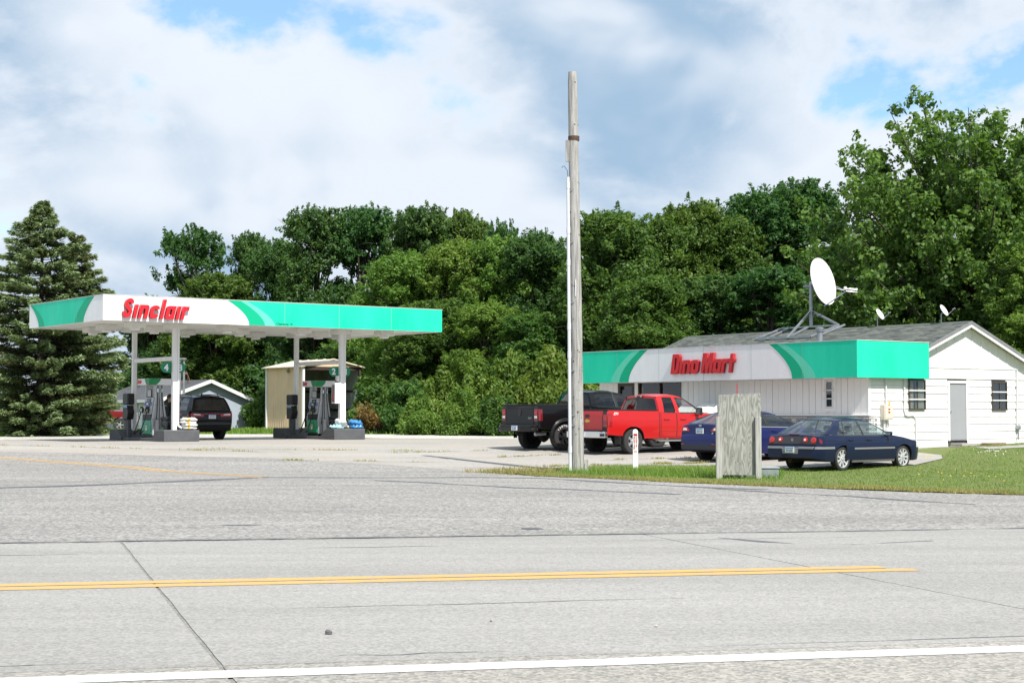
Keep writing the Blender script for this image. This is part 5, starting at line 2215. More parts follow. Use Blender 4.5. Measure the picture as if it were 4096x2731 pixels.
m_tan = mat('tan_steel', (0.78, 0.57, 0.375), 0.5, var=0.14, vscale=1.0)
m_tan_roof = mat('tan_roof_steel', (0.72, 0.62, 0.50), 0.45, var=0.12, vscale=1.5)
m_liner = mat('liner_grey', (0.42, 0.44, 0.47), 0.55, var=0.2, vscale=1.2)
m_rustbeam = mat('rust_beam', (0.055, 0.035, 0.03), 0.7)
SHD = 100.0
sc0 = at(1213, 1645, SHD)                     # corner between the tan wall and the open front
zsh = 1.6 - 74 * SHD / F
shed = thing('storage_shed', 'tan ribbed metal shed with an open front behind the pumps', 'shed', (sc0.x, sc0.y, zsh), ANG)
SW, SD_ = 4.6, 4.2
swh = (1645 - 1464) * SHD / F + (1.6 - zsh)
Psh = Vector(shed.location)
SW = (hit(1436, 1600, Psh, BX) - Psh).dot(AX)
SD_ = (hit(1068, 1600, Psh, AX) - Psh).dot(BX)
# tan side wall in ribbed sheets (local: x along AX, y along BX); wall faces -x
ns = 5
for i in range(ns):
    corr_panel('wall_sheet', (0, SD_ * (i + 1) / ns, 0), (0, -1, 0), SD_ / ns - 0.01, -0.3, swh, m_tan, shed)
rise_s = (1464 - 1436) * SHD / F
mb = MB()
mb.box(0.03, 0.05, 0, SD_, -0.3, swh - 0.02)
mb.build('wall_liner', m_liner, shed)
for i in range(6):
    corr_panel('rear_sheet', (0.02 + SW * i / 6, SD_, 0), (1, 0, 0), SW / 6 - 0.01, -0.3, swh, m_liner, shed, rib=0.02,
               topfn=lambda s_, x_=0.02 + SW * i / 6: swh - 0.03 + rise_s * max(0.0, 1 - abs(x_ + s_ - SW / 2) / (SW / 2)))
for i in range(4):
    corr_panel('inner_sheet', (SW, SD_ * i / 4, 0), (0, 1, 0), SD_ / 4 - 0.01, -0.3, swh, m_liner, shed, rib=0.02)
for (x, y) in ((-0.03, SD_ - 0.0), (-0.04, 0.0), (SW, 0.0)):
    mb = MB()
    mb.box(x - 0.06, x + 0.09, y - 0.09, y + 0.06, -0.3, swh)
    mb.build('corner_trim', m_white if x < 1 else m_rustbeam, shed)
for zz_ in (0.3, 0.60):
    mb = MB()
    mb.box(0.06, SW - 0.02, SD_ - 0.12, SD_ - 0.03, swh * zz_, swh * zz_ + 0.12)
    mb.build('girt', m_rustbeam, shed)
    mb = MB()
    mb.box(SW - 0.12, SW - 0.03, 0.1, SD_ - 0.13, swh * zz_, swh * zz_ + 0.12)
    mb.build('girt', m_rustbeam, shed)
mb = MB()
mb.box(0.1, SW - 0.1, SD_ - 0.9, SD_ - 0.2, -0.3, swh * 0.3)
mb.build('stored_pallets', mat('pallet_brown', (0.16, 0.135, 0.11), 0.9, var=0.5, vscale=4), shed)
rise = (1464 - 1436) * SHD / F
# roof: gable facing the open front, ridge along y
for sgn in (-1, 1):
    nstrip = 5
    for i in range(nstrip):
        ya = -0.25 + (SD_ + 0.5) * i / nstrip
        yb_ = -0.25 + (SD_ + 0.5) * (i + 1) / nstrip - 0.008
        mb = MB()
        xe = -0.3 if sgn < 0 else SW + 0.3
        xm = SW / 2
        zs = lambda x: swh + rise * (1 - abs(x - xm) / (SW / 2))
        mb.add([(xe, ya, zs(xe)), (xm, ya, zs(xm)), (xm, yb_, zs(xm)), (xe, yb_, zs(xe)), (xe, ya, zs(xe) + 0.05), (xm, ya, zs(xm) + 0.05), (xm, yb_, zs(xm) + 0.05), (xe, yb_, zs(xe) + 0.05)],
               [(0, 1, 2, 3), (4, 5, 6, 7), (0, 1, 5, 4), (1, 2, 6, 5), (2, 3, 7, 6), (3, 0, 4, 7)])
        mb.build('roof_sheet', m_tan_roof, shed)
        mb = MB()
        mb.bar((xe, ya + 0.03, zs(xe) + 0.065), (xm, ya + 0.03, zs(xm) + 0.065), 0.03, 0.03)
        mb.build('roof_rib', m_tan_roof, shed)
mb = MB()
mb.prism([(0.0, swh - 0.02), (SW, swh - 0.02), (SW, swh + 0.06), (SW / 2, swh + rise - 0.02), (0.0, swh + 0.06)], lambda a, b: (a, -0.1, b), lambda a, b: (a, -0.06, b))
mb.build('gable_sheet', m_tan, shed)
mb = MB()
mb.box(0.07, SW - 0.07, -0.05, 0.05, swh - 0.22, swh - 0.021)
mb.build('header_beam', m_rustbeam, shed)
# floodlight on the side wall
mb = MB()
fy = (hit(950 + 460 / 2.24, 1100 + 858 / 2.24, Psh, AX) - Psh).dot(BX)
fzz = hit(950 + 460 / 2.24, 1100 + 858 / 2.24, Psh, AX).z - zsh
mb.lathe([(0.0, 0), (0.06, 0), (0.11, -0.2), (0.0, -0.21)], 12, axis='Y', M=Matrix.Translation((-0.16, fy, fzz)))
mb.box(-0.16, -0.03, fy - 0.04, fy + 0.04, fzz - 0.12, fzz - 0.03)
mb.build('floodlight', m_galv, shed, smooth=40)
# white pipe and plank leaning in the opening
pl0 = at(950 + 1015 / 2.24, 1100 + 1330 / 2.24, SHD - 0.5)
pl1 = at(950 + 1070 / 2.24, 1100 + 1050 / 2.24, SHD + 1.2)
pl2 = at(950 + 1042 / 2.24, 1100 + 1032 / 2.24, SHD + 1.2)
o = MB()
o.tube([Vector((0, 0, 0)), pl1 - pl0, pl2 - pl0], 0.10, 10)
ob = o.build('leaning_pipe', m_pvc, None, smooth=40, loc=tuple(pl0))
tag(ob, 'white pipe with an elbow leaning inside the open shed', 'pipe')
pk0 = at(950 + 1040 / 2.24, 1100 + 1345 / 2.24, SHD - 0.4)
pk1 = at(950 + 1075 / 2.24, 1100 + 1230 / 2.24, SHD + 0.8)
o = MB()
o.bar(Vector((0, 0, 0)), pk1 - pk0, 0.2, 0.05)
ob = o.build('leaning_plank', mat('pale_plank', (0.5, 0.38, 0.25), 0.8, var=0.3, vscale=6), None, loc=tuple(pk0))
tag(ob, 'pale plank leaning at the corner of the open shed', 'plank')

# ---------------------------------------------------------------- grey house behind the left island
m_gsid = mat('grey_siding', (0.35, 0.40, 0.47), 0.6, var=0.1, vscale=1.5)
m_groof = mat('grey_roof', (0.088, 0.092, 0.10), 0.9, var=0.4, vscale=3, bump=0.5, bscale=25, bdist=0.02)
m_wtrim = mat('white_trim', (0.70, 0.71, 0.72), 0.5)
HD = 112.0
zho = 1.6 - 78 * HD / F
hc = at(640, 1645, HD)
house = thing('grey_house', 'low grey house with dark roof and white trim behind the SUV', 'house', (hc.x, hc.y, zho), ANG)
Pho = Vector(house.location)
HW = (hit(996, 1650, Pho, BX) - Pho).dot(AX)
HL = 11.5
heave = (1645 - 1596) * HD / F + 1.6 - zho
pkp = hit(835, 1523, Pho, BX)
hx = (pkp - Pho).dot(AX)
hpk = pkp.z - zho
mb = MB()
mb.prism([(0, -0.5), (HW, -0.5), (HW, heave), (hx, hpk - 0.1), (0, heave)], lambda a, b: (a, 0.02, b), lambda a, b: (a, HL, b))
mb.build('wall', m_gsid, house)
nb = int((hpk + 0.3) / 0.145)
for k in range(nb):
    z0, z1 = -0.3 + 0.145 * k, -0.3 + 0.145 * (k + 1) - 0.006
    xa, xb = 0.0, HW
    if z1 > heave:
        xa = hx * (z1 - heave) / (hpk - heave)
        xb = HW - (HW - hx) * (z1 - heave) / (hpk - heave)
    if xb - xa < 0.2:
        continue
    mb = MB()
    mb.add([(xa, 0.018, z0), (xb, 0.018, z0), (xb, -0.022, z0), (xa, -0.022, z0), (xa, 0.018, z1), (xb, 0.018, z1), (xb, -0.004, z1), (xa, -0.004, z1)],
           [(0, 1, 2, 3), (4, 5, 6, 7), (3, 2, 6, 7), (0, 3, 7, 4), (1, 2, 6, 5)])
    mb.build('siding_board', m_gsid, house)
for (xa, za, xb, zb_) in ((-0.5, heave - 0.5 * (hpk - heave) / hx, hx, hpk), (hx, hpk, HW + 0.45, heave - 0.45 * (hpk - heave) / (HW - hx))):
    mb = MB()
    mb.add([(xa, -0.4, za), (xb, -0.4, zb_), (xb, HL, zb_), (xa, HL, za), (xa, -0.4, za + 0.1), (xb, -0.4, zb_ + 0.1), (xb, HL, zb_ + 0.1), (xa, HL, za + 0.1)],
           [(0, 1, 2, 3), (4, 5, 6, 7), (0, 1, 5, 4), (1, 2, 6, 5), (2, 3, 7, 6), (3, 0, 4, 7)])
    mb.build('roof', m_groof, house)
    mb = MB()
    mb.bar((xa, -0.43, za - 0.02), (xb, -0.43, zb_ - 0.02), 0.05, 0.24, up=(0, 0, 1))
    mb.build('rake_board', m_wtrim, house)
mb = MB()
mb.box(-0.52, -0.46, -0.36, HL, heave - 0.24, heave - 0.02)
mb.build('eave_board', m_wtrim, house)
for x in (HW - 0.04,):
    mb = MB()
    mb.box(x, x + 0.12, -0.04, 0.05, -0.3, heave - 0.05)
    mb.build('corner_trim', m_wtrim, house)
# garage doors on the left-facing wall
for k in range(2):
    y0 = 0.9 + 3.3 * k
    for j in range(4):
        mb = MB()
        mb.box(-0.03, 0.0, y0, y0 + 2.6, -0.2 + 0.53 * j, -0.2 + 0.53 * j + 0.51)
        mb.build('garage_door_panel', m_wtrim, house)
# cross gable wing at the back left
wg = Vector((-3.2, HL - 0.2, 0))
mb = MB()
mb.prism([(-0.1, -0.5), (0.1, -0.5), (3.2, -0.5), (3.2, heave), (3.2, hpk), (1.5, hpk + 0.2), (-0.2, heave)], lambda a, b: (wg.x + a, wg.y + 0.1, b), lambda a, b: (wg.x + a, wg.y + 3.5, b))
mb.build('wing_wall', m_gsid, house)
for (xa, za, xb, zb_) in ((-0.8, heave - 0.2, 1.5, hpk + 0.25), (1.5, hpk + 0.25, 3.6, heave + 0.2)):
    mb = MB()
    mb.add([(wg.x + a, wg.y + y, z) for y in (-0.3, 4) for (a, z) in ((xa, za), (xb, zb_), (xb, zb_ + 0.14), (xa, za + 0.14))],
           [(0, 1, 2, 3), (4, 5, 6, 7), (0, 1, 5, 4), (1, 2, 6, 5), (2, 3, 7, 6), (3, 0, 4, 7)])
    mb.build('wing_roof', m_groof, house)
    mb = MB()
    mb.bar((wg.x + xa, wg.y - 0.33, za + 0.03), (wg.x + xb, wg.y - 0.33, zb_ + 0.03), 0.05, 0.24)
    mb.build('rake_board', m_wtrim, house)
# ladder-like aerial tripod on the roof
ap = at(400 + 1475 / 4.276, 1480 + 190 / 4.276, HD + 3)
an = thing('roof_tripod', 'small brown metal tripod standing on the grey house roof', 'tripod', tuple(ap), 0)
m_tri = mat('tripod_rust', (0.22, 0.13, 0.09), 0.7, metal=0.3)
for q in ((-0.35, 0, 0), (0.38, 0, 0), (0.05, 0.5, 0)):
    mb = MB()
    mb.bar(Vector(q) - Vector((0, 0, 0.25)), (0, 0, 0.72), 0.04, 0.04)
    mb.build('leg', m_tri, an)
mb = MB()
mb.box(-0.1, 0.1, -0.05, 0.05, 0.5, 0.62)
mb.build('head', m_tri, an)

# tank vent pipes
for k, (u, top, lab) in enumerate([(1610, 768, 'galvanised vent pipe with a cap, the one closer to the white post'), (1645, 768, 'galvanised vent pipe with a cap, the one closer to the roof tripod')]):
    vy = 92.0
    p = at(u / 2.24, 1645, vy)
    zt_ = at(u / 2.24, 1100 + top / 2.24, vy).z
    g = terrain(vy)
    t = thing('tank_vent', lab, 'vent pipe', (p.x, p.y, g), 0, 'tank vent pipes')
    mb = MB()
    mb.tube([(0, 0, -0.1), (0, 0, zt_ - g)], 0.07, 10)
    mb.build('pipe', m_galv, t, smooth=40)
    mb = MB()
    mb.lathe([(0.0, 0.0), (0.10, 0.0), (0.16, 0.07), (0.16, 0.13), (0.1, 0.16), (0, 0.17)], 12, M=Matrix.Translation((0, 0, zt_ - g)))
    mb.build('cap', m_galv, t, smooth=40)
# ---------------------------------------------------------------- vehicles
def ip(pts):
    X = [p[0] for p in pts]
    Y = [p[1] for p in pts]
    return lambda x: float(np.interp(x, X, Y))


m_trim = mat('black_trim', (0.014, 0.014, 0.015), 0.45)
m_under = mat('underbody', (0.010, 0.010, 0.010), 0.9)
m_interior = mat('car_interior', (0.12, 0.125, 0.13), 0.8)
m_seat = mat('seat_cloth', (0.26, 0.27, 0.28), 0.85)
m_seam = mat('panel_gap', (0.006, 0.006, 0.007), 0.8)
m_tyre = mat('tyre', (0.022, 0.022, 0.022), 0.78, var=0.4, vscale=6, col2=(0.05, 0.048, 0.044), bump=0.3, bscale=60)
m_tail = mat('tail_lamp', (0.42, 0.012, 0.012), 0.12, coat=0.6)
m_tail_d = mat('tail_lamp_deep', (0.16, 0.006, 0.008), 0.12, coat=0.6)
m_lamp_w = mat('lamp_clear', (0.72, 0.70, 0.70), 0.12, coat=0.5)
m_plate_w = mat('plate_white', (0.70, 0.73, 0.76), 0.4)
m_plate_b = mat('plate_blue', (0.16, 0.36, 0.58), 0.4)
m_plate_t = mat('plate_text', (0.08, 0.11, 0.22), 0.5)
m_alloy = mat('alloy', (0.62, 0.63, 0.645), 0.28, metal=0.75)
m_hub_white = mat('hub_silver', (0.60, 0.61, 0.62), 0.35, metal=0.35)
m_black_wheel = mat('black_wheel', (0.020, 0.020, 0.021), 0.3, metal=0.3)
m_dusty = mat('dusty_trim', (0.16, 0.155, 0.15), 0.8, var=0.4, vscale=8)
m_moulding = mat('grey_moulding', (0.20, 0.205, 0.21), 0.5)
g_clear = glass('clear_car_glass', (0.78, 0.88, 0.87), 1.0)
g_tint = glass('tinted_car_glass', (0.035, 0.04, 0.05), 1.0)
g_mid = glass('light_tint_glass', (0.20, 0.24, 0.27), 1.0)


def paint(name, col, coat=0.7, rough=0.35, metal=0.0, spec=0.4):
    return mat(name, col, rough, metal=metal, coat=coat, spec=spec)


def make_wheel(parent, x, y, r, w, rimr, style, m_rim, outer):
    """outer=-1: visible face towards -y"""
    M = Matrix.Translation((x, y, r)) @ (Matrix.Rotation(PI, 4, 'Z') if outer > 0 else Matrix.Identity(4))
    h = w / 2
    mb = MB()
    mb.lathe([(0.0, -h * 0.35), (rimr * 0.96, -h * 0.35), (rimr * 0.96, h * 0.6), (0.0, h * 0.6)], 28, axis='Y', M=M, cap=False)
    wh = mb.build('wheel', m_under, parent, smooth=40)
    mb = MB()
    mb.lathe([(rimr, -h * 0.78), (rimr + 0.012, -h * 0.9), (rimr + (r - rimr) * 0.5, -h * 1.0), (r * 0.965, -h * 0.92), (r * 0.992, -h * 0.75), (r, -h * 0.45), (r, h * 0.45), (r * 0.992, h * 0.75),
              (r * 0.965, h * 0.92), (rimr + (r - rimr) * 0.5, h), (rimr, h * 0.78), (rimr - 0.01, 0), (rimr, -h * 0.78)], 40, axis='Y', M=M, cap=False)
    # tread blocks
    nb = 44
    for k in range(nb):
        for side in (-1, 1):
            a = 2 * PI * (k + 0.25 * side) / nb
            Mb = M @ Matrix.Rotation(a, 4, 'Y') @ Matrix.Translation((r + 0.002, side * h * 0.5, 0))
            mb.obox(Mb, 0.014, h * 0.62, 2 * PI * r / nb * 0.66)
    mb.build('tyre', m_tyre, wh, smooth=35)
    mb = MB()
    mb.lathe([(rimr * 1.0, -h * 0.80), (rimr * 1.01, -h * 0.90), (rimr * 0.965, -h * 0.90), (rimr * 0.93, -h * 0.70), (rimr * 0.92, -h * 0.3)], 40, axis='Y', M=M, cap=False)
    n, ws_, we, spread = {'disc': (9, 0.05, 0.055, 0), 'six': (6, 0.085, 0.07, 0), 'five': (5, 0.10, 0.075, 0), 'multi': (10, 0.035, 0.05, 0)}[style]
    for k in range(n):
        a = 2 * PI * k / n
        Mk = M @ Matrix.Rotation(a, 4, 'Y')
        r0, r1 = rimr * 0.22, rimr * 0.955
        y0, y1 = -h * 0.72, -h * 0.80
        vs = []
        for (rr_, hw, yy) in ((r0, ws_ / 2, y0), (rimr * 0.6, (ws_ + we) / 4 * 0.85, y0 - 0.004), (r1, we / 2, y1)):
            for (sx, dy) in ((-1, 0), (1, 0), (1, 0.05), (-1, 0.05)):
                vs.append(Mk @ Vector((rr_, yy + dy, sx * hw)))
        mb.add(vs, [(0, 1, 5, 4), (4, 5, 9, 8), (1, 2, 6, 5), (5, 6, 10, 9), (3, 0, 4, 7), (7, 4, 8, 11)])
    if style == 'disc':            # wheel cover: dish behind the spokes
        mb.lathe([(rimr * 0.40, -h * 0.74), (rimr * 0.0, -h * 0.80)], 24, axis='Y', M=M, cap=False)
    mb.lathe([(rimr * 0.27, -h * 0.66), (rimr * 0.26, -h * 0.80), (rimr * 0.15, -h * 0.86), (0.0, -h * 0.87)], 20, axis='Y', M=M, cap=False)
    mb.build('rim', m_rim, wh, smooth=35)
    mb = MB()
    for k in range(5):
        a = 2 * PI * (k + 0.5) / 5
        Mb = M @ Matrix.Rotation(a, 4, 'Y') @ Matrix.Translation((rimr * 0.19, -h * 0.865, 0))
        mb.lathe([(0.011, 0.01), (0.011, -0.006), (0.0, -0.008)], 6, axis='Y', M=Mb)
    mb.build('lug_nut', m_under if style == 'disc' else m_chrome, wh)
    return wh


class Car:
    def __init__(s, name, label, cat, S, loc, rot, group=None):
        s.S = S
        s.t = thing(name, label, cat, loc, rot, group)
        s.top = ip(S['top'])
        s.sill = ip(S['sill'])
        s.crown = ip(S['crown'])
        s.f = ip(S['f'])
        s.W = S['W']
        s.x0, s.x1 = S['top'][0][0], S['top'][-1][0]
        s.wb, s.r = S['wb'], S['r']
        s.ra = S['ra']
        s.body()
        for cx in (0, s.wb):
            for sd in (-1, 1):
                make_wheel(s.t, cx, sd * (S['track'] / 2), s.r, S['tw'], S['rimr'], S['style'], S['m_rim'], sd)

    def plan(s, x):
        kr, Rr = s.S['pr']
        kf, Rf = s.S['pf']
        e = x - s.x0
        p = 1.0
        if e < Rr:
            p *= 1 - kr * (1 - e / Rr) ** 2
        e = s.x1 - x
        if e < Rf:
            p *= 1 - kf * (1 - e / Rf) ** 2
        return p

    def zlow(s, x):
        z = s.sill(x)
        for cx in (0, s.wb):
            d = abs(x - cx)
            if d <= s.ra:
                z = max(z, s.S.get('az', s.r) + (s.ra ** 2.3 - d ** 2.3) ** (1 / 2.3) * s.S.get('ah', 1.0))
        return z

    def y(s, x, z):
        return s.W * s.plan(x) * s.f(z)

    def body(s):
        S = s.S
        xs = set(np.round(np.arange(s.x0, s.x1, 0.07), 3))
        xs |= {p[0] for p in S['top']} | {p[0] for p in S['sill']}
        for e in (0.01, 0.03, 0.06, 0.1, 0.15, 0.22):
            xs |= {s.x0 + e, s.x1 - e}
        for cx in (0, s.wb):
            for k in range(-14, 15):
                xs.add(cx + s.ra * math.sin(PI / 2 * k / 14))
            xs |= {cx - s.ra - 0.004, cx + s.ra + 0.004}
        xs = sorted(xs)
        clean = [xs[0]]
        for x in xs[1:]:
            if x - clean[-1] > 0.0015:
                clean.append(x)
        xs = clean
        ns, mt = 9, 5
        secs = []
        for x in xs:
            zl, zt = s.zlow(x), s.top(x)
            zs = max(zt - s.crown(x), zl + 0.02)
            half = [(0.0, zl)]
            for i in range(ns + 1):
                z = zl + (zs - zl) * i / ns
                half.append((s.y(x, z), z))
            ysh = half[-1][0]
            for j in range(1, mt + 1):
                yy = ysh * (1 - j / mt)
                half.append((yy, zs + (zt - zs) * (1 - (yy / ysh) ** 2.4)))
            secs.append((x, half))
        mb = MB()
        nh = ns + 2 + mt
        for sd in (-1, 1):
            o = len(mb.v)
            for x, half in secs:
                mb.v.extend([(x, sd * a, b) for a, b in half])
            for i in range(len(secs) - 1):
                xm = (secs[i][0] + secs[i + 1][0]) / 2
                for j in range(nh - 1):
                    q = [o + i * nh + j, o + (i + 1) * nh + j, o + (i + 1) * nh + j + 1, o + i * nh + j + 1]
                    mb.f.append(q)
                    m_ = 0
                    if j == 0:
                        m_ = 2
                    elif j > ns:
                        if S['cab'][0] < xm < S['cab'][1]:
                            m_ = 3
                        elif 'bed' in S and xm < S['bed']:
                            m_ = 1
                    if m_ == 0 and 'lowtrim' in S and j <= ns:
                        pass
                    mb.m.append(m_)
            for k_, idx in ((0, 0), (len(secs) - 1, 1)):
                mb.f.append([o + k_ * nh + j for j in range(nh)])
                mb.m.append(0)
        # greenhouse
        yb = S['yb'] * s.W
        zb, zr = ip(S['zb']), ip(S['zr'])
        yr = S['yr']
        bul = S.get('bulge', 0.02)

        def side(xb, xt, v, sd, inset=0.0):
            b = Vector((xb, yb * s.plan(xb) if xb < 0 else yb, zb(xb)))
            t = Vector((xt, yr, zr(xt)))
            p = b.lerp(t, v)
            p.y += bul * 4 * v * (1 - v) - inset
            p.y *= sd
            return p
        posts = S['posts']
        vl = S.get('vl', (0.04, 0.90))
        wins = []
        for sd in (-1, 1):
            for i in range(len(posts) - 1):
                (xb0, xt0, kind), (xb1, xt1, _) = posts[i], posts[i + 1]
                n = 5 if kind in 'GT' else 1
                levels = [0, vl[0], 0.35, 0.65, vl[1], 1.0]
                g = lambda u, v, ins=0.0: side(xb0 + (xb1 - xb0) * u, xt0 + (xt1 - xt0) * u, v, sd, ins)
                if kind in 'GT':
                    for a, b in ((0, vl[0]), (vl[1], 1.0)):
                        mb.mi = 1 if a == 0 else S.get('topmat', 0)
                        mb.grid(lambda u, v: g(u, a + (b - a) * v), n, 1)
                    # reveal and the pane
                    wm = MB()
                    wm.grid(lambda u, v: g(u, vl[0] + (vl[1] - vl[0]) * v, 0.012), n, 5)
                    wins.append(('window', wm, S['glass'][kind]))
                else:
                    mb.mi = 0 if kind == 'P' else 1
                    mb.grid(lambda u, v: g(u, v, -0.002), n, 5)
        A0, A1 = posts[0], posts[-1]
        for (pst, bow, nm, gl, band) in ((A0, S['bowf'], 'windscreen', S['glass']['F'], S.get('bandf', 0.94)), (A1, -S['bowr'], 'rear_window', S['glass']['R'], S.get('bandr', 0.9))):
            def sp_(u, v, ins=0.0):
                sy = -1 + 2 * u
                p = side(pst[0], pst[1], v, 1)
                return Vector((p.x + bow * (1 - sy * sy) - math.copysign(ins, bow), p.y * sy, p.z + 0.035 * (1 - sy * sy) * v))
            gv0, gv1 = S.get('gv', (0.05, 0.92))
            lo, hi = (1 - band) / 2, (1 + band) / 2
            rearp = bow < 0
            mb.mi = 0 if rearp else 1
            mb.grid(lambda u, v: sp_(lo * u, v), 1, 5)
            mb.grid(lambda u, v: sp_(hi + (1 - hi) * u, v), 1, 5)
            mb.mi = 1
            mb.grid(lambda u, v: sp_(lo + (hi - lo) * u, gv0 * v), 8, 1)
            mb.mi = 0 if rearp else 1
            mb.grid(lambda u, v: sp_(lo + (hi - lo) * u, gv1 + (1 - gv1) * v), 8, 1)
            wm = MB()
            wm.grid(lambda u, v: sp_(lo + (hi - lo) * u, gv0 + (gv1 - gv0) * v, 0.01), 8, 6)
            wins.append((nm, wm, gl))
        mb.mi = 0

        def roof(u, v):
            sy = -1 + 2 * u
            x = A0[1] + (A1[1] - A0[1]) * v
            bow = S['bowf'] * (1 - v) - S['bowr'] * v
            return Vector((x + bow * (1 - sy * sy), yr * sy, zr(x) + 0.035 * (1 - sy * sy) + 0.028 * (1 - sy ** 4) * math.sin(PI * min(max(v, 0.0), 1.0)) ** 0.5))
        mb.grid(roof, 10, 12)
        mats = [S['paint'], m_trim, m_under, m_interior]
        bo = mb.mesh('body', mats, None, fix=False)
        bm = bmesh.new()
        bm.from_mesh(bo)
        bmesh.ops.remove_doubles(bm, verts=bm.verts, dist=0.0008)
        bmesh.ops.recalc_face_normals(bm, faces=bm.faces)
        bm.to_mesh(bo)
        bm.free()
        bo.polygons.foreach_set('use_smooth', [True] * len(bo.polygons))
        bo.set_sharp_from_angle(angle=R(32))
        s.bodyo = link('body', bo, s.t)
        for nm, wm, gl in wins:
            wm.build(nm, gl, s.t, smooth=60)
        s.side = side
        # interior
        for (x, h_) in S['seats']:
            for yy in (-0.36, 0.36):
                sb = MB()
                zt = h_
                sb.obox(Matrix.Translation((x - 0.04, yy, zt - 0.38)) @ Matrix.Rotation(R(-12), 4, 'Y'), 0.12, 0.44, 0.62)
                sb.obox(Matrix.Translation((x - 0.12, yy, zt + 0.02)) @ Matrix.Rotation(R(-12), 4, 'Y'), 0.09, 0.24, 0.16)
                sb.build('seat', m_seat, s.t, bevel=0.05, seg=3)

    # patches that hug the body side / tail
    def spatch(s, name, x0, x1, z0, z1, off, m, sd, parent=None, nx=12, nz=6, zfn0=None, zfn1=None, thick=None):
        mb = MB()
        def fn(u, v):
            x = x0 + (x1 - x0) * u
            a = zfn0(x) if zfn0 else z0
            b = zfn1(x) if zfn1 else z1
            z = a + (b - a) * v
            return (x, sd * (s.y(x, z) + off), z)
        mb.grid(fn, nx, nz)
        if thick:
            o = len(mb.v)
            def fn2(u, v):
                p = fn(u, v)
                return (p[0], p[1] - sd * thick, p[2])
            # rim quads
            n1 = nx + 1
            b0 = len(mb.v)
            mb.v.extend([fn2(i / nx, j / nz) for j in range(nz + 1) for i in range(nx + 1)])
            ring = [i for i in range(nx)] + [nx + j * n1 for j in range(nz)] + [nz * n1 + nx - i for i in range(nx)] + [(nz - j) * n1 for j in range(nz)]
            for a, b in zip(ring, ring[1:] + ring[:1]):
                mb.f.append([a, b, b0 + b, b0 + a])
                mb.m.append(mb.mi)
        return mb.build(name, m, parent or s.t, smooth=50)

    def tail_x(s, z):
        T = [p for p in s.S['top'] if p[0] < 0.0]
        up = [T[0]]
        for p in T[1:]:
            if p[1] > up[-1][1] + 1e-4:
                up.append(p)
        return float(np.interp(z, [p[1] for p in up], [p[0] for p in up]))

    def rear(s, y, z, off=0.0):
        kr, Rr = s.S['pr']
        # solve plan curve at this height
        hw = s.W * s.f(z)
        fr = min(abs(y) / hw, 1.0)
        e = 0.0
        if fr > 1 - kr:
            e = Rr * (1 - math.sqrt(max(0.0, (1 - fr) / kr)))
        return Vector((max(s.tail_x(z), s.x0 + e) - off, y, z))

    def rpatch(s, name, quad, off, m, parent=None, nu=8, nv=5, round_=None):
        """quad: (y,z) x4 going round; patch on the tail"""
        (a, b, c, d) = [Vector((q[0], q[1], 0)) for q in quad]
        mb = MB()
        def fn(u, v):
            p = a.lerp(b, u).lerp(d.lerp(c, u), v)
            return s.rear(p.x, p.y, off)
        mb.grid(fn, nu, nv)
        # depth back to the body
        o = len(mb.v)
        n1 = nu + 1
        mb.v.extend([tuple(Vector(p) + Vector((off + 0.02, 0, 0))) for p in mb.v[:]])
        ring = [i for i in range(nu)] + [nu + j * n1 for j in range(nv)] + [nv * n1 + nu - i for i in range(nu)] + [(nv - j) * n1 for j in range(nv)]
        for p, q in zip(ring, ring[1:] + ring[:1]):
            mb.f.append([p, q, o + q, o + p])
            mb.m.append(0)
        return mb.build(name, m, parent or s.t, smooth=50)

    def disc(s, name, y, z, r_, m, off=0.01, parent=None):
        p = s.rear(y, z, off)
        p1 = s.rear(y - 0.02, z, off)
        p2 = s.rear(y + 0.02, z, off)
        p3 = s.rear(y, z + 0.02, off)
        n_ = (p1 - p2).cross(p3 - p).normalized()
        if n_.x > 0:
            n_ = -n_
        M = n_.to_track_quat('Z', 'Y').to_matrix().to_4x4()
        M.translation = p
        mb = MB()
        mb.lathe([(r_, -0.03), (r_, 0.0), (r_ * 0.9, 0.008), (r_ * 0.5, 0.012), (0, 0.013)], 20, M=M)
        return mb.build(name, m, parent or s.t, smooth=40)

    def plate(s, y, z, text, x=None, top_blue=True):
        p = Vector((x, y, z)) if x is not None else s.rear(y, z, 0.02)
        mb = MB()
        mb.box(p.x - 0.012, p.x + 0.006, y - 0.155, y + 0.155, z - 0.078, z + 0.078)
        pl = mb.build('license_plate', m_plate_w, s.t, bevel=0.004)
        if top_blue:
            mb = MB()
            mb.box(p.x - 0.0145, p.x - 0.0125, y - 0.14, y + 0.14, z + 0.035, z + 0.07)
            mb.build('plate_header', m_plate_b, pl)
        add_text(pl, text, m_plate_t, (p.x - 0.015, y, z - 0.045), (0, -1, 0), (0, 0, 1), 0.085, offset=0.0, xs=0.68)
        return pl

    def door(s, x0, x1, z0, z1, sd, hx, hz, m_handle, hl=0.2):
        s.spatch('door_gap', x0 - 0.014, x1 + 0.014, z0 - 0.014, z1, 0.0016, m_seam, sd)
        d = s.spatch('door', x0, x1, z0, z1 - 0.001, 0.0045, s.S['paint'], sd, nx=14, nz=10)
        mb = MB()
        y = s.y(hx, hz)
        mb.obox(Matrix.Translation((hx, sd * (y + 0.026), hz)), hl, 0.022, 0.032)
        mb.obox(Matrix.Translation((hx - hl / 2 + 0.02, sd * (y + 0.012), hz)), 0.03, 0.03, 0.028)
        mb.obox(Matrix.Translation((hx + hl / 2 - 0.02, sd * (y + 0.012), hz)), 0.03, 0.03, 0.028)
        mb.build('handle', m_handle, d, bevel=0.006)
        return d

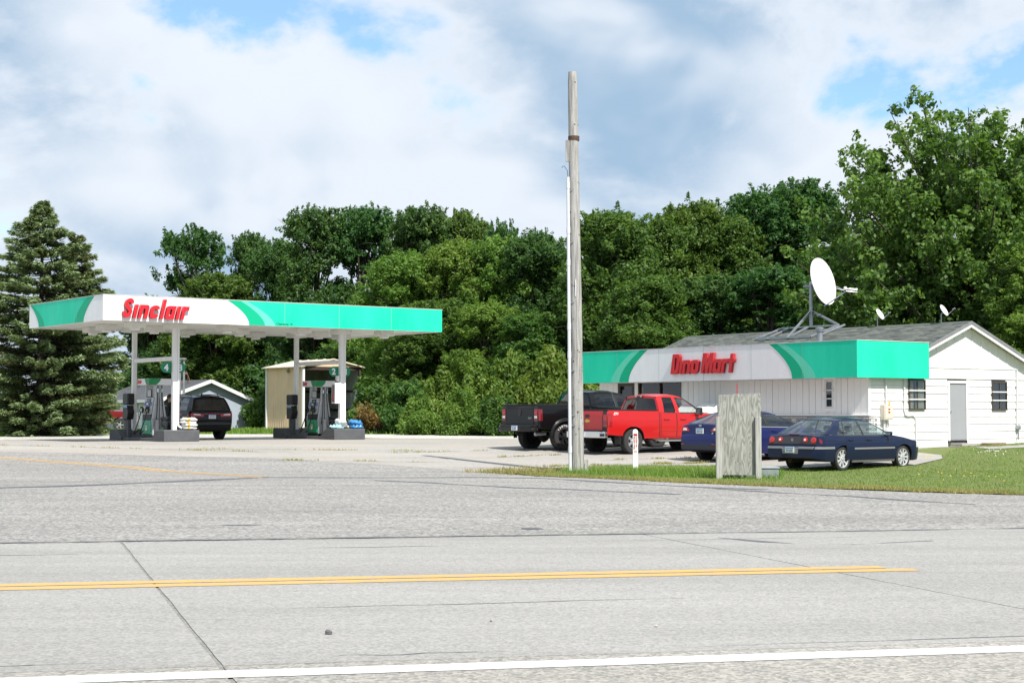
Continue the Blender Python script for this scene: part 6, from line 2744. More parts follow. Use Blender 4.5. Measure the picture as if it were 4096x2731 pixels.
    def mirror(s, x, z, m, sx=0.13, sy=0.24, sz=0.17):
        for sd in (-1, 1):
            yb = s.S['yb'] * s.W
            mb = MB()
            mb.obox(Matrix.Translation((x, sd * (yb + 0.04 + sy / 2), z)), sx, sy, sz)
            mr_ = mb.build('mirror', m, s.t, bevel=0.045, seg=4)
            mb = MB()
            mb.obox(Matrix.Translation((x + 0.02, sd * (yb + 0.03), z - sz * 0.35)), 0.07, 0.14, 0.04)
            mb.build('mirror_arm', m_trim, mr_)
            mb = MB()
            mb.obox(Matrix.Translation((x - sx / 2 - 0.001, sd * (yb + 0.04 + sy / 2), z)), 0.003, sy * 0.8, sz * 0.75)
            mb.build('mirror_glass', m_chrome, mr_)


def place(P, heading, track):
    """origin (rear axle centre) from the right rear tyre contact"""
    left = Vector((-math.sin(heading), math.cos(heading), 0))
    o = Vector(P) + left * (track / 2)
    return (o.x, o.y, terrain(o.y))


# ---- dark blue sedan with round tail lamps
p_navy = paint('paint_navy', (0.0030, 0.0085, 0.036), coat=0.45, rough=0.4, spec=0.2)
imp = dict(W=0.925, wb=2.81, r=0.325, track=1.56, tw=0.215, rimr=0.243, ra=0.385, ah=0.96, style='disc', m_rim=m_hub_white, paint=p_navy,
           top=[(-1.19, 0.50), (-1.185, 0.655), (-1.15, 0.685), (-1.10, 0.70), (-1.092, 0.74), (-1.03, 0.965), (-0.98, 1.0), (-0.75, 1.02), (-0.45, 1.03), (0.0, 1.0), (2.0, 0.99), (2.35, 1.0),
                (2.8, 0.955), (3.3, 0.875), (3.6, 0.80), (3.74, 0.72), (3.80, 0.62), (3.84, 0.50)],
           crown=[(-1.19, 0.02), (-0.9, 0.05), (0, 0.04), (2.3, 0.05), (3.6, 0.09), (3.84, 0.05)],
           sill=[(-1.19, 0.36), (-1.0, 0.33), (-0.4, 0.24), (0.4, 0.22), (2.4, 0.22), (3.3, 0.22), (3.84, 0.26)],
           f=[(0.2, 0.92), (0.3, 0.95), (0.45, 0.985), (0.62, 1.0), (0.80, 0.992), (0.93, 0.965), (1.05, 0.92)],
           pr=(0.15, 0.42), pf=(0.28, 0.55), cab=(-0.55, 2.25), yb=0.905, yr=0.60, bulge=0.03,
           zb=[(-0.8, 1.0), (-0.3, 0.985), (0.3, 0.955), (2.35, 0.945)], zr=[(0.0, 1.365), (0.35, 1.405), (0.85, 1.425), (1.2, 1.405), (1.5, 1.345)],
           posts=[(2.34, 1.46, 'B'), (2.18, 1.40, 'G'), (1.02, 0.92, 'B'), (0.94, 0.86, 'G'), (0.10, 0.30, 'B'), (0.05, 0.26, 'G'), (-0.20, 0.20, 'P'), (-0.70, 0.02, 'P')],
           bowf=0.16, bowr=0.16, glass={'G': g_clear, 'F': g_clear, 'R': g_clear}, seats=[(1.05, 1.12), (0.2, 1.08)], gv=(0.05, 0.95), bandr=0.93)
heading = math.atan2(0.66, 0.75)
Pi = ground(3363, 1884)
sedan = Car('sedan', 'dark blue sedan with four round red tail lamps parked on the grass edge', 'car', imp, place(Pi, heading, imp['track']), heading)
sedan.t.scale = (0.975, 0.975, 0.972)
lp = sedan.rpatch('lamp_panel', [(-0.83, 0.735), (0.83, 0.735), (0.80, 0.935), (-0.80, 0.935)], 0.010, mat('lamp_panel', (0.022, 0.018, 0.02), 0.2, coat=0.5), nu=20)
for sd in (-1, 1):
    sedan.disc('tail_lamp', sd * 0.72, 0.835, 0.092, m_tail, 0.022, lp)
    t_ = sedan.disc('tail_lamp', sd * 0.43, 0.845, 0.082, m_tail, 0.016, lp)
    sedan.disc('reverse_lens', sd * 0.43, 0.848, 0.032, m_lamp_w, 0.03, lp)
    sedan.spatch('side_marker', -1.02, -0.93, 0.75, 0.89, 0.006, m_tail_d, sd, nx=4, nz=4, zfn1=lambda x: 0.89 - 0.06 * (x + 1.02) / 0.09)
    # mouldings, rocker, bumper strip
    sedan.spatch('side_moulding', 0.46, 2.33, 0.575, 0.625, 0.016, m_moulding, sd, nx=30, nz=2, thick=0.016)
    sedan.spatch('bumper_strip', -1.12, -0.42, 0.60, 0.66, 0.012, m_moulding, sd, nx=12, nz=2, thick=0.012)
    sedan.spatch('rocker_panel', 0.42, 2.38, 0.215, 0.275, 0.012, m_dusty, sd, nx=20, nz=2, thick=0.03)
    sedan.door(0.98, 2.02, 0.29, 0.945, sd, 1.16, 0.83, p_navy)
    sedan.door(0.12, 0.955, 0.29, 0.945, sd, 0.32, 0.83, p_navy)
    sedan.spatch('fender_gap', 2.045, 2.057, 0.29, 0.94, 0.002, m_seam, sd, nx=1, nz=6)
    p = sedan.rear(0.0, 0.8)
    sedan.spatch('headlamp', 3.40, 3.66, 0.60, 0.74, 0.006, m_lamp_w, sd, nx=6, nz=3)
sedan.rpatch('bumper_strip', [(-0.90, 0.605), (-0.28, 0.605), (-0.28, 0.665), (-0.90, 0.665)], 0.012, m_moulding, nu=10, nv=2)
sedan.rpatch('bumper_strip', [(0.28, 0.605), (0.90, 0.605), (0.90, 0.665), (0.28, 0.665)], 0.012, m_moulding, nu=10, nv=2)
sedan.rpatch('plate_recess', [(-0.26, 0.47), (0.26, 0.47), (0.29, 0.665), (-0.29, 0.665)], 0.006, m_moulding)
sedan.plate(0.0, 0.575, '072 KMG')
sedan.mirror(2.0, 1.0, p_navy, 0.11, 0.2, 0.13)
pe = sedan.rear(0, 0.85, 0.024)
mb = MB()
mb.lathe([(0.028, 0), (0.040, 0), (0.040, 0.008), (0.028, 0.008), (0.028, 0)], 16, axis='X', M=Matrix.Translation((pe.x - 0.004, 0, 0.85)), cap=False)
mb.box(pe.x - 0.003, pe.x + 0.003, -0.035, 0.03, 0.84, 0.852)
mb.build('emblem', m_chrome, sedan.t)
mb = MB()
mb.box(-1.02, -1.0, -0.17, 0.17, 0.985, 1.005)
mb.build('brake_light', m_tail_d, sedan.t, bevel=0.004)
mb = MB()
mb.tube([(-1.12, 0.45, 0.27), (-0.7, 0.45, 0.29)], 0.035, 10)
mb.lathe([(0.0, -0.3), (0.09, -0.28), (0.1, 0), (0.09, 0.28), (0, 0.3)], 12, axis='X', M=Matrix.Translation((-0.55, 0.3, 0.3)))
mb.build('exhaust', m_rust, sedan.t, smooth=40)


# ---- pickups
def pickup(name, label, S, loc, head, group='pickups parked at the store'):
    c = Car(name, label, 'pickup', S, loc, head, group)
    return c


def truck_spec(pt, dz=0.0, **kw):
    z = dz
    S = dict(W=1.0, wb=3.66, r=0.385, track=1.72, tw=0.265, rimr=0.225, ra=0.47, ah=0.98, style='five', m_rim=m_alloy, paint=pt,
             top=[(-1.06, 0.70 + z), (-1.055, 1.30 + z), (-1.03, 1.345 + z), (-1.0, 1.355 + z), (1.08, 1.345 + z), (1.12, 1.30 + z), (2.95, 1.27 + z), (3.15, 1.30 + z), (3.9, 1.27 + z), (4.38, 1.20 + z), (4.5, 1.12 + z),
                  (4.55, 0.9 + z), (4.6, 0.6 + z)],
             crown=[(-1.06, 0.004), (1.1, 0.01), (2.9, 0.03), (3.3, 0.08), (4.5, 0.08), (4.6, 0.05)],
             sill=[(-1.06, 0.60 + z), (-0.5, 0.56 + z), (0.5, 0.47 + z), (3.1, 0.45 + z), (4.2, 0.42 + z), (4.6, 0.45 + z)],
             f=[(0.3 + z, 0.95), (0.55 + z, 0.975), (0.8 + z, 1.0), (1.05 + z, 0.995), (1.25 + z, 0.975), (1.4 + z, 0.955)],
             pr=(0.035, 0.12), pf=(0.16, 0.4), cab=(1.13, 2.92), bed=1.08, yb=0.955, yr=0.70, bulge=0.03,
             zb=[(1.0, 1.30 + z), (2.0, 1.265 + z), (3.1, 1.265 + z)], zr=[(1.1, 1.79 + z), (1.5, 1.835 + z), (2.0, 1.83 + z), (2.35, 1.77 + z)],
             posts=[(3.08, 2.30, 'B'), (2.90, 2.22, 'G'), (2.00, 1.93, 'P'), (1.83, 1.80, 'T'), (1.32, 1.40, 'P'), (1.10, 1.18, 'P')],
             bowf=0.14, bowr=0.05, glass={'G': g_clear, 'T': g_tint, 'F': g_clear, 'R': g_tint}, seats=[(2.05, 1.45 + z)], gv=(0.06, 0.86), bandr=0.90, vl=(0.04, 0.90))
    S.update(kw)
    return S


p_red = paint('paint_red', (0.44, 0.006, 0.006), coat=0.5)
red_S = truck_spec(p_red)
Pr = ground(2524, 1816)
red = pickup('pickup_truck', 'bright red pickup truck with a flat bed cover parked at the store', red_S, place(Pr, ANG, 1.72), ANG)
p_blk = paint('paint_black', (0.004, 0.0042, 0.0048), coat=0.4, spec=0.15)
ram_S = truck_spec(p_blk, dz=0.10, wb=4.07, r=0.425, tw=0.30, rimr=0.25, ra=0.52, style='six', m_rim=m_black_wheel, W=1.01,
                   posts=[(3.48, 2.72, 'B'), (3.30, 2.64, 'T'), (2.36, 2.28, 'B'), (2.25, 2.18, 'T'), (1.38, 1.42, 'P'), (1.16, 1.24, 'P')],
                   zr=[(1.1, 1.87), (1.6, 1.925), (2.2, 1.92), (2.8, 1.83)], zb=[(1.0, 1.42), (2.0, 1.385), (3.5, 1.385)],
                   seats=[(2.5, 1.6), (1.7, 1.58)], glass={'G': g_mid, 'T': g_tint, 'F': g_clear, 'R': g_tint}, cab=(1.18, 3.35))
ram_S['top'] = [(-1.09, 0.80), (-1.085, 1.42), (-1.05, 1.455), (-1.0, 1.46), (1.1, 1.45), (1.15, 1.41), (3.3, 1.38), (3.5, 1.41), (4.3, 1.40), (4.85, 1.32), (5.0, 1.2), (5.05, 1.0), (5.08, 0.7)]
ram_S['sill'] = [(-1.09, 0.74), (-0.5, 0.68), (0.55, 0.60), (3.5, 0.56), (4.7, 0.52), (5.08, 0.55)]
ram_S['crown'] = [(-1.09, 0.004), (1.1, 0.01), (3.3, 0.03), (3.7, 0.08), (5.08, 0.07)]
Pk_ = ground(2250, 1801.5)
ram = pickup('pickup_truck', 'lifted black pickup truck with black wheels parked at the store', ram_S, place(Pk_, ANG, 1.74), ANG)


def truck_details(c, S, dz, lamp_m, bumper_m, bumper_lo, plate, dark, hd=1.08):
    z = dz
    # rear bumper
    W = c.W
    bz0, bz1 = 0.50 + z, 0.70 + z
    mb = MB()
    xo_ = c.x0 - 0.22
    poly = [(c.x0 + 0.05, -W * 0.93), (xo_ + 0.10, -W * 0.985), (xo_ + 0.02, -W * 0.80), (xo_, -W * 0.3), (xo_, W * 0.3), (xo_ + 0.02, W * 0.80), (xo_ + 0.10, W * 0.985), (c.x0 + 0.05, W * 0.93)]
    mb.prism(poly, lambda a, b: (a, b, bz0), lambda a, b: (a, b, bz1))
    bp = mb.build('rear_bumper', bumper_m, c.t, bevel=0.025, seg=3)
    mb = MB()
    mb.box(xo_ + 0.03, c.x0 + 0.06, -W * 0.9, W * 0.9, bz1 - 0.01, bz1 + 0.012)
    mb.build('step_pad', m_trim, bp, bevel=0.004)
    for sd in (-1, 1):
        mb = MB()
        mb.box(xo_ + 0.03, xo_ + 0.2, min(sd * W * 0.70, sd * W * 0.97), max(sd * W * 0.70, sd * W * 0.97), bz0 + 0.045, bz1 - 0.07)
        mb.build('bumper_step', m_trim, bp)
    c.plate(0.0, (bz0 + bz1) / 2 + 0.01, plate, xo_ - 0.012)
    mb = MB()
    mb.box(xo_ + 0.05, xo_ + 0.35, -0.05, 0.05, bz0 - 0.10, bz0 - 0.02)
    mb.build('hitch', m_under, c.t)
    # tailgate
    tg = c.rpatch('tailgate', [(-0.74, 0.74 + z), (0.74, 0.74 + z), (0.74, 1.335 + z), (-0.74, 1.335 + z)], 0.012, S['paint'], nu=12, nv=8)
    c.rpatch('tailgate_gap', [(-0.752, 0.728 + z), (0.752, 0.728 + z), (0.752, 1.335 + z), (-0.752, 1.335 + z)], 0.003, m_seam, nu=12, nv=8)
    x_ = c.tail_x(1.2 + z) - 0.02
    mb = MB()
    mb.box(x_ - 0.012, x_ + 0.02, -0.09, 0.09, 1.13 + z, 1.235 + z)
    mb.build('tailgate_handle', m_trim, tg, bevel=0.012)
    # lamps
    for sd in (-1, 1):
        q = [(sd * 0.775, 0.84 + z), (sd * 0.955, 0.84 + z), (sd * 0.955, 1.235 + z), (sd * 0.775, 1.235 + z)]
        lm = c.rpatch('tail_lamp', q, 0.02, lamp_m, nu=4, nv=6)
        g = [(a + sd * (0.014 if k in (1, 2) else -0.014), b + (0.016 if k > 1 else -0.016)) for k, (a, b) in enumerate(q)]
        c.rpatch('lamp_housing', g, 0.008, m_trim, lm, nu=4, nv=6)
        c.spatch('lamp_housing', c.x0 + 0.004, c.x0 + 0.166, 0.845 + z, 1.23 + z, 0.004, m_trim, sd, parent=lm, nx=3, nz=4)
        q2 = [(sd * 0.80, 1.06 + z), (sd * 0.93, 1.06 + z), (sd * 0.93, 1.17 + z), (sd * 0.80, 1.17 + z)]
        c.rpatch('brake_lens', q2, 0.026, m_tail, lm, nu=3, nv=2)
        c.spatch('lamp_side', c.x0 + 0.01, c.x0 + 0.15, 0.86 + z, 1.215 + z, 0.008, lamp_m, sd, parent=lm, nx=3, nz=4, thick=0.008)
        q = [(sd * 0.80, 0.93 + z), (sd * 0.93, 0.93 + z), (sd * 0.93, 1.01 + z), (sd * 0.80, 1.01 + z)]
        c.rpatch('reverse_lens', q, 0.026, m_lamp_w if dark else m_tail_d, lm, nu=3, nv=2)
    # bed cover with rails
    xb1 = S['bed'] - 0.03
    mb = MB()
    zt = c.top(-0.5)
    mb.box(c.x0 + 0.02, xb1, -0.9, 0.9, zt + 0.002, zt + 0.03)
    bc = mb.build('bed_cover', mat('bed_cover', (0.016, 0.016, 0.017), 0.65), c.t, bevel=0.012)
    for sd in (-1, 1):
        mb = MB()
        mb.box(c.x0 + 0.02, xb1, min(sd * 0.90, sd * 0.962), max(sd * 0.90, sd * 0.962), zt - 0.004, zt + 0.036)
        mb.build('bed_rail', m_trim, bc, bevel=0.01)
        # cab / bed gap
        c.spatch('cab_gap', S['bed'] + 0.005, S['bed'] + 0.03, 0.48 + z, 1.30 + z, 0.002, m_seam, sd, nx=1, nz=8)
        c.spatch('headlamp', c.x1 - 0.3, c.x1 - 0.08, 0.92 + z, 1.10 + z, 0.01, m_lamp_w, sd, nx=4, nz=3)
        # running board
    # third brake light
    mb = MB()
    A1 = S['posts'][-1]
    zr_ = ip(S['zr'])(A1[1])
    mb.box(A1[1] - S['bowr'] - 0.055, A1[1] - S['bowr'] + 0.02, -0.17, 0.17, zr_ - 0.02, zr_ + 0.035)
    bl = mb.build('brake_light', m_tail_d, c.t, bevel=0.008)
    for yy in (-0.12, 0.12):
        mb = MB()
        mb.box(A1[1] - S['bowr'] - 0.058, A1[1] - S['bowr'] - 0.054, yy - 0.035, yy + 0.035, zr_ - 0.01, zr_ + 0.025)
        mb.build('cargo_lamp', m_lamp_w, bl)


truck_details(red, red_S, 0.0, mat('tail_lamp_mid', (0.30, 0.010, 0.010), 0.12, coat=0.6), m_chrome, None, 'JEE 20Z', False)
truck_details(ram, ram_S, 0.105, m_tail_d, p_blk, None, 'ZL 4478', True)
for sd in (-1, 1):
    red.door(1.86, 2.93, 0.52, 1.255, sd, 2.12, 1.08, p_red, 0.24)
    red.door(1.17, 1.83, 0.52, 1.27, sd, 1.40, 1.08, p_red, 0.24)
    mb = MB()
    mb.box(1.0, 3.0, min(sd * 0.88, sd * 1.06), max(sd * 0.88, sd * 1.06), 0.37, 0.43)
    rb_ = mb.build('running_board', m_chrome, red.t, bevel=0.015)
    mb = MB()
    mb.box(1.15, 2.85, min(sd * 0.90, sd * 1.05), max(sd * 0.90, sd * 1.05), 0.431, 0.437)
    mb.build('step_tread', m_trim, rb_)
    red.spatch('body_crease', 1.17, 2.93, 0.70, 0.712, 0.012, p_red, sd, nx=16, nz=1, thick=0.012)
    # splash guard behind the rear wheel
    mb = MB()
    mb.box(-0.56, -0.53, min(sd * 0.72, sd * 0.98), max(sd * 0.72, sd * 0.98), 0.30, 0.62)
    mb.build('mud_flap', m_trim, red.t)
    me_ = add_text(red.t, 'Z71', m_lwhite, (-0.72, sd * (red.y(-0.72, 1.24) + 0.004), 1.22), (1, 0, 0) if sd < 0 else (-1, 0, 0), (0, 0, 1), 0.10, offset=0.003, xs=1.2, shear=0.2, name='badge')
red.mirror(2.72, 1.33, m_trim, 0.14, 0.22, 0.25)
# gold cross emblem on the tailgate
xe = red.tail_x(1.0) - 0.016
mb = MB()
em_poly = [(-0.12, 0.02), (-0.10, -0.035), (-0.045, -0.035), (-0.035, -0.06), (0.055, -0.06), (0.048, -0.035), (0.12, -0.035), (0.10, 0.02), (0.045, 0.02), (0.035, 0.045), (-0.055, 0.045), (-0.048, 0.02)]
mb.prism(em_poly, lambda a, b: (xe - 0.012, -a, 1.03 + b), lambda a, b: (xe + 0.004, -a, 1.03 + b))
mb.build('emblem', mat('gold_emblem', (0.62, 0.42, 0.10), 0.3, metal=0.6), red.t)

for sd in (-1, 1):
    ram.door(2.30, 3.32, 0.64, 1.375, sd, 2.52, 1.20, p_blk, 0.24)
    ram.door(1.30, 2.27, 0.64, 1.385, sd, 1.52, 1.20, p_blk, 0.24)
    # bolted fender flares
    for cx in (0, ram.wb):
        mb = MB()
        n = 24
        def fl_(u, v, cx=cx, sd=sd):
            a = R(-8) + (PI + R(16)) * u
            rr_ = 0.50 + 0.11 * v
            x = cx - rr_ * 1.0 * math.cos(a)
            z = ram.r + rr_ * 0.98 * math.sin(a) + 0.02
            y0 = ram.y(min(max(x, ram.x0 + 0.01), ram.x1 - 0.01), min(max(z, 0.6), 1.3))
            return (x, sd * (y0 + 0.075 - 0.06 * v ** 1.5), z)
        mb.grid(fl_, n, 4)
        # inner lip
        mb.grid(lambda u, v: (fl_(u, 0)[0], fl_(u, 0)[1] - sd * 0.12 * v, fl_(u, 0)[2]), n, 1)
        mb.build('fender_flare', p_blk, ram.t, smooth=60)
    mb = MB()
    mb.tube([(1.1, sd * 0.98, 0.45), (1.2, sd * 1.03, 0.42), (3.4, sd * 1.03, 0.42), (3.5, sd * 0.98, 0.45)], 0.05, 10)
    mb.build('side_step', m_trim, ram.t, smooth=40)
ram.mirror(3.15, 1.46, m_trim, 0.15, 0.24, 0.26)
mb = MB()
mb.tube([(-0.95, -0.62, 0.52), (-0.55, -0.66, 0.54)], 0.06, 12)
mb.build('exhaust_tip', m_galv, ram.t, smooth=40)
mb = MB()
mb.lathe([(0.0, -0.16), (0.12, -0.12), (0.17, 0), (0.12, 0.12), (0, 0.16)], 14, axis='Y', M=Matrix.Translation((0, 0.12, 0.40)))
mb.tube([(0, -0.75, 0.42), (0, 0.75, 0.42)], 0.055, 8)
mb.build('axle', m_under, ram.t, smooth=40)
xe = ram.tail_x(1.1) - 0.016
mb = MB()
mb.prism([(-0.09, 0.08), (0.09, 0.08), (0.10, 0.0), (0.04, -0.09), (-0.04, -0.09), (-0.10, 0.0)], lambda a, b: (xe - 0.01, a, 1.2 + b), lambda a, b: (xe + 0.004, a, 1.2 + b))
mb.build('emblem', mat('dark_emblem', (0.05, 0.05, 0.052), 0.3, metal=0.8), ram.t)
add_text(ram.t, '4x4', m_greyp, (xe - 0.006, -0.55, 1.0), (0, -1, 0), (0, 0, 1), 0.12, offset=0.003, name='badge')
# raised white tyre lettering on the near side wheels
for cx in (0, ram.wb):
    for k, ch in enumerate('VENTURE'):
        a = R(140 - 14 * k)
        pz = (0.425 + 0.335 * math.sin(a))
        px = cx + 0.335 * math.cos(a)
        ux = Vector((math.sin(a), 0, -math.cos(a)))
        add_text(ram.t, ch, m_lwhite, (px, -0.87 - 0.1525, pz), tuple(ux), (math.cos(a), 0, math.sin(a)), 0.085, offset=0.002, name='tyre_letter', extrude=0.003)

# ---- second blue sedan behind the board
p_blue = paint('paint_blue', (0.004, 0.008, 0.072), coat=0.45, rough=0.4, spec=0.2)
fus = dict(W=0.925, wb=2.85, r=0.335, track=1.58, tw=0.22, rimr=0.215, ra=0.39, ah=0.97, style='multi', m_rim=m_alloy, paint=p_blue,
           top=[(-1.07, 0.42), (-1.065, 0.60), (-1.04, 0.70), (-1.02, 0.74), (-0.98, 0.80), (-0.95, 1.06), (-0.92, 1.09), (-0.85, 1.10), (-0.4, 1.13), (0, 1.06), (2.0, 1.03), (2.5, 1.03), (3.0, 0.98), (3.5, 0.86), (3.7, 0.74), (3.78, 0.55)],
           crown=[(-1.07, 0.02), (-0.9, 0.05), (0, 0.04), (2.5, 0.05), (3.6, 0.09), (3.78, 0.05)],
           sill=[(-1.07, 0.34), (-0.8, 0.30), (-0.4, 0.24), (0.4, 0.21), (3.3, 0.21), (3.78, 0.24)],
           f=[(0.2, 0.92), (0.32, 0.96), (0.5, 0.99), (0.68, 1.0), (0.86, 0.98), (1.0, 0.945), (1.15, 0.90)],
           pr=(0.22, 0.45), pf=(0.28, 0.55), cab=(-0.5, 2.4), yb=0.885, yr=0.58, bulge=0.03,
           zb=[(-0.8, 1.09), (-0.3, 1.06), (0.3, 1.02), (2.5, 0.98)], zr=[(0.0, 1.375), (0.4, 1.425), (0.95, 1.44), (1.3, 1.41), (1.6, 1.34)],
           posts=[(2.55, 1.55, 'B'), (2.30, 1.47, 'G'), (1.06, 0.98, 'B'), (0.95, 0.90, 'G'), (0.12, 0.28, 'B'), (0.07, 0.24, 'G'), (-0.28, 0.12, 'P'), (-0.75, -0.02, 'P')],
           bowf=0.18, bowr=0.16, glass={'G': g_mid, 'F': g_clear, 'R': g_clear}, seats=[(1.1, 1.14), (0.2, 1.12)], gv=(0.05, 0.95), bandr=0.93)
left_dir = BX
Pf = ground(2823, 1836) - BX * fus['track']
blue = Car('sedan', 'blue sedan with wide red and white tail lamps half hidden by the plywood board', 'car', fus, place(Pf, ANG, fus['track']), ANG)
for sd in (-1, 1):
    lm = blue.rpatch('tail_lamp', [(sd * 0.46, 0.88), (sd * 0.86, 0.86), (sd * 0.80, 1.03), (sd * 0.56, 0.99)], 0.014, m_tail, nu=8)
    blue.rpatch('reverse_lens', [(sd * 0.55, 0.90), (sd * 0.72, 0.90), (sd * 0.70, 0.97), (sd * 0.60, 0.965)], 0.022, m_lamp_w, lm)
    blue.door(1.0, 2.12, 0.3, 0.98, sd, 1.18, 0.87, p_blue)
    blue.door(0.12, 0.97, 0.3, 1.0, sd, 0.32, 0.89, p_blue)
    blue.spatch('chrome_strip', -0.1, 2.3, 0, 0, 0.008, m_chrome, sd, nx=20, nz=1, zfn0=lambda x: ip(fus['zb'])(x) - 0.022, zfn1=lambda x: ip(fus['zb'])(x) - 0.006)
blue.rpatch('lower_bumper', [(-0.80, 0.36), (0.80, 0.36), (0.82, 0.47), (-0.82, 0.47)], 0.008, m_trim, nu=16)
for sd in (-1, 1):
    blue.rpatch('reflector', [(sd * 0.58, 0.48), (sd * 0.80, 0.48), (sd * 0.80, 0.515), (sd * 0.58, 0.515)], 0.01, m_tail_d)
blue.plate(0.0, 0.88, 'HWY 534')
blue.mirror(2.18, 1.05, p_blue, 0.12, 0.2, 0.14)
pe = blue.rear(0, 1.02, 0.02)
mb = MB()
mb.lathe([(0.0, 0.006), (0.035, 0.006), (0.04, 0.0)], 18, axis='X', M=Matrix.Translation((pe.x, 0, 1.035)) @ Matrix.Diagonal((-1, 1.7, 0.75, 1)), cap=False)
mb.build('emblem', m_galv, blue.t, smooth=40)
pe = blue.rear(0.62, 0.76, 0.012)
add_text(blue.t, 'SE', m_lwhite, (pe.x - 0.003, -0.56, 0.80), (0, -1, 0), (0, 0, 1), 0.06, name='badge')

# ---- black SUV at the pumps
suv = dict(W=0.96, wb=3.04, r=0.385, track=1.63, tw=0.265, rimr=0.235, ra=0.46, ah=0.97, style='five', m_rim=m_black_wheel, paint=p_blk,
           top=[(-1.10, 0.55), (-1.095, 0.72), (-1.06, 0.76), (-1.02, 0.79), (-1.0, 0.85), (-0.97, 1.12), (-0.95, 1.17), (-0.9, 1.18), (0, 1.15), (2.5, 1.12), (2.7, 1.13), (3.3, 1.08), (3.75, 1.0), (3.9, 0.85), (3.97, 0.55)],
           crown=[(-1.10, 0.02), (-0.9, 0.03), (2.5, 0.03), (3.6, 0.09), (3.97, 0.05)],
           sill=[(-1.10, 0.42), (-0.8, 0.36), (-0.5, 0.32), (0.5, 0.29), (3.4, 0.29), (3.97, 0.3)],
           f=[(0.28, 0.93), (0.42, 0.96), (0.6, 0.985), (0.85, 1.0), (1.05, 0.985), (1.2, 0.955)],
           pr=(0.16, 0.35), pf=(0.25, 0.5), cab=(-0.92, 2.55), yb=0.935, yr=0.66, bulge=0.03,
           zb=[(-1.0, 1.16), (0, 1.13), (2.7, 1.07)], zr=[(-0.8, 1.675), (-0.3, 1.73), (0.6, 1.755), (1.3, 1.74), (1.8, 1.67)],
           posts=[(2.70, 1.80, 'B'), (2.50, 1.72, 'G'), (1.35, 1.28, 'B'), (1.25, 1.19, 'T'), (0.38, 0.32, 'P'), (0.24, 0.20, 'T'), (-0.55, -0.45, 'P'), (-0.95, -0.72, 'P')],
           bowf=0.16, bowr=0.12, glass={'G': g_mid, 'T': g_tint, 'F': g_clear, 'R': g_tint}, seats=[(1.4, 1.35), (0.5, 1.33)], gv=(0.08, 0.84), bandr=0.86)
hb_ = ANG + PI / 2
Psv = at(877, 1700, 65.5)
suv_loc = Vector((Psv.x, Psv.y, 0)) - AX * (1.63 / 2)
suvc = Car('suv', 'black SUV filling up at the pump, rear hatch towards the road', 'car', suv, (suv_loc.x, suv_loc.y, terrain(suv_loc.y)), hb_)
for sd in (-1, 1):
    lm = suvc.rpatch('tail_lamp', [(sd * 0.40, 0.92), (sd * 0.90, 0.93), (sd * 0.89, 1.06), (sd * 0.36, 1.02)], 0.016, m_tail, nu=8)
    suvc.rpatch('reverse_lens', [(sd * 0.50, 0.985), (sd * 0.80, 0.99), (sd * 0.80, 1.045), (sd * 0.52, 1.02)], 0.024, m_lamp_w, lm)
    suvc.spatch('lamp_side', -1.0, -0.72, 0.94, 1.05, 0.008, m_tail, sd, nx=4, nz=3, parent=lm, zfn1=lambda x: 1.05 - 0.06 * (x + 1) / 0.28)
    suvc.door(1.28, 2.4, 0.38, 1.07, sd, 1.45, 0.98, p_blk)
    suvc.door(0.30, 1.25, 0.38, 1.09, sd, 0.52, 0.99, p_blk)
    mb = MB()
    mb.tube([(-0.35, sd * 0.60, 1.76), (-0.2, sd * 0.61, 1.81), (1.2, sd * 0.60, 1.815), (1.35, sd * 0.60, 1.77)], 0.018, 8)
    mb.build('roof_rail', m_trim, suvc.t, smooth=40)
suvc.rpatch('lamp_bar', [(-0.42, 1.01), (0.42, 1.01), (0.42, 1.045), (-0.42, 1.045)], 0.016, m_tail_d, nu=12)
pe = suvc.rear(0, 1.07, 0.02)
for k, ch in enumerate('DODGE'):
    add_text(suvc.t, ch, m_tail, (pe.x - 0.006, 0.24 - 0.12 * k, 1.055), (0, -1, 0), (0, 0, 1), 0.06, offset=0.003, name='badge_letter')
suvc.plate(0.0, 0.92, 'EMZ 903')
suvc.rpatch('bumper_step', [(-0.78, 0.60), (0.78, 0.60), (0.80, 0.68), (-0.80, 0.68)], 0.015, m_trim, nu=14, nv=2)
mb = MB()
mb.box(-0.86, -0.66, -0.58, 0.58, 1.735, 1.765)
mb.build('spoiler', p_blk, suvc.t, bevel=0.012)
mb = MB()
mb.box(-0.868, -0.86, -0.14, 0.14, 1.742, 1.758)
mb.build('brake_light', m_tail_d, suvc.t)
mb = MB()
mb.tube([(-0.2, 0.1, 1.78), (-0.28, 0.1, 1.85)], [0.04, 0.02], 8)
mb.build('aerial', m_trim, suvc.t)
mb = MB()
mb.tube([(-1.02, 0.1, 1.17), (-1.03, -0.3, 1.22)], 0.012, 6)
mb.build('wiper', m_trim, suvc.t)

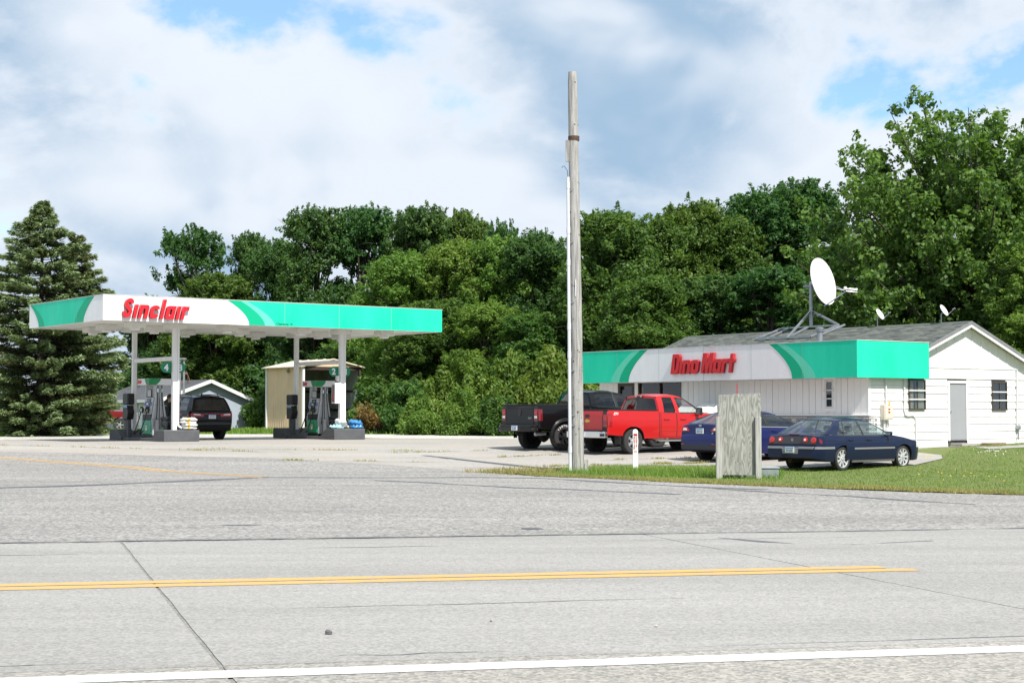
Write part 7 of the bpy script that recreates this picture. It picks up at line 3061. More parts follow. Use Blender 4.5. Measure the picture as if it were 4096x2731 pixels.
# ---- dark red pickup by the house
p_dred = paint('paint_dark_red', (0.17, 0.010, 0.012))
far_S = truck_spec(p_dred, seats=[(2.05, 1.45)])
fp = at(390, 1700, 97.0)
far_loc = (fp.x - 2.2, fp.y - 0.4, terrain(97.0) - 0.05)
far = pickup('pickup_truck', 'dark red and tan two-tone pickup half hidden behind the spruce', far_S, far_loc, R(8), 'pickups parked at the store')
for sd in (-1, 1):
    far.spatch('lower_band', 0.52, 3.12, 0.47, 0.68, 0.006, mat('paint_tan', (0.36, 0.27, 0.19), 0.4, coat=0.5), sd, nx=20, nz=3)
    far.door(1.86, 2.93, 0.70, 1.255, sd, 2.12, 1.08, m_chrome, 0.24)
    far.door(1.17, 1.83, 0.70, 1.27, sd, 1.40, 1.08, m_chrome, 0.24)
    far.spatch('headlamp', far.x1 - 0.3, far.x1 - 0.08, 0.92, 1.10, 0.01, m_lamp_w, sd, nx=4, nz=3)
far.mirror(2.72, 1.33, m_trim, 0.14, 0.22, 0.22)

# ---------------------------------------------------------------- person at the pump
def person(label, loc, rot):
    t = thing('person', label, 'person', loc, rot)
    V, E, Rr = [], [], []

    def vv(x, y, z, r, r2=None):
        V.append((x, y, z))
        Rr.append((r, r2 or r))
        return len(V) - 1

    def ed(*ids):
        for a, b in zip(ids, ids[1:]):
            E.append((a, b))
    pel = vv(0, 0, 0.95, 0.155, 0.115)
    wai = vv(0, 0, 1.12, 0.15, 0.11)
    che = vv(0, 0.01, 1.34, 0.175, 0.12)
    nkb = vv(0, 0.0, 1.48, 0.085, 0.075)
    nk = vv(0, 0.015, 1.54, 0.058)
    hd0 = vv(0, 0.03, 1.62, 0.078, 0.088)
    hd1 = vv(0, 0.025, 1.71, 0.08, 0.095)
    hd2 = vv(0, 0.02, 1.76, 0.055, 0.065)
    ed(pel, wai, che, nkb, nk, hd0, hd1, hd2)
    hands = []
    for sd in (-1, 1):
        sh = vv(sd * 0.175, 0.0, 1.43, 0.062)
        el = vv(sd * 0.255, (0.05 if sd > 0 else -0.02), 1.15, 0.045)
        if sd > 0:
            wr = vv(0.25, 0.28, 1.04, 0.03)
            hnd = vv(0.25, 0.36, 1.02, 0.036, 0.022)
        else:
            wr = vv(-0.27, 0.16, 0.95, 0.03)
            hnd = vv(-0.265, 0.22, 0.90, 0.036, 0.022)
        ed(che, sh, el, wr, hnd)
        hands.append((hnd, sd))
        hp = vv(sd * 0.095, 0, 0.88, 0.095)
        kn = vv(sd * 0.115, 0.015, 0.50, 0.062)
        an = vv(sd * 0.12, -0.02, 0.10, 0.042)
        ft = vv(sd * 0.13, 0.05, 0.045, 0.042, 0.04)
        to = vv(sd * 0.145, 0.17, 0.035, 0.036, 0.03)
        ed(pel, hp, kn, an, ft, to)
    for h, sd in hands:            # five fingers
        b = Vector(V[h])
        for k in range(4):
            a = vv(b.x + sd * (k - 1.5) * 0.004, b.y + 0.05, b.z - 0.022 * (k - 1.2), 0.0095)
            c = vv(b.x - sd * 0.012, b.y + 0.085 - 0.006 * abs(k - 1.3), b.z - 0.022 * (k - 1.2) - 0.01, 0.0085)
            d_ = vv(b.x - sd * 0.03, b.y + 0.098 - 0.01 * abs(k - 1.3), b.z - 0.022 * (k - 1.2) - 0.02, 0.0075)
            ed(h, a, c, d_)
        a = vv(b.x - sd * 0.03, b.y + 0.02, b.z + 0.03, 0.011)
        c = vv(b.x - sd * 0.045, b.y + 0.055, b.z + 0.035, 0.0095)
        ed(h, a, c)
    me = bpy.data.meshes.new('person_body')
    me.from_pydata(V, E, [])
    o = link('person_body', me, t)
    sk = o.modifiers.new('skin', 'SKIN')
    sk.use_smooth_shade = True
    if not me.skin_vertices:
        bm = bmesh.new()
        bm.from_mesh(me)
        bm.verts.layers.skin.verify()
        bm.to_mesh(me)
        bm.free()
    for i, sv in enumerate(me.skin_vertices[0].data):
        sv.radius = Rr[i]
        sv.use_root = (i == 0)
    sb = o.modifiers.new('sub', 'SUBSURF')
    sb.levels = sb.render_levels = 2
    bpy.context.view_layer.update()
    dg = bpy.context.evaluated_depsgraph_get()
    body = bpy.data.meshes.new_from_object(o.evaluated_get(dg))
    o.modifiers.clear()
    o.data = body
    body.materials.clear()
    skin = mat('skin', (0.46, 0.27, 0.19), 0.6)
    cloth = mat('black_shirt', (0.012, 0.012, 0.014), 0.85)
    jeans = mat('dark_jeans', (0.025, 0.035, 0.06), 0.85)
    shoe = mat('shoe', (0.03, 0.028, 0.026), 0.6)
    for m in (skin, cloth, jeans, shoe):
        body.materials.append(m)
    idx = []
    for p in body.polygons:
        c = p.center
        arm = abs(c.x) > 0.19 and c.z > 0.8 and c.z < 1.45
        if c.z < 0.085:
            idx.append(3)
        elif arm and (c.y > 0.12 or c.z < 1.12):
            idx.append(0)
        elif c.z < 0.97 and not (abs(c.x) > 0.21 and c.y > 0.08):
            idx.append(2)
        elif c.z > 1.50:
            idx.append(0)
        else:
            idx.append(1)
    body.polygons.foreach_set('material_index', idx)
    body.polygons.foreach_set('use_smooth', [True] * len(body.polygons))
    # hair and face details
    mb = MB()
    mb.grid(lambda u, v: (0.093 * math.cos(PI * 2 * u) * math.sin(0.08 + 1.55 * v), 0.012 + 0.108 * math.sin(PI * 2 * u) * math.sin(0.08 + 1.55 * v) - 0.012 * v,
                          1.715 + 0.112 * math.cos(0.08 + 1.55 * v) + (0.02 if math.sin(2 * PI * u) > 0.3 else -0.05) * v), 24, 8)
    mb.build('hair', mat('brown_hair', (0.045, 0.03, 0.02), 0.7), t, smooth=70)
    mb = MB()
    mb.lathe([(0, -0.012), (0.012, 0), (0, 0.012)], 8, M=Matrix.Translation((-0.03, 0.116, 1.665)))
    mb.lathe([(0, -0.012), (0.012, 0), (0, 0.012)], 8, M=Matrix.Translation((0.03, 0.116, 1.665)))
    mb.build('eye', mat('eye', (0.05, 0.04, 0.035), 0.3), t)
    mb = MB()
    mb.prism([(0.0, 1.675), (0.135, 1.635), (0.115, 1.622)], lambda a, b: (-0.014, a, b), lambda a, b: (0.014, a, b))
    mb.build('nose', skin, t)
    mb = MB()
    mb.box(-0.025, 0.025, 0.10, 0.118, 1.592, 1.602)
    mb.build('mouth', mat('lips', (0.33, 0.13, 0.11), 0.6), t)
    for sd in (-1, 1):
        mb = MB()
        mb.obox(Matrix.Translation((sd * 0.083, 0.015, 1.655)), 0.02, 0.035, 0.06)
        mb.build('ear', skin, t, bevel=0.008)
    return t


pq = at(676, 1700, 63.6)
person('person in a black shirt standing at the SUV, half hidden by the white post', (pq.x, pq.y, terrain(63.6)), R(-62))
# ---------------------------------------------------------------- vegetation
def leaf_mat(name, dark, mid, light, trans=0.42, rough=0.5):
    m = bpy.data.materials.new(name)
    m.use_nodes = True
    t = m.node_tree
    L = t.links.new
    t.nodes.clear()
    out = N(t, 'ShaderNodeOutputMaterial')
    at_ = N(t, 'ShaderNodeAttribute')
    at_.attribute_name = 'tint'
    oi = N(t, 'ShaderNodeObjectInfo')
    cr = N(t, 'ShaderNodeValToRGB')
    e = cr.color_ramp.elements
    e[0].color = (*dark, 1)
    e[1].color = (*light, 1)
    e.new(0.5).color = (*mid, 1)
    L(at_.outputs['Fac'], cr.inputs['Fac'])
    hs = N(t, 'ShaderNodeHueSaturation')
    mr = N(t, 'ShaderNodeMapRange')
    mr.inputs['To Min'].default_value = 0.485
    mr.inputs['To Max'].default_value = 0.515
    L(oi.outputs['Random'], mr.inputs['Value'])
    L(mr.outputs['Result'], hs.inputs['Hue'])
    L(cr.outputs['Color'], hs.inputs['Color'])
    df = N(t, 'ShaderNodeBsdfPrincipled')
    df.inputs['Roughness'].default_value = rough
    df.inputs['Specular IOR Level'].default_value = 0.28
    L(hs.outputs['Color'], df.inputs['Base Color'])
    tr = N(t, 'ShaderNodeBsdfTranslucent')
    mul = N(t, 'ShaderNodeMix', data_type='RGBA', blend_type='MULTIPLY')
    mul.inputs['Factor'].default_value = 1
    mul.inputs['B'].default_value = (1.25, 1.3, 0.55, 1)
    L(hs.outputs['Color'], mul.inputs['A'])
    L(mul.outputs['Result'], tr.inputs['Color'])
    mx = N(t, 'ShaderNodeMixShader')
    mx.inputs['Fac'].default_value = trans
    L(df.outputs[0], mx.inputs[1])
    L(tr.outputs[0], mx.inputs[2])
    L(mx.outputs[0], out.inputs['Surface'])
    return m


lm_green = leaf_mat('leaf_green', (0.039, 0.087, 0.021), (0.081, 0.163, 0.035), (0.162, 0.262, 0.052))
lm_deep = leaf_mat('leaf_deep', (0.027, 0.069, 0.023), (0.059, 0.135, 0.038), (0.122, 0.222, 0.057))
lm_bright = leaf_mat('leaf_bright', (0.075, 0.137, 0.024), (0.140, 0.237, 0.044), (0.243, 0.342, 0.072))
lm_maple = leaf_mat('leaf_maple', (0.051, 0.108, 0.025), (0.102, 0.193, 0.043), (0.193, 0.311, 0.075))
lm_shrub = leaf_mat('leaf_shrub', (0.070, 0.128, 0.024), (0.125, 0.215, 0.038), (0.215, 0.285, 0.058))
lm_brown = leaf_mat('leaf_brown', (0.098, 0.058, 0.018), (0.182, 0.111, 0.034), (0.286, 0.189, 0.058), 0.2)
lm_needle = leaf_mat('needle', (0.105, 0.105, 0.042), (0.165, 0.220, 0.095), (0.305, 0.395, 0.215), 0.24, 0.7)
lm_cedar = leaf_mat('cedar', (0.041, 0.043, 0.014), (0.072, 0.080, 0.023), (0.131, 0.116, 0.038), 0.1, 0.7)
lm_grass = leaf_mat('grass_blade', (0.080, 0.145, 0.022), (0.145, 0.245, 0.036), (0.260, 0.315, 0.070), 0.3, 0.6)
lm_dry = leaf_mat('dry_grass', (0.195, 0.188, 0.060), (0.300, 0.277, 0.098), (0.450, 0.405, 0.180), 0.25, 0.7)
m_bark = mat('bark', (0.085, 0.07, 0.055), 0.95, var=0.5, vscale=6, bump=0.6, bscale=20, bdist=0.03)
m_bark_g = mat('bark_grey', (0.15, 0.135, 0.12), 0.95, var=0.5, vscale=6, bump=0.6, bscale=20, bdist=0.03)


def leaves(rng, P, Nrm, size, tint, aspect=0.55, jitter=0.95):
    """one rhombus per point; normals follow Nrm with jitter"""
    n = len(P)
    d = Nrm + rng.normal(0, jitter, (n, 3))
    d /= np.linalg.norm(d, axis=1, keepdims=True) + 1e-9
    a = rng.normal(0, 1, (n, 3))
    a -= d * np.sum(a * d, axis=1, keepdims=True)
    a /= np.linalg.norm(a, axis=1, keepdims=True) + 1e-9
    b = np.cross(d, a)
    s = size * rng.uniform(0.6, 1.35, (n, 1))
    w_ = s * aspect
    co = np.empty((n, 4, 3))
    co[:, 0] = P - a * s
    co[:, 1] = P + b * w_ + d * s * 0.12
    co[:, 2] = P + a * s
    co[:, 3] = P - b * w_ + d * s * 0.12
    q = np.arange(n * 4).reshape(n, 4)
    return co.reshape(-1, 3), q, tint


def blob_leaves(rng, blobs, dens, size, **kw):
    """blobs: (x,y,z,rx,ry,rz). leaves sit in the outer shell of each clump"""
    Ps, Ns, Ts = [], [], []
    for (x, y, z, rx, ry, rz) in blobs:
        n = int(dens * (rx * ry + ry * rz + rx * rz) / 3)
        v = rng.normal(0, 1, (n, 3))
        v /= np.linalg.norm(v, axis=1, keepdims=True)
        # lumpy radius
        ph = rng.uniform(0, 6.28, 4)
        lump = 1 + 0.16 * np.sin(4 * v[:, 0] + ph[0]) * np.cos(4 * v[:, 2] + ph[1]) + 0.12 * np.sin(7 * v[:, 1] + 5 * v[:, 2] + ph[2])
        lump += 0.10 * np.sin(11 * v[:, 0] + 9 * v[:, 1] + ph[3])
        rr = (1 - 0.62 * rng.random(n) ** 1.8) * lump
        P = v * rr[:, None] * np.array([rx, ry, rz]) + np.array([x, y, z])
        P += rng.normal(0, 0.085, P.shape) * min(1.0, rx)
        Ps.append(P)
        nn = v.copy()
        nn[:, 2] += 0.45
        Ns.append(nn)
        ct = rng.normal(0.5, 0.14)
        Ts.append(np.clip(ct + rng.normal(0, 0.16, n), 0, 1))
    return leaves(rng, np.vstack(Ps), np.vstack(Ns), size, np.concatenate(Ts), **kw)


def tufts(rng, blobs, k=13, lo=0.24, hi=0.42, up=1.25):
    """break every clump into small sprays over its surface, some of them upright"""
    out = []
    for (x, y, z, rx, ry, rz) in blobs:
        n = max(5, int(k * (rx * rz) ** 0.6))
        for _ in range(n):
            v = rng.normal(0, 1, 3)
            v[2] += 0.25
            v /= np.linalg.norm(v)
            r = rx * rng.uniform(lo, hi)
            d = rng.uniform(0.62, 1.06)
            u_ = rng.uniform(0.85, up) if v[2] < 0.5 else rng.uniform(1.0, up * 1.25)
            out.append((x + v[0] * rx * d, y + v[1] * ry * d, z + v[2] * rz * d, r, r, r * u_))
    return out


def sprays(rng, blobs, per, n_leaf, length=(0.45, 0.95), wid=0.13, up=0.55):
    """leafy twigs standing out of the clumps: points and normals"""
    Ps, Ns, Ts = [], [], []
    for (x, y, z, rx, ry, rz) in blobs:
        for _ in range(max(1, int(per * rx * rz))):
            v = rng.normal(0, 1, 3)
            v[2] = abs(v[2]) * 0.9 - 0.25
            v /= np.linalg.norm(v)
            b = np.array([x, y, z]) + v * np.array([rx, ry, rz]) * rng.uniform(0.7, 1.0)
            d = v + np.array([0, 0, up]) + rng.normal(0, 0.22, 3)
            d /= np.linalg.norm(d)
            L = rng.uniform(*length) * (0.6 + 0.4 * rx)
            s = rng.random(n_leaf) ** 0.8
            P = b + d * (s * L)[:, None] + rng.normal(0, 1, (n_leaf, 3)) * (wid * (1.15 - 0.85 * s))[:, None]
            Ps.append(P)
            nn = rng.normal(0, 0.5, (n_leaf, 3)) + v * 0.6
            nn[:, 2] += 0.5
            Ns.append(nn)
            Ts.append(np.clip(rng.normal(0.58, 0.1) + rng.normal(0, 0.15, n_leaf), 0, 1))
    return np.vstack(Ps), np.vstack(Ns), np.concatenate(Ts)


def limb_tree(rng, H, trunk_r, spots, lean=(0, 0), zstart=0.25):
    """trunk plus limbs reaching to the clump centres"""
    mb = MB()
    npt = 9
    tp = []
    for i in range(npt):
        t = i / (npt - 1)
        tp.append(Vector((lean[0] * t + 0.12 * math.sin(3.1 * t + lean[1]), lean[1] * t + 0.12 * math.cos(2.3 * t), H * 0.86 * t - (0.4 if i == 0 else 0))))
    mb.tube(tp, [trunk_r * (1 - 0.85 * (i / (npt - 1)) ** 0.9) + (0.06 if i == 0 else 0) for i in range(npt)], 9)
    for (x, y, z) in spots:
        t0 = min(0.92, max(zstart, (z / H) * 0.62 + rng.uniform(-0.08, 0.08)))
        k = t0 * (npt - 1)
        i0 = int(k)
        a = tp[i0].lerp(tp[min(i0 + 1, npt - 1)], k - i0)
        b = Vector((x, y, z))
        m1 = a.lerp(b, 0.4) + Vector((rng.normal(0, 0.15), rng.normal(0, 0.15), 0.12 * (b - a).length))
        m2 = a.lerp(b, 0.75) + Vector((rng.normal(0, 0.12), rng.normal(0, 0.12), 0.08 * (b - a).length))
        r0 = trunk_r * (0.5 - 0.32 * t0) + 0.015
        mb.tube([a, m1, m2, b], [r0, r0 * 0.7, r0 * 0.45, r0 * 0.15], 5, caps=False)
        for _ in range(2):
            e = b + Vector(rng.normal(0, 0.7, 3))
            mb.tube([m2, m2.lerp(e, 0.5) + Vector((0, 0, 0.1)), e], [r0 * 0.3, r0 * 0.2, 0.008], 4, caps=False)
    return mb


def crown_blobs(rng, H, Rw, z0, n, rmin, rmax, shape='oval', top_n=4):
    out = []
    tries = 0
    while len(out) < n and tries < n * 40:
        tries += 1
        z = rng.uniform(z0, H - rmin * 0.7)
        t = (z - z0) / (H - z0)
        if shape == 'oval':
            env = Rw * math.sqrt(max(0.04, 1 - (2 * t - 0.82) ** 2 * 0.8))
        elif shape == 'vase':
            env = Rw * (0.35 + 0.75 * t) * math.sqrt(max(0.05, 1.06 - t ** 3))
        else:
            env = Rw * (1.05 - 0.62 * t ** 1.6)
        r = rng.uniform(rmin, rmax) * (1 - 0.32 * t)
        a = rng.uniform(0, 2 * PI)
        d = max(0.0, env - r * 0.75) * math.sqrt(rng.uniform(0.15, 1))
        out.append((d * math.cos(a), d * math.sin(a), z, r * rng.uniform(0.85, 1.2), r * rng.uniform(0.85, 1.2), r * rng.uniform(0.65, 0.95)))
    for k in range(9):                    # shoulders and crest keep the head closed
        r = rng.uniform(rmin * 0.8, rmin * 1.15)
        a = 2.4 * k + rng.uniform(-0.4, 0.4)
        d = Rw * 0.42 * (k / 9) ** 0.5
        out.append((d * math.cos(a), d * math.sin(a), H - r * 0.9 - d * rng.uniform(0.25, 0.75), r, r, r * 1.05))
    return out


def join_parts(parts):
    o = 0
    qs = []
    for c, q, t in parts:
        qs.append(q + o)
        o += len(c)
    return np.vstack([p[0] for p in parts]), np.vstack(qs), np.concatenate([p[2] for p in parts])


def tree_proto(seed, H, Rw, z0, n, rmin, rmax, dens, size, lm, shape='oval', trunk_r=0.22, bark=None, aspect=0.5, twigs=0.0):
    rng = np.random.default_rng(seed)
    bl = big = crown_blobs(rng, H, Rw, z0, n, rmin, rmax, shape)
    parts = []
    if shape != 'vase':
        core = [b[:3] + (b[3] * 0.74, b[4] * 0.74, b[5] * 0.74) for b in bl]
        parts.append(blob_leaves(rng, core, dens * 0.5, size, aspect=aspect))
    parts.append(blob_leaves(rng, tufts(rng, bl, 9 if shape != 'vase' else 8), dens * 0.85, size, aspect=aspect))
    P, Nn, T = sprays(rng, bl, 9 if shape != 'vase' else 7, 50)
    parts.append(leaves(rng, P, Nn, size * 0.92, T, aspect=aspect, jitter=0.5))
    co, q, ti = join_parts(parts)
    crown = np_mesh('crown', co, q, lm, ti)
    trunk = limb_tree(rng, H, trunk_r, [b[:3] for b in big[::2]]).mesh('trunk', bark or m_bark, smooth=60)
    return trunk, crown


PROTO = {
    'a': tree_proto(1, 13, 3.4, 1.4, 50, 1.0, 1.75, 1050, 0.105, lm_green, 'oval', twigs=0.12),
    'b': tree_proto(2, 13, 3.2, 2.2, 46, 0.95, 1.6, 1050, 0.105, lm_deep, 'oval', twigs=0.12),
    'c': tree_proto(3, 13, 3.7, 0.8, 54, 1.0, 1.8, 1050, 0.105, lm_green, 'cone', twigs=0.12),
    'd': tree_proto(4, 13, 3.6, 0.5, 54, 0.95, 1.7, 1050, 0.11, lm_bright, 'oval', twigs=0.18, aspect=0.4),
    'e': tree_proto(5, 13, 4.4, 7.4, 13, 0.8, 1.3, 700, 0.125, lm_deep, 'vase', 0.26, m_bark_g, twigs=0.18),
    'f': tree_proto(6, 13, 3.3, 1.0, 48, 1.0, 1.65, 1050, 0.105, lm_deep, 'cone', twigs=0.12),
}


def put_tree(kind, Dx, Dtop, Y, wide, label, group='trees behind the filling station', name='tree', H0=13.0, rot=None):
    """Dx, Dtop: crown centre and top in the 2352 view; Y: distance; wide: crown width in metres"""
    p = at(Dx * K, 1645, Y)
    g = terrain(Y)
    top = at(Dx * K, Dtop * K, Y).z
    hz = (top - g) / H0
    t = thing(name, label, 'tree', (p.x, p.y, g), rot if rot is not None else random.uniform(0, 6.28), group)
    w0 = {'a': 6.8, 'b': 6.4, 'c': 7.4, 'd': 7.2, 'e': 8.6, 'f': 6.6}[kind]
    s_ = wide * 1.14 / w0
    t.scale = (s_, s_, hz)
    link('trunk', PROTO[kind][0], t)
    link('crown', PROTO[kind][1], t)
    return t


# left to right, by depth
put_tree('e', 445, 528, 130, 8.6, 'open-crowned tree with bare spreading limbs seen above the white lettering', rot=0.4)
put_tree('a', 500, 632, 122, 7.2, 'round green tree above the canopy in front of the open-crowned tree')
put_tree('f', 345, 690, 126, 6.0, 'low green tree between the spruce and the round green tree')
put_tree('b', 575, 545, 128, 5.2, 'slim dark tree next to the open-crowned tree')
put_tree('f', 640, 560, 123, 6.2, 'dark green tree between the slim dark tree and the tall pair')
put_tree('b', 722, 487, 119, 6.4, 'tall dark tree of the pair above the canopy, next to the dark green tree')
put_tree('b', 835, 483, 119, 6.6, 'tall dark tree of the pair above the canopy, next to the willowy trees')
put_tree('c', 430, 760, 124, 6.2, 'green tree behind the tank vent pipes and the teal pump')
put_tree('a', 560, 770, 123, 6.4, 'dark green tree behind the grey house gable')
put_tree('b', 965, 482, 116, 6.4, 'tall dark tree behind the canopy end')
put_tree('a', 1060, 492, 118, 5.8, 'tall tree with a thin top beyond the pale willowy tree')
put_tree('e', 1155, 515, 112, 4.6, 'thin-topped tree poking out behind the willowy trees', rot=2.0)
put_tree('e', 1240, 535, 112, 3.6, 'thin sprig-topped tree between the willowy trees and the utility pole')
put_tree('d', 930, 588, 96, 6.4, 'pale green willowy tree beside the canopy end')
put_tree('d', 1050, 560, 95, 6.2, 'pale green willowy tree behind the dark leafy tree')
put_tree('d', 1150, 552, 94, 6.2, 'pale green willowy tree closest to the utility pole')
put_tree('f', 720, 700, 112, 6.6, 'dark tree behind the tan shed roof')
put_tree('c', 850, 690, 109, 6.2, 'green tree between the tan shed roof and the canopy end')
put_tree('c', 1000, 690, 90, 6.2, 'green tree with long leaves just past the canopy end')
put_tree('d', 1120, 700, 88, 5.6, 'leafy yellowish green tree beside the bushes')
put_tree('f', 1235, 545, 92, 5.6, 'deep green tree between the willowy trees and the utility pole')
put_tree('c', 1225, 720, 86, 5.4, 'low green tree behind the yellow-green hedge')
put_tree('c', 1412, 487, 86, 6.8, 'broad pointed green tree between the utility pole and the store roof')
put_tree('a', 1520, 505, 90, 5.6, 'narrow green tree between the pointed tree and the square-topped tree')
put_tree('c', 1585, 468, 92, 6.4, 'square-topped dark tree behind the store letters')
put_tree('a', 1665, 505, 92, 6.0, 'rounded green tree between the square-topped tree and the dish')
put_tree('f', 1745, 452, 94, 6.8, 'tall dark tree behind the satellite dish')
put_tree('b', 1840, 428, 95, 7.0, 'tall dark tree between the dish and the maple')
put_tree('c', 1480, 640, 80, 5.6, 'green tree above the store roof end away from the gable')
put_tree('f', 1640, 640, 82, 5.8, 'dark tree behind the store roof between its end and the dish')
put_tree('b', 1770, 620, 80, 5.6, 'dark tree standing directly behind the dish mast')
put_tree('f', 1960, 560, 88, 7.0, 'dark tree behind the dish feed arm')
put_tree('f', 2110, 600, 90, 7.4, 'deep green tree behind the maple and the small dishes')
put_tree('b', 2260, 560, 92, 7.4, 'deep green tree beyond the gable end')
put_tree('f', 2420, 560, 86, 7.4, 'deep green tree past the maple beyond the pipe on the gable')

# dense thicket filling the shade below the crowns
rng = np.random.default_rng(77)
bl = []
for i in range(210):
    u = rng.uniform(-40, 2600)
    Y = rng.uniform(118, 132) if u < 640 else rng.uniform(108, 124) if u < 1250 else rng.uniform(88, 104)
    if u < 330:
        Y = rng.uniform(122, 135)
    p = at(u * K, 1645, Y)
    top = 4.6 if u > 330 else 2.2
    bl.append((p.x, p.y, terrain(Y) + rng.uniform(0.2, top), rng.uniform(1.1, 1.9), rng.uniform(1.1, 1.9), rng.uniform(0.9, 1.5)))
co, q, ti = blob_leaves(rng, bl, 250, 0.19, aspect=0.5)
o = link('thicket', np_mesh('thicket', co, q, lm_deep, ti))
tag(o, 'dark tangled undergrowth filling the ground under the trees', 'undergrowth', kind='stuff')


# ---------------------------------------------------------------- big maple over the gable
def make_maple():
    rng = np.random.default_rng(31)
    Y = 70.0
    p = at(2245 * K, 1645, Y)
    t = thing('maple_tree', 'large bright green maple with upswept branches towering over the gable end', 'tree', (p.x, p.y, terrain(Y)), 0)
    H = 15.0
    bl = []
    limbs = []
    # upswept boughs, each carrying clumps towards its tip
    nbough = 120
    for k in range(nbough):
        vz = 1 - 1.45 * (k + 0.5) / nbough
        a = 2.39996 * k + rng.uniform(-0.2, 0.2)
        rxy = math.sqrt(max(0, 1 - vz * vz))
        f = rng.uniform(0.78, 1.0)
        tip = Vector((8.3 * rxy * math.cos(a) * f, 6.6 * rxy * math.sin(a) * f, 7.3 + 8.1 * vz * f))
        z0 = min(max(tip.z * 0.42, 1.8), 6.5)
        base = Vector((0.2 * math.cos(a), 0.2 * math.sin(a), z0))
        mid = base.lerp(tip, 0.5) + Vector((0, 0, -0.35 + 0.05 * tip.z))
        limbs.append((base, mid, tip))
        for g in np.linspace(0.42, 0.97, 5):
            c = base.lerp(mid, g / 0.5) if g < 0.5 else mid.lerp(tip, (g - 0.5) / 0.5)
            r = (1.1 - 0.5 * g) * rng.uniform(0.75, 1.15)
            j = rng.normal(0, 0.3, 3)
            bl.append((c.x + j[0], c.y + j[1], c.z + j[2] * 0.6, r, r, r * 0.75))
    parts = [blob_leaves(rng, [b[:3] + (b[3] * 0.8, b[4] * 0.8, b[5] * 0.8) for b in bl], 420, 0.12, aspect=0.62, jitter=0.8)]
    P, Nn, T = sprays(rng, bl, 8.0, 42, (0.4, 1.0), 0.17, 0.5)
    parts.append(leaves(rng, P, Nn, 0.115, T, aspect=0.62, jitter=0.5))
    co, q, ti = join_parts(parts)
    link('crown', np_mesh('crown', co, q, lm_maple, ti), t)
    mb = MB()
    mb.tube([(0.5, 0, -0.4), (0.42, 0, 1.2), (0.25, 0, 3.2), (0.0, 0, 5.5), (-0.15, 0, 8.5), (-0.1, 0, 11.5)], [0.48, 0.40, 0.34, 0.27, 0.16, 0.04], 12)
    mb.tube([(0.3, 0, 2.6), (1.0, -0.4, 4.2), (1.8, -0.8, 6.4), (2.6, -1.0, 9.4)], [0.26, 0.22, 0.15, 0.03], 9)
    mb.tube([(0.2, 0, 3.4), (-1.0, -0.6, 5.0), (-2.4, -1.2, 7.2), (-3.6, -1.4, 9.8)], [0.22, 0.18, 0.11, 0.03], 9)
    for (b, m_, tp) in limbs:
        mb.tube([b, m_, tp], [0.10, 0.07, 0.012], 6, caps=False)
    mb.build('trunk', m_bark, t, smooth=60)
    return t


make_maple()
# low bright bough tree at the very edge
put_tree('d', 2385, 575, 64, 4.6, 'bright leafy tree with low boughs beyond the gable beside the maple', rot=1.0)


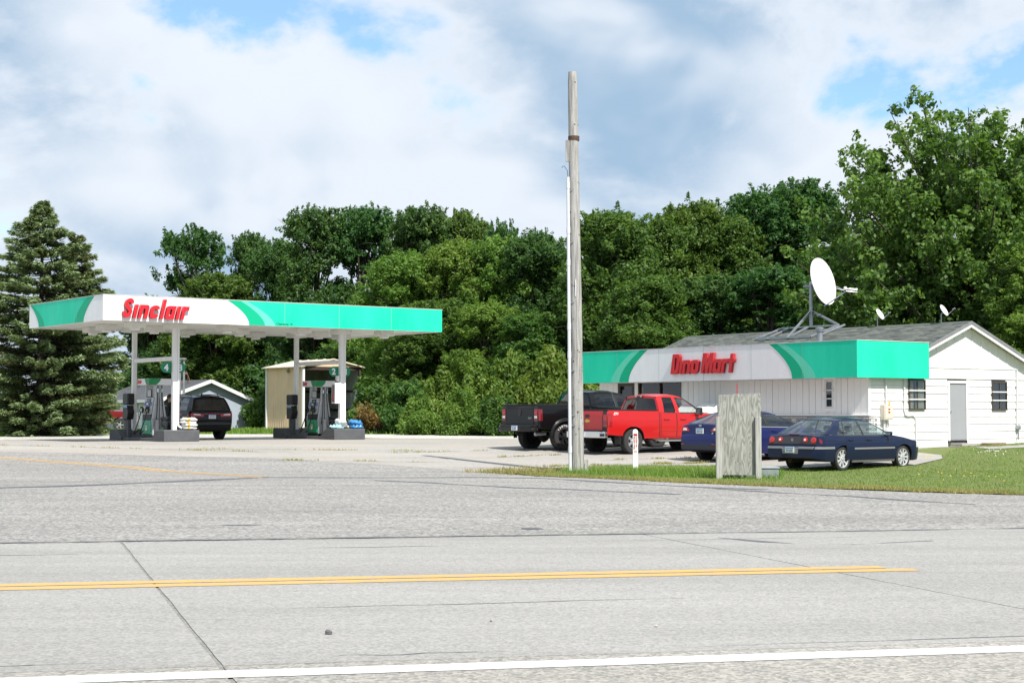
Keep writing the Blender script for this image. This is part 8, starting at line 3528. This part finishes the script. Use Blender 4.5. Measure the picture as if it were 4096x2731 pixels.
# ---------------------------------------------------------------- spruces
def make_spruce(seed, Dx, Dtop, Y, Rw, label, dens=1.0):
    rng = np.random.default_rng(seed)
    p = at(Dx * K, 1645, Y)
    g = terrain(Y)
    H = at(Dx * K, Dtop * K, Y).z - g
    t = thing('spruce_tree', label, 'tree', (p.x, p.y, g), 0, 'spruces beside the canopy')
    mb = MB()
    mb.tube([(0, 0, -0.3), (0, 0, H * 0.5), (0, 0, H * 0.97)], [0.22, 0.13, 0.015], 9)
    Ps, Ds, Us, Ts, Ss = [], [], [], [], []
    z = 0.35
    while z < H - 0.15:
        t_ = z / H
        nb = int(6 + 5 * (1 - t_))
        a0 = rng.uniform(0, 6.28)
        for k in range(nb):
            a = a0 + 2 * PI * k / nb + rng.normal(0, 0.16)
            L = Rw * min(1.0, (1 - t_) * 2.0) ** 0.85 * (1.12 - 0.2 * t_) * rng.uniform(0.62, 1.15) * (1 + 0.12 * math.sin(3 * a + 9 * t_)) * (0.48 + 0.52 * min(1.0, z / 3.8)) + 0.12
            d = Vector((math.cos(a), math.sin(a), 0))
            droop = (0.36 - 0.65 * t_) + rng.normal(0, 0.13)
            zz = z + rng.uniform(-0.15, 0.15)
            path = []
            for s_ in np.linspace(0, 1, 6):
                path.append(Vector((d.x * L * s_, d.y * L * s_, zz - droop * L * s_ * (1 - 0.55 * s_) + 0.06 * L * s_ ** 3)))
            mb.tube(path, [0.03 * (1 - t_) + 0.012, 0.024 * (1 - t_) + 0.01, 0.016, 0.012, 0.008, 0.004], 4, caps=False)
            n = int((50 + 185 * L) * dens)
            s_ = rng.uniform(0.22, 1.0, n) ** 0.75
            side = np.array([-d.y, d.x, 0.0])
            wid = 0.42 * (1 - 0.62 * s_) * min(1.0, 0.35 + 0.4 * L)
            lat = rng.uniform(-1, 1, n) * wid
            px = np.interp(s_, np.linspace(0, 1, 6), [q.x for q in path])
            py = np.interp(s_, np.linspace(0, 1, 6), [q.y for q in path])
            pz = np.interp(s_, np.linspace(0, 1, 6), [q.z for q in path])
            P = np.stack([px, py, pz], 1) + side * lat[:, None]
            P[:, 2] += rng.normal(0, 0.05, n) - 0.26 * np.abs(lat) - rng.random(n) ** 2 * 0.13
            D = np.array([d.x, d.y, 0.0]) * 0.9 + side * (np.sign(lat) * 0.75)[:, None] + np.array([0, 0, -0.15]) + rng.normal(0, 0.28, (n, 3))
            D /= np.linalg.norm(D, axis=1, keepdims=True)
            Ps.append(P)
            Ds.append(D)
            bt = rng.normal(0, 0.12)
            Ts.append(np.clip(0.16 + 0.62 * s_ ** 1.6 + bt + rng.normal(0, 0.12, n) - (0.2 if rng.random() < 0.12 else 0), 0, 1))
        z += rng.uniform(0.20, 0.30) * (1.0 if t_ < 0.8 else 0.8)
    P, D, T = np.vstack(Ps), np.vstack(Ds), np.concatenate(Ts)
    n = len(P)
    up = rng.normal(0, 0.45, (n, 3)) + np.array([0, 0, 1.0])
    S = np.cross(D, up)
    S /= np.linalg.norm(S, axis=1, keepdims=True) + 1e-9
    ln = rng.uniform(0.09, 0.19, (n, 1))
    wd = rng.uniform(0.022, 0.042, (n, 1))
    co = np.empty((n, 4, 3))
    co[:, 0] = P - D * ln * 0.6
    co[:, 1] = P + S * wd
    co[:, 2] = P + D * ln
    co[:, 3] = P - S * wd
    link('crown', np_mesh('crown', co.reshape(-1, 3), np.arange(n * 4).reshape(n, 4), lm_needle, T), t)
    mb.build('trunk', m_bark, t, smooth=60)
    return n


n1 = make_spruce(5, 92, 458, 76, 3.5, 'tall blue-green spruce behind the end of the canopy', 0.95)
n2 = make_spruce(6, 172, 532, 78, 2.2, 'shorter spruce between the tall spruce and the canopy post', 0.95)


# ---------------------------------------------------------------- shrubs
def shrub_proto(seed, lm, n, size, dens):
    rng = np.random.default_rng(seed)
    bl = []
    for i in range(n):
        a = rng.uniform(0, 6.28)
        d = math.sqrt(rng.random()) * 0.85
        z = rng.uniform(0.15, 1.45) * (1 - 0.4 * d)
        r = rng.uniform(0.28, 0.48)
        bl.append((d * math.cos(a), d * math.sin(a), z, r, r, r * 0.9))
    for i in range(14):
        a = rng.uniform(0, 6.28)
        d = rng.uniform(0, 0.8)
        bl.append((d * math.cos(a), d * math.sin(a), 1.65 - 0.5 * d * d + rng.uniform(-0.1, 0.2), 0.16, 0.16, 0.3))
    co, q, ti = blob_leaves(rng, bl, dens, size, aspect=0.42)
    stem = MB()
    for b in bl[:14]:
        stem.tube([(b[0] * 0.2, b[1] * 0.2, -0.1), (b[0] * 0.6, b[1] * 0.6, b[2] * 0.6), (b[0], b[1], b[2])], [0.03, 0.02, 0.008], 5, caps=False)
    return stem.mesh('stems', m_bark, smooth=60), np_mesh('foliage', co, q, lm, ti)


SH = [shrub_proto(41, lm_shrub, 26, 0.075, 3400), shrub_proto(42, lm_bright, 26, 0.075, 3400), shrub_proto(43, lm_green, 26, 0.08, 3200)]


def put_shrub(k, Dx, Dtop, Y, wide, label, group='shrubs along the gravel'):
    p = at(Dx * K, 1645, Y)
    g = terrain(Y)
    top = at(Dx * K, Dtop * K, Y).z
    t = thing('shrub', label, 'shrub', (p.x, p.y, g), random.uniform(0, 6.28), group)
    s_ = wide / 2.2
    t.scale = (s_, s_, (top - g) / 1.8)
    link('stems', SH[k][0], t)
    link('foliage', SH[k][1], t)


for a in [(0, 1265, 825, 78, 3.6, 'yellow-green shrub beside the utility pole behind the black pickup'),
          (0, 1185, 832, 79, 3.4, 'tall yellow-tipped shrub behind the tail of the black pickup'),
          (1, 1105, 865, 80, 3.2, 'leafy green shrub between the yellow-tipped shrub and the hedge middle'),
          (0, 1320, 845, 79, 3.4, 'yellow-green shrub behind the black pickup cab'),
          (1, 1010, 870, 82, 3.0, 'bright green shrub in the middle of the hedge'),
          (2, 940, 880, 83, 3.0, 'darker green shrub next to the dead bush'),
          (2, 870, 885, 86, 3.0, 'green shrub behind the dead bush'),
          (0, 1060, 905, 78.5, 2.2, 'small yellowish shrub at the foot of the hedge'),
          (1, 965, 915, 80, 2.2, 'small light green shrub near the dead bush'),
          (2, 1150, 915, 77, 2.4, 'low dark shrub close to the black pickup tail'),
          (2, 1395, 850, 82, 3.0, 'green shrub at the store front end behind the pickups'),
          (2, 605, 900, 116, 3.2, 'dark shrub between the grey house and the tan shed')]:
    put_shrub(*a)

# dead brown bush beside the shed
rng = np.random.default_rng(91)
p = at(862 * K, 1645, 84)
dead = thing('dead_bush', 'brown withered bush beside the open shed', 'bush', (p.x, p.y, terrain(84)), 0)
mb = MB()
P_ = []
for k in range(30):
    a = rng.uniform(0, 6.28)
    L = rng.uniform(0.8, 1.9)
    tip = Vector((L * 0.85 * math.cos(a) * rng.uniform(0.4, 1), L * 0.6 * math.sin(a), L * rng.uniform(0.45, 1.0)))
    mid = tip * 0.5 + Vector((rng.normal(0, 0.12), rng.normal(0, 0.12), 0.1))
    mb.tube([(0, 0, -0.05), mid, tip], [0.02, 0.014, 0.005], 4, caps=False)
    for f in np.linspace(0.35, 1.0, 7):
        c = mid.lerp(tip, max(0, (f - 0.35) / 0.65))
        for _ in range(15):
            P_.append(np.array(c) + rng.normal(0, 0.11, 3))
P_ = np.array(P_)
mb.build('branches', m_bark, dead, smooth=60)
co, q, ti = leaves(rng, P_, np.tile([0, -0.3, 0.6], (len(P_), 1)), 0.065, np.clip(rng.normal(0.5, 0.22, len(P_)), 0, 1), aspect=0.5)
link('foliage', np_mesh('foliage', co, q, lm_brown, ti), dead)


# ---------------------------------------------------------------- grass
def grass_patch(name, poly, n, h, lm, seed, label, wid=0.006, lean=0.35, dz=0.0, pts_=None, clump=0.5):
    """blades scattered in a world polygon"""
    rng = np.random.default_rng(seed)
    pts = []
    tot = 0
    if pts_ is not None:
        pts, tot = [np.array(pts_)], n
    else:
        poly = np.array(poly)
        lo, hi = poly.min(0), poly.max(0)
    while tot < n:
        c = rng.uniform(lo, hi, (n * 2, 2))
        ins = np.zeros(len(c), bool)
        j = len(poly) - 1
        for i in range(len(poly)):
            xi, yi = poly[i]
            xj, yj = poly[j]
            cond = ((yi > c[:, 1]) != (yj > c[:, 1])) & (c[:, 0] < (xj - xi) * (c[:, 1] - yi) / (yj - yi + 1e-12) + xi)
            ins ^= cond
            j = i
        c = c[ins]
        pts.append(c)
        tot += len(c)
    c = np.vstack(pts)[:n]
    n = len(c)
    big = 0.5 + 0.5 * np.sin(c[:, 0] * 1.3 + 2 * np.sin(c[:, 1] * 0.9)) * np.cos(c[:, 1] * 1.7 + np.sin(c[:, 0] * 2.1))
    hh = h * rng.uniform(0.45, 1.25, n) * (1 - clump * 0.5 + clump * big)
    z = np.interp(c[:, 1], [0, 43, 57, 98, 112, 400], [0, 0, 0.47, 0.46, 0.27, 0.2]) + dz
    a = rng.uniform(0, 2 * PI, n)
    ca, sa = np.cos(a), np.sin(a)
    l = rng.normal(0, lean, (n, 2)) * hh[:, None]
    w_ = wid * rng.uniform(0.7, 1.4, n)
    co = np.empty((n, 3, 3))
    co[:, 0] = np.stack([c[:, 0] - ca * w_, c[:, 1] - sa * w_, z], 1)
    co[:, 1] = np.stack([c[:, 0] + ca * w_, c[:, 1] + sa * w_, z], 1)
    co[:, 2] = np.stack([c[:, 0] + l[:, 0], c[:, 1] + l[:, 1], z + hh], 1)
    ti = np.clip(0.30 + 0.30 * big + rng.normal(0, 0.17, n), 0, 1)
    o = link(name, np_mesh(name, co.reshape(-1, 3), np.arange(n * 3).reshape(n, 3), lm, ti))
    tag(o, label, 'grass', kind='stuff')
    return o


ge = []                                        # ragged edge of the turf
_r = random.Random(23)
gf = [gd(1190, 1089)] + grass_front[2:]
for p, q in zip(gf, gf[1:]):
    for k in range(14):
        c = p.lerp(q, k / 14)
        ge.append(Vector((c.x, c.y + _r.uniform(-0.16, 0.12), 0)))
ge.append(gf[-1])
lawn = [xy(p) for p in ge] + [(24, 33.5), (40, 40), (40, 62), (20.5, 59.2), (15.3, 54.6), (13.4, 50.0), (12.9, 48.0), xy(gd(2100, 1070)), xy(gd(1960, 1074)), xy(gd(1800, 1075)), xy(gd(1640, 1069)), xy(gd(1420, 1068)), xy(gd(1290, 1073.5))]
sheet('lawn', lawn, m_soil, 0.012)
near_lawn = [p for p in lawn]
grass_patch('lawn_grass', near_lawn, 150000, 0.055, lm_grass, 3, 'green mown lawn between the asphalt and the store', wid=0.008)
# taller fringe by pole and board, dry fringe along the asphalt
fr = [xy(gd(*p)) for p in [(1290, 1085), (1400, 1080), (1620, 1078), (1800, 1085), (1800, 1102), (1640, 1100), (1400, 1094), (1300, 1092)]]
grass_patch('tall_grass', fr, 4000, 0.17, lm_grass, 4, 'longer uncut grass around the pole and the plywood board', wid=0.008, lean=0.45)
edge = []
for p in ge:
    edge.append((p.x, p.y - 0.03))
edge2 = [(p.x + 0.15, p.y + 1.15) for p in ge][::-1]
grass_patch('dry_verge', edge + edge2, 26000, 0.06, lm_dry, 5, 'yellowed grass along the edge of the asphalt', wid=0.008)
# far verge between the gravel and the trees
far_v = [(-60, 76), (-26, 74), (-22, 77), (-20, 83), (-5, 82), (1, 80), (6, 73.5), (12, 78), (12, 100), (-60, 120)]
grass_patch('verge_grass', far_v, 60000, 0.22, lm_grass, 6, 'strip of rough grass between the gravel and the trees', wid=0.03, dz=-0.04)
# grass creeping onto the gravel and the forecourt joints
wd = [xy(gd(*p)) for p in [(1060, 1084), (1140, 1078), (1280, 1074), (1300, 1084), (1180, 1091)]]
grass_patch('weeds', wd, 1500, 0.12, lm_dry, 8, 'thin weedy grass where the gravel meets the forecourt', wid=0.008)

rw = random.Random(12)
wp_ = []
for (p, q, n) in [((0, 1022), (700, 1040), 260), ((420, 1030), (1000, 1036), 220), ((900, 1040), (1140, 1034), 140), ((1140, 1050), (1300, 1044), 160), ((640, 1056), (1010, 1062), 160), ((1380, 1057), (1640, 1050), 200), ((1250, 1071), (1640, 1063), 700)]:
    a, b = gd(*p), gd(*q)
    cl_ = [rw.random() for _ in range(9)]
    for _ in range(n):
        c = a.lerp(b, min(1, max(0, rw.choice(cl_) + rw.gauss(0, 0.02))))
        wp_.append((c.x + rw.gauss(0, 0.06), c.y + rw.gauss(0, 0.06)))
grass_patch('crack_weeds', None, len(wp_), 0.07, lm_dry, 9, 'small weeds sprouting from the cracks in the forecourt', wid=0.012, pts_=wp_)

# flowers in the lawn
m_dand = mat('dandelion', (0.65, 0.45, 0.02), 0.7)
m_clov = mat('clover_white', (0.7, 0.7, 0.66), 0.7)
rf_ = random.Random(9)


def flowers(name, spots, m, label, r_):
    mb = MB()
    for (x, y) in spots:
        z = terrain(y) + rf_.uniform(0.06, 0.10)
        mb.lathe([(0.0, 0.012), (r_, 0.006), (r_ * 0.8, -0.006), (0, -0.01)], 7, M=Matrix.Translation((x, y, z)) @ Matrix.Rotation(rf_.uniform(0.2, 0.7), 4, 'X'))
    o = mb.build(name, m, None)
    tag(o, label, 'flowers', kind='stuff')


sp_y = [xy(gd(rf_.gauss(2235, 55), rf_.gauss(1098, 9))) for _ in range(15)] + [xy(gd(rf_.gauss(2130, 10), rf_.gauss(1052, 3))) for _ in range(12)]
flowers('dandelions', sp_y, m_dand, 'scattered yellow dandelion flowers in the lawn', 0.017)
sp_w = [xy(gd(rf_.gauss(2280, 22), rf_.gauss(1042, 4))) for _ in range(26)] + [xy(gd(rf_.gauss(2095, 12), rf_.gauss(1029, 3))) for _ in range(26)]
flowers('clover_flowers', sp_w, m_clov, 'small white clover flowers in the lawn by the step', 0.016)
# weed tufts in the lawn
sheet('path', [xy(P0 + AX * 3.4 - BX * 1.6), xy(P0 + AX * 3.2 - BX * 2.5), xy(P0 + AX * 14 - BX * 2.5), xy(P0 + AX * 14 - BX * 1.6)], m_step, 0.03)
